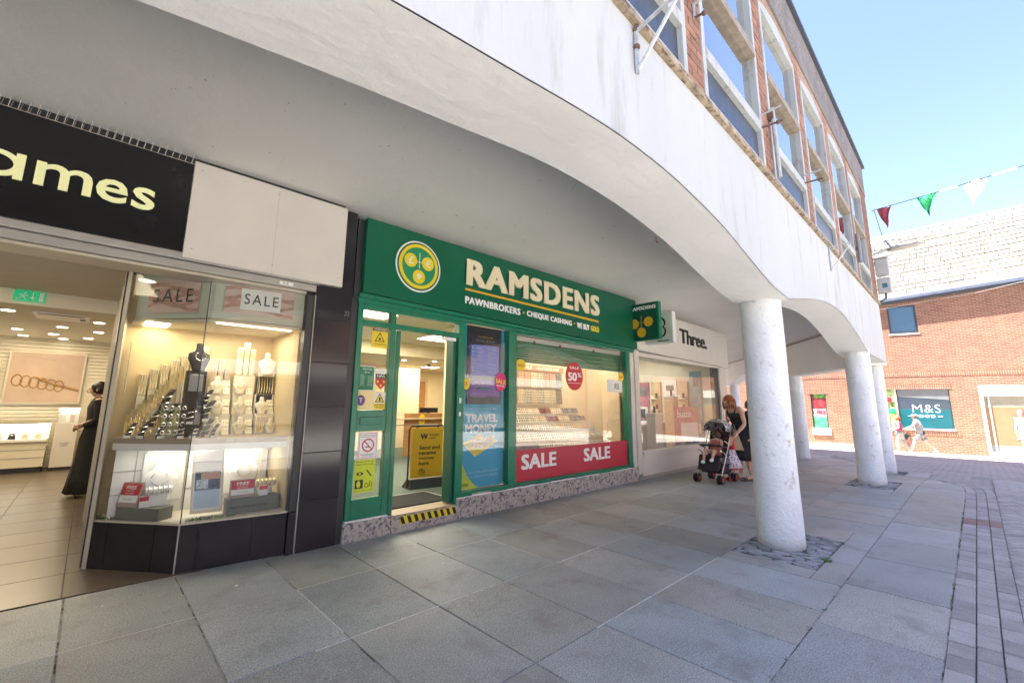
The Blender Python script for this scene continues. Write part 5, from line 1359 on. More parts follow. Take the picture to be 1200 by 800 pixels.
ctr = thing('display_counter', 'long cream jewellery counter with lit glass top along the back wall', 'counter', (-1.6, 12.7, 0))
B('counter_body', ctr, M_IVORY, (-4.0, -.50, 12.45, 13.0, .10, .57), bevel=.004); B('counter_plinth', ctr, M_DARKF, (-4.0, -.52, 12.50, 13.0, 0, .10))
for z in (.27, .42): B('drawer_gap', ctr, M_ALU, (-4.0, -.50, 12.443, 12.449, z, z+.008))
B('counter_tray', ctr, M_WHITE, (-4.0, -.50, 12.40, 13.0, .572, .61)); B('glass_front', ctr, M_GLASS, (-4.0, -.50, 12.41, 12.418, .612, .90)); B('glass_top', ctr, M_GLASS, (-4.0, -.50, 12.41, 13.0, .902, .91))
B('counter_light', ctr, emis('counter_light', (1, .93, .78), 1.2), (-4.0, -.52, 12.93, 12.98, .86, .885)); B('counter_back', ctr, M_WHITE, (-4.0, -.5, 13.0, 13.02, .572, .90))
for i in range(9):
    x = -2.0+i*.17; t = thing('jewellery_stand', 'small white stand of jewels in the lit counter, place %s from the left' % ('one', 'two', 'three', 'four', 'five', 'six', 'seven', 'eight', 'nine')[i], 'jewellery stand', (x, 12.65, .611))
    MB().hexa([(-.05, 0, 0), (.05, 0, 0), (.05, .08, 0), (-.05, .08, 0), (-.03, .05, .11), (.03, .05, .11), (.03, .07, .11), (-.03, .07, .11)]).build('stand_form', M_CREAML if i % 3 else M_VELVETB, t, world=False); MB().ball((0, .02, .07), .012, 6, 5).build('jewel', M_GOLDM, t, world=False)
ds = thing('display_pedestal', 'cream pedestal with WARREN JAMES and lit glass top beside the assistant', 'pedestal', (-.25, 12.8, 0))
B('pedestal_body', ds, M_CREAMP, (-.42, -.10, 12.55, 12.95, .06, .90), bevel=.004); B('pedestal_plinth', ds, M_DARKF, (-.44, .05, 12.58, 13.0, 0, .06)); B('glass_case', ds, M_GLASS, (-.41, -.11, 12.56, 12.94, .902, 1.20)); B('case_light', ds, MATS['counter_light'], (-.40, -.12, 12.88, 12.93, 1.16, 1.185)); B('case_back', ds, M_WHITE, (-.41, -.11, 12.945, 12.955, .9, 1.2))
lettering('pedestal_word', 'WARREN', M_GREYT, ds, (-.33, 12.548, .50), .14, .03, off=.01, depth=.001); lettering('pedestal_word', 'JAMES', M_GREYT, ds, (-.31, 12.548, .455), .10, .03, off=.01, depth=.001)
for dx in (-.07, .06): MB().box(-.26+dx-.04, -.26+dx+.03, 12.7, 12.74, .905, 1.06).build('price_card', M_PAPER if dx < 0 else M_PINK, ds)
# exit sign
ex = thing('exit_sign', 'green fire exit sign with running man, arrow and door fixed over the jeweller lobby', 'sign', (-.65, 7.48, 2.54))
B('sign_plate', ex, mat('exit_green', (.0, .24, .10), .4, emit=(0, .5, .2), estr=.05), (-.777, -.527, 7.47, 7.498, 2.478, 2.60))
B('door_symbol', ex, M_WHITET, (-.575, -.540, 7.465, 7.469, 2.49, 2.588)); B('arrow_symbol', ex, M_WHITET, (-.632, -.622, 7.465, 7.469, 2.52, 2.585)); MB().add([(-.650, 7.466, 2.53), (-.604, 7.466, 2.53), (-.627, 7.466, 2.498)], [(0,1,2)]).build('arrow_symbol', M_WHITET, ex)
MB().tube([(-.755, 7.466, 2.495), (-.725, 7.466, 2.510), (-.708, 7.466, 2.535), (-.685, 7.466, 2.515), (-.680, 7.466, 2.492)], .006, 5).tube([(-.735, 7.466, 2.545), (-.705, 7.466, 2.553), (-.680, 7.466, 2.540), (-.662, 7.466, 2.552)], .006, 5).ball((-.690, 7.466, 2.570), (.010, .003, .010), 8, 6).build('running_figure', M_WHITET, ex)
# downlights and the ceiling cassette
dlm = emis('downlight', (1.0, .88, .66), 2.0)
spots = [(-.56, 5.2, 2.61)] + [(x, y, 2.62) for x, y in ((-1.1, 11.8), (-.66, 12.2), (-.17, 12.5), (-.55, 13.0), (-1.11, 12.9), (-.05, 8.66), (-.04, 9.84), (-.03, 11.23), (-1.0, 9.4), (-.5, 10.9))]
for i, (x, y, z) in enumerate(spots):
    t = thing('downlight', ('round ceiling light over the jeweller entrance' if i == 0 else 'round recessed light, %s in the jeweller ceiling' % ('back row left', 'back row middle', 'back row right', 'nearest the wall picture', 'at the far left', 'front right', 'middle right', 'rear right', 'centre left', 'centre')[i-1]), 'ceiling light', (x, y, z))
    MB().cyl((0, 0, -.012), (0, 0, -.002), .085, .085, 18).build('trim_ring', M_WHITE, t, world=False); MB().cyl((0, 0, -.016), (0, 0, -.0125), .068, .068, 18).build('lens', dlm, t, world=False)
ac = thing('ceiling_cassette', 'square air conditioning cassette in the jeweller ceiling', 'air conditioner', (-.45, 9.6, 2.6)); B('cassette_body', ac, M_WHITE, (-.75, -.15, 9.2, 9.9, 2.595, 2.618), bevel=.004); B('cassette_slot', ac, M_DARKF, (-.70, -.20, 9.26, 9.32, 2.59, 2.5945), (-.26, -.20, 9.5, 9.7, 2.59, 2.5945))
def area(name, loc, sx, sy, power, col, rot=(0, 0, 0)):
    l = bpy.data.lights.new(name, 'AREA'); l.shape = 'RECTANGLE'; l.size = sx; l.size_y = sy; l.energy = power * .39; l.color = col
    o = bpy.data.objects.new(name, l); COL.objects.link(o); o.location = loc; o.rotation_euler = rot; return o
WARM = (1.0, .82, .54)
area('room_lamp', (-.9, 10.6, 2.58), 1.5, 4.0, 30, WARM)
area('lobby_lamp', (-.8, 6.0, 2.59), 1.2, 1.6, 7, WARM)
area('window_lamp', (.95, 4.95, 2.04), .7, .5, 2.7, (1, .90, .70))
area('window_lamp', (.38, 5.22, 2.04), .25, .25, .7, (1, .84, .58))
area('lower_lamp', (.85, 4.92, .925), 1.0, .2, .9, (1, .93, .80))

# ================================================================ PAWNBROKER'S ROOM
rf = structure('pawnbroker_floor', MB().box(1.92, 7.2, YS+.205, 14.5, .13, .17), M_CARPET)
RM = paw
B('room_ceiling', RM, M_CEILI, (1.92, 7.3, YS+.3, 8.4, 2.62, 2.66)); B('ceiling_step', RM, M_CREAMW, (1.92, 7.3, 8.4, 8.5, 2.35, 2.62)); B('room_ceiling', RM, M_CEILI, (1.92, 9.8, 8.5, 13.0, 2.35, 2.39))
B('room_side', RM, M_CREAMW, (1.88, 1.92, YS+.3, 11, .13, 2.66)); B('room_back', RM, M_CREAMW, (1.92, 6.75, 10.9, 10.95, .13, 2.40), (6.75, 9.8, 12.0, 12.05, .13, 2.40), (6.71, 6.75, 10.95, 12.0, .13, 2.4)); B('room_side', RM, M_CREAMW, (9.6, 9.64, 8.5, 12, .13, 2.4))
dr = B('inner_door', RM, M_WOOD, (7.02, 7.62, 11.955, 11.995, .17, 2.02)); B('door_frame', RM, M_WOODL, (6.94, 7.02, 11.94, 11.998, .17, 2.10), (7.62, 7.70, 11.94, 11.998, .17, 2.10), (7.02, 7.62, 11.94, 11.998, 2.02, 2.10)); B('vision_panel', dr, M_CREAMP, (7.10, 7.22, 11.948, 11.954, 1.15, 1.65))
ct = thing('service_counter', 'orange wooden service counter inside the pawnbroker shop', 'counter', (6.2, 8.8, .17)); B('counter_front', ct, M_WOOD, (5.25, 8.5, 9.0, 9.06, .17, 1.12), bevel=.005); B('counter_top', ct, M_WOODL, (4.6, 8.5, 8.90, 9.5, .98, 1.02), bevel=.005); B('counter_rail', ct, M_SILV, (4.3, 6.0, 8.8, 8.83, .86, .88))
mt = thing('desk_monitor', 'black monitor standing on the service counter', 'monitor', (6.0, 9.2, 1.02)); B('monitor_screen', mt, M_BLACK, (5.72, 6.22, 9.15, 9.19, 1.13, 1.25), bevel=.005); B('monitor_stand', mt, M_BLACK, (5.92, 6.0, 9.16, 9.2, 1.02, 1.13))
os_ = thing('oval_notice', 'orange oval notice on the front of the service counter', 'sign', (5.65, 9, 1)); MB().disc((5.68, 8.995, .97), .085, n=24, rz=.13).build('oval_plate', M_YEL, os_); lettering('oval_word', 'PAY', M_RED, os_, (5.62, 8.989, .94), .12, .06, off=.02, depth=.002)
rd = B('red_card_rack', None, M_RED, (4.45, 4.57, 8.45, 8.5, .9, 1.02)); tag(rd, 'small red leaflet holder at the left end of the counter', 'leaflet holder'); B('holder_stand', rd, M_SILV, (4.5, 4.52, 8.46, 8.49, .17, .9))
cmx = thing('dome_camera', 'small dark dome security camera on the pawnbroker ceiling', 'camera', (6.1, 9.45, 2.35)); MB().cyl((0, 0, -.03), (0, 0, -.001), .07, .07, 14).build('camera_base', M_WHITE, cmx, world=False); MB().ball((0, 0, -.04), .05, 10, 6).build('camera_dome', M_BLACK, cmx, world=False)
pnl = emis('ceiling_panel_light', (1.0, .95, .84), 1.2)
for i, (x0, x1, y0, y1, z, lab) in enumerate(((4.55, 5.2, 6.65, 7.5, 2.61, 'square ceiling light panel seen through the open door'), (2.5, 3.1, 5.5, 6.1, 2.61, 'square ceiling light panel near the pawnbroker entrance'), (2.4, 3.0, 7.6, 8.2, 2.61, 'square ceiling light panel seen through the door glass'), (6.6, 7.0, 10.3, 10.6, 2.34, 'small rear ceiling light panel over the counter'))):
    t = thing('ceiling_light_panel', lab, 'ceiling light', (x0, y0, z)); B('panel_frame', t, M_WHITE, (x0-.02, x1+.02, y0-.02, y1+.02, z, z+.008)); B('diffuser', t, pnl, (x0, x1, y0, y1, z-.004, z-.0005))
for i, (x, y) in enumerate(((5.25, 9.2), (5.9, 8.9), (6.9, 9.3))):
    t = thing('downlight', 'tiny recessed light, %s in the low pawnbroker ceiling' % ('left', 'middle', 'right')[i], 'ceiling light', (x, y, 2.35)); MB().cyl((0, 0, -.008), (0, 0, -.001), .05, .05, 14).build('lens', dlm, t, world=False)
area('room_lamp', (3.9, 7.2, 2.58), 1.6, 1.6, 26, (1, .90, .70)); area('rear_lamp', (7.0, 10.3, 2.32), 2.5, 1.2, 22, (1, .84, .58)); area('entrance_lamp', (2.8, 5.8, 2.58), .6, .6, 9, (1, .92, .75))
area('display_lamp', (5.7, 4.85, 2.31), 2.6, .4, 8, (1, .84, .60))
# doormat
mt = B('door_mat', None, M_MAT, (2.50, 3.42, YS+.26, 5.28, .171, .182)); tag(mt, 'dark doormat with a pale edge just inside the open door', 'doormat'); B('mat_edge', mt, M_CREAMP, (2.46, 3.44, 5.281, 5.295, .171, .184), (3.421, 3.435, YS+.26, 5.28, .171, .184))
# A-board
ab = thing('pavement_sign', 'yellow A-board lettered Send and receive money here in a black frame', 'A-board', (3.66, 5.62, .17), R(-6))
def abp(name, m, pts, r): MB().tube(pts, r, 8).build(name, m, ab, world=False)
abp('tube_frame', M_BLACK, [(-.30, -.02, .02), (-.29, 0, .45), (-.285, .02, .80), (-.25, .02, .855), (.25, .02, .855), (.285, .02, .80), (.29, 0, .45), (.30, -.02, .02)], .013)
MB().hexa([(-.31, -.13, .0), (.31, -.13, .0), (.31, .16, .0), (-.31, .16, .0), (-.27, -.06, .12), (.27, -.06, .12), (.27, .08, .12), (-.27, .08, .12)]).build('water_base', M_BLACK, ab, bevel=.01, world=False)
yb = MB().box(-.255, .255, -.006, .01, .13, .83).build('sign_panel', mat('amber_panel', (.82, .40, .01), .35, var=.03), ab, bevel=.004, world=False)
for x in (-.17, .17): MB().box(x-.008, x+.008, -.008, .02, .83, .86).build('hanger', M_BLACK, ab, world=False)
def abt(s, x, z, w_, h, m=M_BLACK, off=.015):
    o = lettering('panel_words', s, m, None, (x, -.0065, z), w_, h, off=off, depth=.002); o.parent = yb
abt('Send and', -.13, .52, .33, .055); abt('receive', -.13, .445, .27, .055); abt('money', -.13, .37, .25, .04); abt('here', -.13, .30, .16, .055)
abt('W', -.12, .665, .12, .075, off=.05); abt('Western', .02, .71, .16, .03); abt('Union', .02, .665, .11, .03)
MB().tube([(-.08+.045*math.cos(k*PI/3+PI/6), -.01, .21+.045*math.sin(k*PI/3+PI/6)) for k in range(7)], .004, 5).build('hexagon_mark', M_BLACK, yb, world=False); abt('T', -.10, .19, .04, .045)

# ---- goods in the pawnbroker window
hd = B('header_strip', paw, mat('coral_header', (.66, .28, .18), .5), (4.32, 6.35, 5.27, 5.30, 1.93, 2.02))
lettering('header_word', 'CHRISTMAS SALE', M_WHITET, hd, (4.55, 5.269, 1.95), .55, .05, off=.02, depth=.002); lettering('header_word', 'SALE', M_WHITET, hd, (5.30, 5.269, 1.95), .2, .05, off=.02, depth=.002); lettering('header_word', 'HALF PRICE SALE', M_WHITET, hd, (5.62, 5.269, 1.95), .6, .05, off=.02, depth=.002)
M_PADW = mat('ivory_pad', (.74, .66, .52), .7, var=.08, vscale=40, rnd=.12); M_PADB = mat('brown_pad', (.30, .19, .13), .7, var=.3, vscale=60); M_PADG = mat('grey_pad', (.22, .24, .25), .7, var=.3, vscale=60)
wr = random.Random(14)
ordn = ['first', 'second', 'third', 'fourth', 'fifth', 'sixth', 'seventh', 'eighth', 'ninth', 'tenth', 'eleventh', 'twelfth', 'thirteenth', 'fourteenth', 'fifteenth']
M_PINKP = mat('salmon_pad', (.60, .36, .27), .7, var=.15, vscale=40)
M_JEWEL = [mat('aged_gold', (.50, .27, .05), .3, metal=.6, var=.3, vscale=80), mat('dark_gem', (.10, .05, .05), .2, var=.4, vscale=80), mat('grey_silver', (.35, .35, .36), .25, metal=.6)]
def pad(name, label, cat, x0, x1, y, z0, z1, m, tilt, nx, nz, rr, g=None):
    t = thing(name, label, cat, ((x0+x1)/2, y, z0), 0, g); w_ = x1-x0; h = z1-z0
    MB().hexa([(-w_/2, 0, 0), (w_/2, 0, 0), (w_/2, .02, 0), (-w_/2, .02, 0), (-w_/2, tilt, h), (w_/2, tilt, h), (w_/2, tilt+.02, h), (-w_/2, tilt+.02, h)]).build('pad', m, t, world=False)
    jw = MB()
    for i in range(nx):
        for k in range(nz):
            px_ = -w_/2+w_*(i+.5)/nx+wr.uniform(-.003, .003); v_ = (k+.5)/nz; jw.ball((px_, tilt*v_-.005, h*v_), (rr, .005, rr*1.4), 5, 4)
    o = jw.build('jewels', M_JEWEL[wr.choice((0, 0, 0, 1, 2))], t, world=False); o['kind'] = 'stuff'
    return t
for i in range(12):
    x0 = 4.34+i*.165
    for k in range(2):
        m = M_PADB if i in (3, 4) else (M_PADG if i == 11 else M_PADW)
        pad('chain_pad', '%s chain pad from the left, %s row, back of the pawnbroker window' % (ordn[i], ('lower', 'upper')[k]), 'chain pad', x0, x0+.15, 5.26, 1.36+k*.28, 1.62+k*.28, (M_PINKP if i in (5, 6, 9, 10) and k else m), .02, 4, 6, .010)
for r_ in range(5):
    zz = 1.19-r_*.0+0; zz = (1.20, 1.07, .94, .80, .66)[r_]; yy = (5.10, 4.98, 4.86, 4.76, 4.62)[r_]
    B('display_step', wi, M_IVORY if r_ != 3 else M_WOODL, (4.33, 6.95 - .08*(4-r_), yy+.03, 5.31, .641, zz-.004))
    nn = 15
    for i in range(nn):
        w_ = (2.55-.08*(4-r_))/nn; x0 = 4.35+i*w_
        m = M_PADW
        if r_ in (0, 1) and i in (8, 9): m = mat('wine_pad', (.22, .03, .04), .6, var=.3, vscale=50)
        if r_ in (0, 1) and i > 11: m = M_PADG
        if r_ == 4 and i < 4: m = M_PADG
        pad('ring_tray', '%s ring tray from the left on the %s step of the window' % (ordn[i], ('top', 'second', 'third', 'fourth', 'lowest')[r_]), 'ring tray', x0, x0+w_*.9, yy, zz, zz+.085, m, .05, 3, 2, .012)

# ---- phone shop interior
lb = thing('hanging_light_box', 'long white light box with black lettering hanging in the phone shop', 'light box', (9.3, 6.0, 2.0)); B('box_body', lb, mat('white_lightbox', (.8, .8, .8), .5, emit=(1, 1, 1), estr=.15), (8.4, 10.2, 6.0, 6.12, 1.92, 2.12)); lettering('box_word', 'Three', M_BLACK, lb, (9.1, 5.998, 1.96), .5, .12, off=.02, depth=.003)
for x in (8.6, 10.0): MB().cyl((x, 6.06, 2.12), (x, 6.06, 2.72), .008, n=6).build('hanger', M_ALU, lb)
for i in range(4):
    x = 8.3+i*.9; t = thing('wall_display', 'tall light wood display bay, %s from the left in the phone shop' % ordn[i], 'shelf unit', (x, 8.8, .06)); B('bay_back', t, M_WOODL, (x-.38, x+.38, 8.85, 8.95, .06, 2.2))
    for z in (.6, 1.0, 1.4, 1.8): B('shelf', t, M_IVORY, (x-.36, x+.36, 8.6, 8.848, z, z+.03))
    for q in range(3): B('phone', t, M_BLACK, (x-.25+q*.2, x-.18+q*.2, 8.62, 8.64, 1.431, 1.57))
for i, (x, w_) in enumerate(((8.35, .5), (9.9, .9))):
    t = thing('display_table', ('narrow', 'wide')[i]+' pale display table inside the phone shop window', 'table', (x, 6.2, .06)); B('table_top', t, M_WHITE, (x-w_, x+w_, 5.9, 6.6, .82, .87), bevel=.004)
    for sx in (-1, 1):
        for sy in (5.95, 6.5): B('leg', t, M_WOODL, (x+sx*(w_-.08)-.03, x+sx*(w_-.08)+.03, sy, sy+.06, .06, .818))
po = thing('window_poster', 'pink standing poster at the left of the phone shop window', 'poster', (7.85, 5.0, .5)); B('poster_board', po, mat('pink_poster', (.45, .16, .17), .5, var=.4, vscale=4), (7.70, 7.98, 4.95, 4.98, .45, 1.62)); B('poster_foot', po, M_ALU, (7.7, 7.98, 4.85, 5.1, .065, .10)); B('poster_post', po, M_ALU, (7.82, 7.85, 4.96, 4.975, .10, .45))
po = thing('window_poster', 'red poster lettered buzzin in the right half of the phone shop window', 'poster', (10.3, 4.8, .5)); B('poster_board', po, mat('coral_poster', (.55, .20, .15), .5, var=.3, vscale=5), (9.75, 11.0, 4.80, 4.83, .52, 1.32)); lettering('poster_word', 'buzzin', M_WHITET, po, (9.85, 4.798, 1.08), .75, .16, off=.02, depth=.003); B('poster_blob', po, M_WHITE, (10.0, 10.9, 4.79, 4.799, .60, .95))
area('phone_lamp', (9.5, 6.6, 2.68), 3.0, 2.0, 20, (1, .95, .85))
B('ceiling_beam', ph, M_IVORY, (7.6, 11.6, 5.3, 5.5, 2.4, 2.71))

for i, (x, y, c_, z1) in enumerate(((8.2, 5.2, M_PINKD, 1.0), (8.75, 5.4, M_WOODL, 1.5), (9.35, 5.1, M_CREAMP, 1.15), (10.6, 5.3, M_WOODL, 1.55), (11.0, 5.0, M_GREYB, .95))):
    t = thing('display_stand', '%s display stand from the left just inside the phone shop window' % ordn[i], 'display stand', (x, y, .06))
    B('stand_column', t, c_, (x-.14, x+.14, y-.12, y+.12, .06, z1), bevel=.006); B('stand_top', t, M_WHITE, (x-.16, x+.16, y-.14, y+.14, z1+.002, z1+.03)); B('handset', t, M_BLACK, (x-.04, x+.04, y-.02, y, z1+.031, z1+.18), bevel=.004); B('ticket', t, M_PAPER, (x+.06, x+.12, y-.03, y-.02, z1+.031, z1+.09))

tw = random.Random(77)
for i in range(9):
    x = .27+i*.040; y = 5.20-i*.018; z0 = 1.031+max(0, i-2)*.012
    t = thing('earring_tree', '%s wire earring tree from the left in the corner of the jewellery window' % ordn[i], 'earring tree', (x, y, z0)); g_, s_ = MB(), MB()
    MB().cyl((0, 0, 0), (0, 0, .008), .018, n=10).build('tree_base', M_CREAML, t, world=False)
    for q in range(9):
        a_ = tw.uniform(0, 2*PI); h_ = tw.uniform(.06, .19); r_ = tw.uniform(.01, .035)
        g_.tube([(0, 0, .008), (r_*.4*math.cos(a_), r_*.4*math.sin(a_), h_*.6), (r_*math.cos(a_), r_*math.sin(a_), h_)], .0013, 4); s_.ball((r_*math.cos(a_), r_*math.sin(a_), h_), .0065, 6, 4)
    o = g_.build('wire_branches', M_GOLDM, t, world=False); o['kind'] = 'stuff'; o = s_.build('earrings', M_SILV if i % 2 else M_GOLDM, t, world=False); o['kind'] = 'stuff'
for i in range(7):
    x = .34+i*.075; y = 5.34; z0 = 1.40+.05*i
    bracelet_block('%s tall gold chain block on the rear left wall of the jewellery window' % ordn[i], x, y, z0, .06, .20, M_CREAML, 3)
    B('riser_box', shf, M_CREAML, (x-.03, x+.03, y, y+.07, 1.031, z0-.001))

M_SCUFF = mat('faint_scuff', (.52, .48, .43), .7, var=.2, vscale=30)
wp = [c for c in jew.children if c.name.startswith('white_panel')][0]
for x in (.46, 1.07, 1.68):
    for z in (2.60, 3.30): MB().disc((x, YS-.066, z), .006, n=8, t=.002).build('screw_head', M_ALU, wp)
B('panel_seam', wp, M_SCUFF, (1.070, 1.073, YS-.0665, YS-.065, 2.52, 3.365))


for i, (y0, y1, z0, z1, m_, lab) in enumerate(((4.95, 5.25, .5, 2.25, mat('aqua_poster', (.16, .34, .38), .5, var=.5, vscale=3), 'tall blue green poster panel nearest the glass on the phone shop side wall'), (5.62, 6.02, 1.35, 2.05, M_WHITE, 'white lit picture panel high on the phone shop side wall'), (6.45, 6.95, .9, 2.0, mat('rose_poster', (.45, .16, .20), .5, var=.5, vscale=3), 'rose coloured poster farther back on the phone shop side wall'))):
    t = thing('wall_poster', lab, 'poster', (11.6, y0, z0)); B('poster_sheet', t, m_, (11.585, 11.615, y0, y1, z0, z1)); B('poster_panel', t, M_PAPER, (11.575, 11.584, y0+.06, y1-.06, z0+.15, z0+.40)); B('poster_dark', t, M_GREYB, (11.576, 11.584, y0+.08, y1-.10, z1-.40, z1-.15))
for i, y in enumerate((5.30, 6.08, 7.05)):
    t = thing('shelf_unit', '%s slim wooden phone rack along the phone shop side wall' % ordn[i], 'shelf unit', (11.5, y, .06)); B('rack_back', t, M_WOODL, (11.54, 11.61, y, y+.28, .06, 2.0))
    for z in (.62, .92, 1.22, 1.52): B('shelf', t, M_IVORY, (11.38, 11.538, y+.01, y+.27, z, z+.025)); B('handset', t, M_BLACK, (11.46, 11.475, y+.05, y+.11, z+.026, z+.16)); B('price_ticket', t, M_PAPER, (11.44, 11.445, y+.15, y+.24, z+.026, z+.10))
cn = thing('sales_counter', 'long white sales counter with wooden front inside the phone shop', 'counter', (10.9, 6.8, .06)); B('counter_body', cn, M_WOODL, (10.7, 11.2, 5.7, 7.6, .06, .88)); B('counter_top', cn, M_WHITE, (10.66, 11.24, 5.66, 7.64, .882, .93), bevel=.004); B('till_screen', cn, M_BLACK, (10.85, 10.9, 6.2, 6.5, 1.02, 1.25)); B('till_stand', cn, M_BLACK, (10.86, 10.9, 6.32, 6.38, .931, 1.02))
# ================================================================ FAR BRICK STORE (across the end of the street)
def WX(y, d=0.0): return 27.80 + (3.0-y)*.2 - d      # wall face, d towards the camera
def fbox(y0, y1, d0, d1, z00, z01, z10, z11):
    """box on the store wall between y0 (left, larger y) and y1; z at y0: z00..z01, at y1: z10..z11"""
    return [(WX(y0, d0), y0, z00), (WX(y1, d0), y1, z10), (WX(y1, d1), y1, z10), (WX(y0, d1), y0, z00), (WX(y0, d0), y0, z01), (WX(y1, d0), y1, z11), (WX(y1, d1), y1, z11), (WX(y0, d1), y0, z01)]
def FB(name, parent, m, *bs, bevel=0.0):
    mb = MB()
    for b_ in bs: mb.hexa(fbox(*b_))
    return mb.build(name, m, parent, bevel)
store = thing('brick_store', 'orange brick food store with pale stone slate roof at the end of the street', 'building', (28, 0, -.65))
zgut = lambda y: 6.55 + (2.77-y)*.085
# wall with openings: strips between the openings
op = [(5.95, 5.30, .28, 2.0, 'p'), (2.98, 0.79, .40, 2.20, 'm'), (-.13, -3.4, -.62, 2.35, 's')]
ys_ = sorted({24, -30, 5.95, 5.30, 2.98, .79, -.13, -3.4, 2.52, 1.50}, reverse=True)
mb = MB()
def zwin(y): return None
for i in range(len(ys_)-1):
    a, b_ = ys_[i], ys_[i+1]; mid = (a+b_)/2; segs = [(-1.2, 9)]
    holes = [(z0, z1) for (ya, yb, z0, z1, _) in op if yb < mid < ya]
    if 1.50 < mid < 2.52: holes.append((4.86, 6.22))
    z = -1.2
    for (h0, h1) in sorted(holes):
        mb.hexa(fbox(a, b_, 0, -.35, z, h0, z, h0)); z = h1
    mb.hexa(fbox(a, b_, 0, -.35, z, zgut(a)-.15, z, zgut(b_)-.15))
mb.build('brick_wall', M_BRICKF, store)
FB('soldier_band', store, M_SOLD, (24, -30, .012, 0, 2.72, 2.92, 2.90, 3.10)); FB('header_course', store, M_SOLD, (3.1, .7, .014, .002, 2.201, 2.42, 2.201, 2.42)); FB('header_course', store, M_SOLD, (6.1, 5.2, .014, .002, 2.001, 2.2, 2.001, 2.2)); FB('sill_course', store, M_SOLD, (3.1, .6, .014, .002, .10, .325, .10, .325))
FB('plinth_course', store, mat('grey_plinth', (.22, .2, .19), .9), (24, 4.3, .01, 0, -1.0, -.42, -1.0, -.42))
FB('gutter', store, mat('slate_grey_gutter', (.10, .12, .17), .4), (24, -30, .30, .0, zgut(24)-.14, zgut(24), zgut(-30)-.14, zgut(-30)), bevel=.01); FB('fascia_board', store, M_COPING, (24, -30, .20, .0, zgut(24)-.24, zgut(24)-.145, zgut(-30)-.24, zgut(-30)-.145)); FB('roof_edge', store, M_ALU, (24, -30, .22, -.02, zgut(24)+.004, zgut(24)+.10, zgut(-30)+.004, zgut(-30)+.10))
# upper window
uw = FB('window', store, M_DARKF, (2.53, 2.46, -.02, -.10, 4.86, 6.22, 4.86, 6.22), (1.56, 1.49, -.02, -.10, 4.86, 6.22, 4.86, 6.22), (2.46, 1.56, -.02, -.10, 6.15, 6.22, 6.15, 6.22), (2.46, 1.56, -.02, -.10, 4.86, 4.93, 4.86, 4.93)); FB('pane', uw, mat('blue_grey_glazing', (.07, .14, .21), .12, var=.1, vscale=.7), (2.46, 1.56, -.06, -.08, 4.93, 6.15, 4.93, 6.15)); FB('sill', uw, M_WHITE, (2.56, 1.46, .03, -.02, 4.80, 4.855, 4.80, 4.855))
FB('head_course', store, M_SOLD, (2.7, 1.3, .012, .002, 6.225, 6.34, 6.225, 6.38))
# M&S food window
mw = FB('window', store, M_DARKF, (2.60, 2.56, -.05, -.10, .40, 2.20, .40, 2.20), (.83, .79, -.05, -.10, .40, 2.20, .40, 2.20)); FB('dark_upper_film', mw, mat('slate_film', (.035, .05, .075), .2, var=.1), (2.56, .83, -.07, -.09, 1.28, 2.2, 1.28, 2.2)); FB('teal_film', mw, mat('teal_film', (.0, .085, .11), .25, var=.12), (2.56, .83, -.07, -.09, .40, 1.278, .40, 1.278)); FB('grey_blind', mw, mat('blind_grey', (.16, .17, .18), .5), (2.56, .83, -.062, -.069, 1.86, 2.2, 1.70, 2.2)); FB('sill', mw, M_WHITE, (3.0, .76, .05, -.04, .33, .40, .33, .40))
lettering('window_word', 'M&S', M_WHITET, mw, (WX(2.02, -.058), 2.10, 1.13), .96, .36, xdir=(.196, -.98, 0), depth=.008, off=-.018, spacing=1.05); lettering('window_word', 'FOOD', M_WHITET, mw, (WX(1.96, -.058), 2.05, .90), .70, .13, xdir=(.196, -.98, 0), depth=.008, off=.03, spacing=1.3); FB('window_rule', mw, M_WHITET, (1.28, 1.12, -.052, -.060, .94, .985, .94, .985))
fp = FB('food_poster', mw, mat('market_print', (.30, .42, .16), .5, var=.9, vscale=6), (2.97, 2.68, -.06, -.09, .40, 2.20, .40, 2.20)); FB('mullion', mw, M_CHAMP, (2.68, 2.60, -.03, -.10, .40, 2.20, .40, 2.20)); 
MB().ball((WX(2.85, -.03), 2.80, 1.18), (.03, .14, .14), 12, 8).build('green_apple_print', mat('apple_green', (.02, .33, .14), .4), fp); MB().ball((WX(2.9, -.03), 2.88, 1.72), (.03, .11, .13), 12, 8).build('red_fruit_print', M_RED, fp)
# left poster window
lw = FB('window', store, M_DARKF, (5.95, 5.90, -.03, -.10, .28, 2.0, .28, 2.0), (5.35, 5.30, -.03, -.10, .28, 2.0, .28, 2.0)); FB('window_bottom_panel', lw, M_CREAMP, (6.0, 5.22, .06, -.10, -.05, .279, -.05, .279))
FB('poster_dark', lw, mat('dark_red_print', (.26, .03, .04), .5, var=.8, vscale=5), (5.90, 5.35, -.05, -.08, 1.25, 2.0, 1.25, 2.0)); FB('poster_pink', lw, mat('pink_letter_print', (.62, .30, .34), .5, var=.8, vscale=7), (5.9, 5.35, -.05, -.08, .85, 1.249, .85, 1.249)); FB('poster_green', lw, mat('leaf_green_print', (.06, .40, .18), .5, var=.6, vscale=6), (5.9, 5.35, -.05, -.08, .28, .849, .28, .849)); FB('poster_top', lw, mat('leafy_print', (.12, .28, .05), .5, var=.6, vscale=9), (5.8, 5.35, -.046, -.0495, 1.78, 2.0, 1.78, 2.0))
lettering('poster_word', 'NICE', M_RED, lw, (WX(5.75, -.04), 5.75, .98), .36, .2, xdir=(.196, -.98, 0), depth=.006, off=.03)
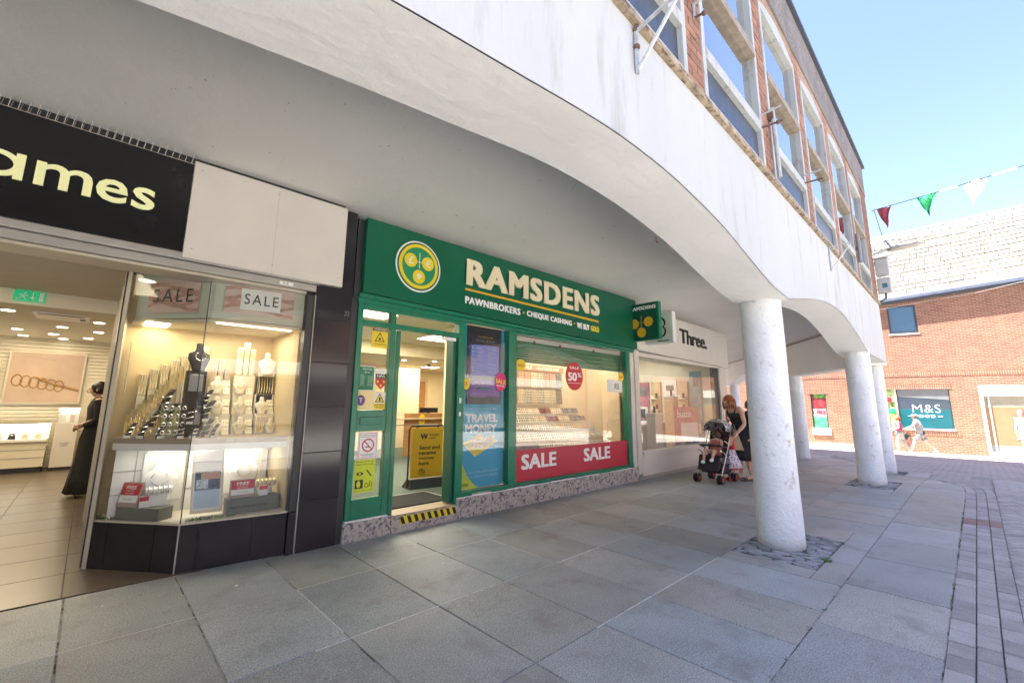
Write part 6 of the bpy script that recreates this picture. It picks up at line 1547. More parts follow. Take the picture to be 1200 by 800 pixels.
# shopfront at the right
sf = FB('shop_front', store, M_CREAMP, (-.14, -.24, .02, -.12, -.66, 2.34, -.66, 2.34), (-.24, -3.4, .03, -.12, 1.87, 2.34, 1.87, 2.34), (-.24, -3.4, .02, -.12, -.66, -.52, -.66, -.52)); FB('glazing_blind', sf, mat('stone_blind', (.24, .215, .17), .6), (-.24, -3.4, -.06, -.08, 1.40, 1.87, 1.40, 1.87)); FB('fashion_poster', sf, mat('tan_print', (.25, .145, .075), .6, var=.12, vscale=1.5), (-.24, -3.4, -.06, -.08, -.22, 1.398, -.22, 1.398)); FB('poster_floor', sf, M_GREYT, (-.24, -3.4, -.058, -.08, -.52, -.222, -.52, -.222))
FB('frame_post', sf, M_ALU, (-.36, -.42, -.02, -.06, -.52, 1.87, -.52, 1.87))
def fq(name, m, pts, d):
    MB().add([(WX(y, d), y, z) for y, z in pts], [tuple(range(len(pts)))]).build(name, m, sf)
fq('model_shadow_print', mat('plum_print', (.22, .06, .09), .6), [(-1.22, 1.32), (-1.42, 1.25), (-1.62, .9), (-1.95, .2), (-2.05, -.2), (-1.6, -.3), (-1.5, .5)], -.055)
fq('model_dress_print', mat('blush_dress_print', (.33, .26, .26), .6, var=.08), [(-1.0, .98), (-1.45, .98), (-1.42, .6), (-1.58, .0), (-1.62, -.42), (-1.22, -.44), (-1.10, .1), (-1.10, .6)], -.051); fq('model_head_print', M_SKIN, [(-1.13, 1.22), (-1.18, 1.30), (-1.28, 1.30), (-1.31, 1.2), (-1.26, 1.08), (-1.26, .985), (-1.18, .985), (-1.17, 1.08)], -.047); fq('model_arm_print', M_SKIN, [(-1.0, .97), (-1.05, .9), (-.99, .5), (-1.04, .15), (-1.08, .16), (-1.06, .5), (-1.12, .9)], -.046); fq('model_sash_print', MATS['blush_dress_print'], [(-1.02, .02), (-1.0, .08), (-1.55, .38), (-1.52, .30)], -.044)
# pitched roof in stone slates laid one by one
ra = lambda y: zgut(y)+.10
def RP(y, s, lift=0.0):   # s along the slope
    ang = R(48); return (WX(y, .12) + s*math.cos(ang) - lift*math.sin(ang), y, ra(y)+s*math.sin(ang) + lift*math.cos(ang))
SL = 5.15; mb = MB(); mb.add([RP(24, -.05, -.03), RP(-30, -.05, -.03), RP(-30, SL, -.03), RP(24, SL, -.03), (WX(24, -9), 24, 6), (WX(-30, -9), -30, 6)], [(0, 1, 2, 3), (3, 2, 5, 4), (0, 3, 4), (1, 5, 2)]); roof = mb.build('roof', mat('roof_underlay', (.30, .27, .22), .9), store)
M_SLATE = mat('pale_stone_slate', (.135, .128, .112), .9, var=.12, vscale=2.5, rnd=.30, bump=.3, bscale=12, stain=(.12, .09, .06), stscale=1.3, stlo=.62, sthi=.72)
srn = random.Random(31); cnt = 0; rest = MB()
for r_ in range(14):
    s0 = r_*.365; y = 24+srn.uniform(-.3, .3)
    while y > -20:
        w_ = srn.uniform(.55, .95); inview = -6.4 < y < 4.2
        m_ = MB(); l_ = srn.uniform(.004, .016)
        a, b_ = y-.012, y-w_+.012
        m_.hexa([RP(a, s0, .0), RP(b_, s0, .0), RP(b_, s0+.37, -.02), RP(a, s0+.37, -.02), RP(a, s0, .028+l_), RP(b_, s0, .028+l_), RP(b_, s0+.37, .004+l_), RP(a, s0+.37, .004+l_)])
        if inview and cnt < 298: m_.build('roof_slate', M_SLATE, roof); cnt += 1
        else: rest.add(m_.v, m_.f)
        y -= w_
o = rest.build('distant_roof_slates', M_SLATE, roof); o['kind'] = 'stuff'
mb = MB(); y = 24.0
while y > -22:
    a = [RP(y, SL-.05, .02), RP(y-.16, SL-.05, .02), RP(y-.16, SL+.40, .02), RP(y, SL+.40, .02)]; bq = [RP(y, SL-.05, .055), RP(y-.16, SL-.05, .055), RP(y-.16, SL+.40, .055), RP(y, SL+.40, .055)]
    mb.hexa(a+bq); y -= .32
mb.add([RP(24, SL-.06, .015), RP(-22, SL-.06, .015), RP(-22, SL+.42, .015), RP(24, SL+.42, .015)], [(0, 1, 2, 3)])
o = mb.build('ribbed_ridge_sheet', mat('ridge_lead', (.30, .36, .38), .5), store)
mb = MB(); mb.tube([RP(24, SL+.46, .02), RP(-22, SL+.46, .02)], .10, 8); mb.build('ridge_roll', mat('ridge_cap', (.42, .40, .37), .6), store)
mb = MB(); mb.box(30.5, 45, 3, 24, -1, 6); mb.build('rear_wall', M_BRICKX, store)

# opposite side of the street (behind and to the right of the camera, seen only in reflections)
opp = thing('opposite_terrace', 'brick shops with a long white fascia on the other side of the street', 'building', (4, -9.5, 0))
M_DULLB = mat('dull_brick', (.20, .12, .09), .9)
B('brick_wall', opp, M_DULLB, (-16, 23, -17, -10.6, 2.95, 6.6)); B('white_fascia', opp, M_WHITE, (-16, 23, -10.9, -10.35, 2.45, 2.93)); B('canopy_wall', opp, mat('dull_cream', (.30, .28, .25), .7), (-16, 23, -12, -10.9, 0, 2.44))
for i in range(8): 
    x = -14+i*4.6; wf = B('shop_window', opp, M_DARKF, (x, x+3.6, -10.89, -10.86, .4, 2.3)); B('display_print', wf, mat('dim_display', (.25, .22, .2), .4, var=.6, vscale=2), (x+.1, x+3.5, -10.855, -10.85, .5, 2.2))
for i in range(9): B('upper_window', opp, M_DARKF, (-15+i*4.2, -13.6+i*4.2, -10.62, -10.59, 4.0, 5.6))

# ================================================================ FITTINGS ON THE ARCADE
def FP(u, z, d=0.0): return (u, FY(u, d), z)
br = thing('wall_bracket', 'pale triangular steel bracket fixed low under the first upper window', 'bracket', FP(2.12, 3.5))
MB().tube([(2.15, FY(2.15, -.012), 3.64), (2.15, FY(2.15, -.012), 3.32)], .014, 6).build('wall_strap', M_STEEL, br)
MB().tube([(2.15, FY(2.15, -.02), 3.61), (2.15, .80, 3.705)], .013, 6).build('arm', M_STEEL, br); MB().tube([(2.15, FY(2.15, -.02), 3.34), (2.15, .84, 3.74)], .013, 6).build('brace', M_STEEL, br)
for z in (3.62, 3.50): MB().ball((2.15, FY(2.15, -.015), z), .022, 8, 6).build('bolt', M_RUST, br)
def hook(label, u, z, L_=.18, h=.14, m=M_STEEL):
    t = thing('sign_bracket', label, 'bracket', FP(u, z))
    MB().tube([FP(u, z+h/2, -.01), FP(u, z-h/2, -.01)], .011, 6).build('wall_strap', m, t); MB().tube([FP(u, z+h/2-.01, -.012), FP(u, z+h/2+.005, -L_)], .009, 6).build('arm', m, t); MB().tube([FP(u, z-h/2+.01, -.012), FP(u, z-h/2+.0, -L_)], .011, 6).build('arm', M_RUST, t); MB().ball(FP(u, z-h/2, -L_*.8), .022, 8, 6).build('clamp', M_RUST, t)
hook('small twin arm sign bracket on the first brick pier', 3.10, 4.44, .11); hook('twin arm sign bracket with rusty lower rod on the second brick pier', 4.69, 4.26, .20, .16); hook('twin arm sign bracket on the third brick pier', 6.42, 4.28, .21, .12)
br = thing('wall_bracket', 'thin wire triangle bracket hanging near the far end of the white fascia', 'bracket', FP(7.54, 3.5))
MB().tube([FP(7.54, 3.65, -.015), FP(7.53, 3.28, -.015)], .010, 6).build('wall_strap', M_STEEL, br); MB().tube([FP(7.54, 3.645, -.015), FP(7.54, 3.66, -.27)], .009, 6).build('arm', M_STEEL, br); MB().tube([FP(7.53, 3.29, -.015), FP(7.54, 3.64, -.27)], .009, 6).build('brace', M_STEEL, br)
dp = thing('downpipe', 'slim white downpipe beside the second upper window sill', 'pipe', FP(5.0, 3.8)); MB().tube([FP(5.0, 3.74, -.06), FP(5.0, 4.55, -.05)], .022, 8).build('pipe', M_FRAMEW, dp); MB().box(4.97, 5.03, FY(5, -.06), FY(5, .0), 4.42, 4.50).build('pipe_clip', M_RUST, dp)
dp = thing('downpipe', 'dark weathered pipe between the last two upper windows', 'pipe', FP(10.2, 4.2)); MB().tube([FP(10.25, 4.05, -.06), FP(10.25, 4.62, -.06)], .035, 8).build('pipe', M_GREYT, dp); MB().box(10.22, 10.28, FY(10, -.05), FY(10, .0), 4.3, 4.36).build('pipe_clip', M_RUST, dp)
for z, k, h, lab in ((4.33, 0, .40, 'upper grey cable box on the end corner of the arcade'), (3.92, 1, .36, 'lower grey cable box with small dark window on the arcade corner')):
    t = thing('cable_box', lab, 'cable box', (12.9, 1.2, z)); B('box_body', t, mat('box_grey', (.40, .41, .40), .5, var=.1), (12.80, 12.98, 1.02, 1.26, z, z+h), bevel=.02)
    if k: B('box_window', t, mat('blue_window', (.05, .16, .22), .2), (12.795, 12.80, 1.08, 1.17, z+.12, z+.22)); MB().tube([(12.86, 1.13, z), (12.86, 1.14, z-.12), (12.84, 1.25, z-.20)], .02, 6).build('cable', M_BLACK, t)
    else: B('box_lid', t, M_ALU, (12.79, 12.99, 1.01, 1.27, z+h+.002, z+h+.03))
sl = thing('street_lamp', 'flat grey lamp head on a short arm at the arcade corner', 'lamp', (12.85, 1.1, 4.9))
MB().tube([(12.84, 1.26, 4.86), (12.84, 1.10, 4.90), (12.84, .95, 4.91)], .025, 8).build('arm', M_STEEL, sl)
mb = MB(); mb.smooth = True; mb.loft([[(12.84+a*wd_, y, 4.90+zz*hh_) for a, zz in ((-1, 0), (-.6, .8), (0, 1), (.6, .8), (1, 0), (.6, -.5), (0, -.6), (-.6, -.5))] for y, wd_, hh_ in ((1.0, .04, .04), (.9, .10, .07), (.7, .13, .06), (.5, .12, .04), (.36, .04, .02))]); mb.build('lamp_head', mat('lamp_grey', (.42, .38, .34), .5), sl); MB().ball((12.84, .82, 4.98), .03, 8, 6).build('photocell', M_WHITE, sl)
# bunting
bt = thing('bunting', 'string of fabric pennants red, green and white across the sky', 'bunting', (12.6, 1.1, 5.9))
Pa = Vector((12.55, 1.16, 5.82)); Pb = Vector((11.2, -8.5, 7.6))
def bp(t): p = Pa.lerp(Pb, t); p.z -= .55*math.sin(PI*t); return p
MB().tube([bp(k/40) for k in range(41)], .008, 5).build('cord', M_BLACK, bt)
mbt = MB().tube([bp(.005), (12.74, 1.05, 5.25), (12.80, 1.0, 5.12)], .007, 5).build('tie', M_BLACK, bt); MB().tube([(12.84, 1.25, 5.16), (12.82, .6, 5.10)], .010, 5).tube([(12.8, 1.0, 5.13), (12.80, .93, 4.95)], .022, 6).build('anchor', M_STEEL, bt)
M_FR = mat('red_cloth', (.42, .09, .11), .9); M_FG = mat('green_cloth', (.03, .36, .13), .9); M_FW = mat('white_cloth', (.75, .70, .72), .9)
def pennant(t0, t1, L_, m, curl):
    a, b_ = bp(t0), bp(t1); mb = MB(); n = 7; rows_ = []
    for i in range(n+1):
        v_ = i/n; l_ = a.lerp(b_, .5*v_*(.7 if curl else 1)+(0.0)); r_ = b_.lerp(a, .5*v_*(1.3 if curl else 1) if .5*v_*1.3 < 1 else .6)
        row = []
        for k in range(6):
            s_ = k/5; p = l_.lerp(r_, s_); p = p + Vector((.09*math.sin(3*s_+3*v_+t0*40)*v_+.03*math.sin(9*s_+4*v_), .03*math.sin(5*v_+t0*60)*v_, -L_*v_+.02*math.sin(6*s_+t0*30)))
            row.append(p)
        rows_.append(row)
    mb.smooth = True; mb.loft(rows_, close=False, cap=False); mb.build('pennant', m, bt)
pennant(.010, .037, .52, M_FR, False); pennant(.080, .114, .44, M_FG, False); pennant(.153, .191, .46, M_FW, True); pennant(.25, .285, .45, M_FR, False); pennant(.33, .365, .45, M_FG, False); pennant(.41, .445, .45, M_FW, False)
for a_, b_ in ((.118, .146), (.196, .23)): MB().tube([bp(a_), bp((a_+b_)/2), bp(b_)], .018, 6).build('rolled_pennant', M_FW, bt)
# thin cable across the street in front of the store roof and brick
ca = thing('overhead_cable', 'thin pale overhead cable crossing in front of the brick store', 'cable', (13, 1, 4.5)); MB().tube([(24, 3.2, 5.4), (21, -.4, 5.15), (19, -7, 5.9)], .007, 5).build('cable', M_SILV, ca)
cb = thing('overhead_cable', 'second thin cable crossing in front of the stone slate roof', 'cable', (13, 1, 5.5)); MB().tube([(12.82, 1.1, 5.13), (14, -2, 5.05), (16, -8, 5.6)], .006, 5).build('cable', M_GREYT, cb)

# ================================================================ PEOPLE
def skinned(name, verts, edges, radii, m, parent, root=0, levels=2):
    me = bpy.data.meshes.new(name); me.from_pydata([tuple(v) for v in verts], edges, []); me.materials.append(m)
    o = bpy.data.objects.new(name, me); COL.objects.link(o)
    if parent: o.parent = parent
    sk = o.modifiers.new('skin', 'SKIN'); sk.use_smooth_shade = True
    if not me.skin_vertices: 
        bm = bmesh.new(); bm.from_mesh(me); bm.verts.layers.skin.verify(); bm.to_mesh(me); bm.free()
    sv = me.skin_vertices[0].data
    for i, r_ in enumerate(radii):
        sv[i].radius = r_ if isinstance(r_, tuple) else (r_, r_); sv[i].use_root = (i == root)
    ss = o.modifiers.new('smooth', 'SUBSURF'); ss.levels = levels; ss.render_levels = levels
    return o
def body(parent, J, m, s=1.0, fingers=True):
    """J: joints dict in local metres. one continuous skinned figure"""
    V_ = []; E_ = []; Rr = []; ix = {}
    def add(n, p, r_, link=None):
        ix[n] = len(V_); V_.append(p); Rr.append(r_)
        if link is not None: E_.append((ix[link], ix[n]))
    P = lambda k: Vector(J[k])
    add('pelvis', P('pelvis'), (.135*s, .10*s)); add('waist', P('pelvis').lerp(P('chest'), .5), (.115*s, .085*s), 'pelvis'); add('chest', P('chest'), (.14*s, .095*s), 'waist'); add('collar', P('chest').lerp(P('neck'), .62), (.09*s, .07*s), 'chest')
    add('neck', P('neck'), .046*s, 'collar'); hd_ = P('head'); nk = P('neck'); add('jaw', nk.lerp(hd_, .55), (.062*s, .07*s), 'neck'); add('skull', hd_, (.078*s, .092*s), 'jaw'); add('crown', hd_+(hd_-nk).normalized()*.07*s, (.05*s, .06*s), 'skull')
    for sd in ('l', 'r'):
        add('sh'+sd, P('sh'+sd), .052*s, 'collar'); add('ua'+sd, P('sh'+sd).lerp(P('el'+sd), .5), .044*s, 'sh'+sd); add('el'+sd, P('el'+sd), .036*s, 'ua'+sd); add('fa'+sd, P('el'+sd).lerp(P('wr'+sd), .4), .036*s, 'el'+sd); add('wr'+sd, P('wr'+sd), .024*s, 'fa'+sd)
        d = (P('wr'+sd)-P('el'+sd)).normalized(); q = Vector(J.get('palm'+sd, (0, 0, 1))); side = d.cross(q).normalized()
        add('pm'+sd, P('wr'+sd)+d*.05*s, (.034*s, .016*s), 'wr'+sd)
        if fingers:
            for k, (o_, l_) in enumerate(((-.028, .068), (-.009, .078), (.010, .074), (.027, .058))):
                b0 = P('wr'+sd)+d*.085*s+side*o_*s; add('k%d%s' % (k, sd), b0, .0105*s, 'pm'+sd); add('f%d%s' % (k, sd), b0+d*l_*.55*s-q*.012*s, .009*s, 'k%d%s' % (k, sd)); add('t%d%s' % (k, sd), b0+d*l_*.9*s-q*.034*s, .0075*s, 'f%d%s' % (k, sd))
            b0 = P('wr'+sd)+d*.035*s-side*.038*s; add('th'+sd, b0, .012*s, 'pm'+sd); add('tt'+sd, b0+d*.05*s-side*.018*s-q*.015*s, .0095*s, 'th'+sd)
        add('hip'+sd, P('pelvis').lerp(P('kn'+sd), .14)+ (P('kn'+sd)-P('pelvis'))*0, .085*s, 'pelvis'); add('th_'+sd, P('pelvis').lerp(P('kn'+sd), .5), .075*s, 'hip'+sd); add('kn'+sd, P('kn'+sd), .052*s, 'th_'+sd); add('cf'+sd, P('kn'+sd).lerp(P('an'+sd), .35), .053*s, 'kn'+sd); add('an'+sd, P('an'+sd), .034*s, 'cf'+sd)
        f = P('toe'+sd)-P('an'+sd); add('ft'+sd, P('an'+sd)+f*.5, (.034*s, .028*s), 'an'+sd); add('toe'+sd, P('toe'+sd), (.036*s, .018*s), 'ft'+sd)
    return skinned('body', V_, E_, Rr, m, parent, 0)
def ell(c, rx, ry, n=18, rz=0.0):
    return [(c[0]+rx*math.cos(2*PI*k/n)*math.cos(rz)-ry*math.sin(2*PI*k/n)*math.sin(rz), c[1]+rx*math.cos(2*PI*k/n)*math.sin(rz)+ry*math.sin(2*PI*k/n)*math.cos(rz), c[2]) for k in range(n)]
def folds(c, rx, ry, n, amp, ph, rz=0.0, fq_=9):
    out = []
    for k in range(n):
        a = 2*PI*k/n; f = 1+amp*math.sin(fq_*a+ph)+amp*.5*math.sin(fq_*1.7*a+ph*2)
        x, y = rx*f*math.cos(a), ry*f*math.sin(a); out.append((c[0]+x*math.cos(rz)-y*math.sin(rz), c[1]+x*math.sin(rz)+y*math.cos(rz), c[2]))
    return out
def garment(name, rings, m, parent, smooth=True):
    mb = MB(); mb.smooth = smooth; mb.loft(rings, cap=False); o = mb.build(name, m, parent, world=False); sd = o.modifiers.new('thickness', 'SOLIDIFY'); sd.thickness = .006; return o
def face(parent, h, d, s, m_h=None):
    """eyes, brows, nose, mouth, ears on a head at h looking along d"""
    d = Vector(d).normalized(); up = Vector((0, 0, 1)); sd = d.cross(up).normalized(); u2 = sd.cross(d)
    h = Vector(h)
    MB().ball(tuple(h+d*.098*s-u2*.012*s), .014*s, 8, 6).build('nose', M_SKIN, parent, world=False)
    for q in (-1, 1):
        MB().ball(tuple(h+d*.086*s+sd*q*.032*s+u2*.012*s-d*.006*s), .008*s, 8, 6).build('eye', M_BLACK, parent, world=False); MB().ball(tuple(h+sd*q*.082*s-u2*.005*s-d*.005*s), (.014*s, .014*s, .026*s), 8, 6).build('ear', M_SKIN, parent, world=False)
    c = h+d*.086*s-u2*.045*s; MB().ball(tuple(c), (.018*s, .018*s, .006*s), 8, 5).build('mouth', mat('lip', (.42, .14, .12), .5), parent, world=False)
def hair(parent, h, d, s, m, long_=0.0, back=.03):
    d = Vector(d).normalized(); h = Vector(h); rn = random.Random(int(h.x*100)+7)
    mb = MB(); mb.smooth = True; c = h-d*back*s+Vector((0, 0, .022*s)); mb.ball(tuple(c), (.098*s, .098*s, .105*s), 16, 10)
    up = Vector((0, 0, 1)); sd = d.cross(up).normalized()
    for i in range(int(46 if long_ > 0 else 0)):
        a = rn.uniform(-2.3, 2.3); r0 = .086*s; st_ = c+(-d*math.cos(a)+sd*math.sin(a))*r0+Vector((0, 0, .02*s)); L_ = long_*rn.uniform(.7, 1.05)
        pts = [st_, st_+(-d*math.cos(a)+sd*math.sin(a))*.012*s+Vector((0, 0, -L_*.35)), st_+(-d*math.cos(a)+sd*math.sin(a))*.006*s+Vector((rn.uniform(-.02, .02), rn.uniform(-.02, .02), -L_*.7)), st_+Vector((rn.uniform(-.03, .03), rn.uniform(-.03, .03), -L_))]
        mb.tube(pts, [.016*s, .017*s, .013*s, .003*s], 5)
    return mb.build('hair', m, parent, world=False)
M_HAIRR = mat('auburn_hair', (.30, .095, .03), .5, var=.3, vscale=40); M_HAIRB = mat('brown_hair', (.07, .035, .02), .5, var=.3, vscale=40); M_HAIRK = mat('dark_hair', (.015, .012, .012), .4, var=.2)
M_DRESS = mat('black_cloth', (.022, .021, .024), .85, var=.2, vscale=15, bump=.2, bscale=30)

# -- shop assistant in a long black dress (faces left, towards -x)
as_ = thing('person', 'shop assistant in a long black pleated dress standing with folded hands in the jeweller', 'person', (.10, 9.05, 0), 0)
J = dict(pelvis=(.02, 0, .90), chest=(.01, 0, 1.22), neck=(-.01, 0, 1.40), head=(-.04, 0, 1.51), shl=(.01, -.17, 1.34), shr=(.01, .17, 1.34), ell=(.03, -.22, 1.08), elr=(.03, .22, 1.08), wrl=(-.14, -.08, 1.0), wrr=(-.14, .08, .98), knl=(.01, -.08, .48), knr=(.02, .08, .48), anl=(.03, -.09, .08), anr=(.03, .09, .08), toel=(-.10, -.10, .03), toer=(-.10, .10, .03), palml=(-1, 0, 0), palmr=(-1, 0, 0))
body(as_, J, M_SKIN); face(as_, (-.04, 0, 1.51), (-1, 0, -.05), 1.0); hair(as_, (-.04, 0, 1.51), (-1, 0, 0), 1.0, M_HAIRK)
MB().ball((.10, 0, 1.54), .05, 10, 8).build('hair_bun', M_HAIRK, as_, world=False)
garment('dress', [folds((.02, 0, z), rx, ry, 48, am, z*3) for z, rx, ry, am in ((.05, .235, .25, .06), (.25, .21, .225, .055), (.5, .18, .195, .04), (.80, .165, .185, .015), (.98, .125, .155, .006), (1.10, .12, .15, .004), (1.25, .13, .185, .003), (1.35, .10, .20, .002), (1.40, .06, .09, 0))], M_DRESS, as_)
for sd in (-1, 1): MB().tube([(.01, sd*.17, 1.35), (.02, sd*.20, 1.22), (.03, sd*.22, 1.08), (-.03, sd*.17, 1.03), (-.10, sd*.11, .995)], [.066, .062, .056, .050, .042], 12).build('sleeve', M_DRESS, as_, world=False)

# -- woman in a black dress bending over the pushchair
wm = thing('person', 'auburn haired woman in a black dress and sandals bending towards the pushchair', 'person', (8.97, 3.13, 0), 0)
vd = Vector((-.80, .45, 0)).normalized(); sdv = Vector((-vd.y, vd.x, 0))     # facing direction, her left side
def W3(f, l, z): p = vd*f+sdv*l; return (p.x, p.y, z)
J = dict(pelvis=W3(-.05, 0, .86), chest=W3(.06, 0, 1.17), neck=W3(.17, 0, 1.34), head=W3(.25, 0, 1.43), shl=W3(.11, .17, 1.28), shr=W3(.11, -.17, 1.28), ell=W3(.10, .22, 1.02), elr=W3(.08, -.24, 1.06), wrl=W3(.26, .20, .86), wrr=W3(.22, -.05, 1.10), knl=W3(-.03, .08, .47), knr=W3(-.01, -.10, .47), anl=W3(-.10, .08, .08), anr=W3(-.06, -.14, .08), toel=W3(.05, .09, .03), toer=W3(.09, -.15, .03), palml=(0, 0, -1), palmr=(-.3, -.6, .3))
body(wm, J, M_SKIN); face(wm, W3(.25, 0, 1.43), tuple(Vector(W3(1, 0, -.9))), 1.0); hair(wm, W3(.25, 0, 1.43), tuple(vd), 1.05, M_HAIRR, long_=.20)
garment('dress', [folds(W3(f, 0, z), rx, ry, 40, am, z*4, math.atan2(vd.y, vd.x)) for f, z, rx, ry, am in ((-.06, .36, .20, .225, .03), (-.06, .5, .195, .22, .028), (-.06, .7, .18, .205, .015), (-.05, .86, .165, .19, .006), (-.01, 1.0, .135, .155, .004), (.05, 1.13, .135, .165, .003), (.09, 1.22, .115, .16, .0))], M_DRESS, wm)
for sd in (-1, 1): MB().tube([W3(.20, sd*.09, 1.20), W3(.17, sd*.10, 1.30), W3(.08, sd*.10, 1.325), W3(-.02, sd*.10, 1.22)], .013, 6).build('dress_strap', M_DRESS, wm, world=False)
for sd in (.085, -.145):
    q = W3(.0, sd, 0); MB().hexa([W3(-.15, sd-.045, .0), W3(.13, sd-.05, .0), W3(.13, sd+.05, .0), W3(-.15, sd+.045, .0), W3(-.15, sd-.045, .022), W3(.13, sd-.05, .018), W3(.13, sd+.05, .018), W3(-.15, sd+.045, .022)]).build('sandal_sole', M_HAIRB, wm, world=False); MB().tube([W3(.04, sd-.045, .02), W3(.03, sd, .065), W3(.04, sd+.045, .02)], .010, 6).build('sandal_strap', M_BLACK, wm, world=False)
# toddler on her hip
td = thing('person', 'small brown haired child in dark clothes held on the hip of the auburn haired woman', 'person', (8.99, 2.93, 0), 0)
def T3(f, l, z): p = vd*f+sdv*l; return (p.x, p.y, z)
J = dict(pelvis=T3(0, 0, 1.0), chest=T3(.02, 0, 1.17), neck=T3(.03, 0, 1.27), head=T3(.05, 0, 1.36), shl=T3(.03, .09, 1.24), shr=T3(.03, -.09, 1.24), ell=T3(.10, .12, 1.15), elr=T3(.08, -.13, 1.12), wrl=T3(.18, .13, 1.20), wrr=T3(.14, -.10, 1.04), knl=T3(.13, .12, .94), knr=T3(.10, -.12, .92), anl=T3(.16, .13, .76), anr=T3(.10, -.13, .74), toel=T3(.24, .13, .73), toer=T3(.18, -.13, .71))
body(td, J, M_SKIN, .62, fingers=False); face(td, T3(.05, 0, 1.36), tuple(Vector(T3(1, .2, -.2))), .85); hair(td, T3(.05, 0, 1.36), tuple(vd), .88, M_HAIRB, long_=.10)
garment('romper', [folds(T3(.01+(z-1)*.1, 0, z), r_, r_*1.15, 24, .01, z, math.atan2(vd.y, vd.x)) for z, r_ in ((.90, .09), (.96, .115), (1.05, .10), (1.15, .10), (1.23, .085), (1.26, .045))], M_DRESS, td)
# paper bag in the crook of the arm
pb = thing('paper_bag', 'long flat brown paper bag hanging from the arm of the woman', 'bag', (8.78, 3.16, .55), R(20)); MB().hexa([(-.03, -.12, 0), (.03, -.12, 0), (.03, .07, 0), (-.03, .07, 0), (-.035, -.02, .36), (.025, -.02, .36), (.025, .13, .36), (-.035, .13, .36)]).build('bag_body', mat('kraft_paper', (.48, .34, .21), .8, bump=.2), pb, world=False); MB().tube([(0, .0, .36), (0, .02, .47), (0, .08, .47), (0, .10, .36)], .006, 5).build('bag_handle', M_CREAMP, pb, world=False)
# girl in a spotted skirt standing behind the pushchair
gl = thing('person', 'little girl in a white spotted skirt and red shoes behind the pushchair handles', 'person', (8.72, 3.27, 0), 0)
J = dict(pelvis=W3(0, 0, .50), chest=W3(.01, 0, .70), neck=W3(.02, 0, .80), head=W3(.04, 0, .90), shl=W3(.02, .10, .77), shr=W3(.02, -.10, .77), ell=W3(.08, .13, .64), elr=W3(.05, -.14, .62), wrl=W3(.17, .12, .70), wrr=W3(.10, -.13, .50), knl=W3(0, .05, .27), knr=W3(.02, -.06, .27), anl=W3(-.02, .05, .06), anr=W3(-.01, -.06, .06), toel=W3(.07, .06, .02), toer=W3(.08, -.07, .02))
body(gl, J, M_SKIN, .62, fingers=False); face(gl, W3(.04, 0, .90), tuple(Vector(W3(1, 0, 0))), .85); hair(gl, W3(.04, 0, .90), tuple(vd), .88, M_HAIRB, long_=.14)
M_SPOT = bpy.data.materials.new('spotted_cloth'); M_SPOT.use_nodes = True; nt = M_SPOT.node_tree; bb = nt.nodes['Principled BSDF']; bb.inputs['Roughness'].default_value = .9
tcn = nt.nodes.new('ShaderNodeTexCoord'); vo = nt.nodes.new('ShaderNodeTexVoronoi'); vo.inputs['Scale'].default_value = 26; vo.inputs['Randomness'].default_value = .25; nt.links.new(tcn.outputs['Object'], vo.inputs['Vector']); rp = _ramp(nt, vo.outputs['Distance'], [(.30, (.03, .03, .12)), (.36, (.72, .62, .68))]); nt.links.new(rp.outputs[0], bb.inputs['Base Color'])
garment('skirt', [folds(W3(0, 0, z), r_, r_, 36, am, z*9) for z, r_, am in ((.24, .20, .06), (.34, .17, .05), (.46, .12, .03), (.57, .085, .0))], M_SPOT, gl)
garment('skirt_trim', [folds(W3(0, 0, z), r_, r_, 36, .06, .24*9) for z, r_ in ((.215, .205), (.24, .203))], M_RED, gl)
garment('top', [ell(W3(.01, 0, z), r_, r_*1.1) for z, r_ in ((.56, .088), (.66, .092), (.76, .088), (.79, .05))], M_RED, gl)
for sd in (.05, -.065): MB().ball(W3(.03, sd, .03), (.075, .04, .03), 10, 6).build('shoe', M_RED, gl, world=False)

# -- pushchair
pc = thing('pushchair', 'black pushchair with patterned hood, silver frame and red wheel hubs', 'pushchair', (8.43, 3.42, 0), math.atan2(.05, -1.0))
# local x = forward
for sy in (-.21, .21):
    MB().tube([(.30, sy, .09), (.12, sy, .34), (-.08, sy, .62), (-.30, sy, .98)], .011, 8).build('side_tube', M_SILV, pc, world=False); MB().tube([(-.26, sy, .09), (-.10, sy, .36), (.10, sy, .52), (.22, sy, .56)], .011, 8).build('rear_tube', M_SILV, pc, world=False)
    MB().tube([(-.30, sy, .98), (-.37, sy, 1.04), (-.44, sy, 1.03), (-.46, sy, .98)], .018, 8).build('handle', M_BLACK, pc, world=False)
    for wx in (.30, -.26):
        for o_ in (-.030, .030):
            MB().cyl((wx, sy+o_-.014, .075), (wx, sy+o_+.014, .075), .075, n=18).build('wheel', M_BLACK, pc, world=False)
            w_ = [c for c in pc.children if c.name.startswith('wheel')][-1]; MB().cyl((wx, sy+o_-.017, .075), (wx, sy+o_+.017, .075), .036, n=12).build('hub', M_RED, w_, world=False)
        MB().tube([(wx, sy, .075), (wx, sy, .13)], .016, 6).build('fork', M_BLACK, pc, world=False)
MB().tube([(.13, -.21, .33), (.13, .21, .33)], .009, 6).tube([(-.14, -.21, .33), (-.14, .21, .33)], .009, 6).tube([(-.24, -.21, .12), (-.24, .21, .12)], .009, 6).build('cross_bar', M_BLACK, pc, world=False)
MB().hexa([(-.18, -.19, .16), (.16, -.19, .16), (.16, .19, .16), (-.18, .19, .16), (-.22, -.20, .31), (.18, -.20, .31), (.18, .20, .31), (-.22, .20, .31)]).build('basket', M_DRESS, pc, world=False)
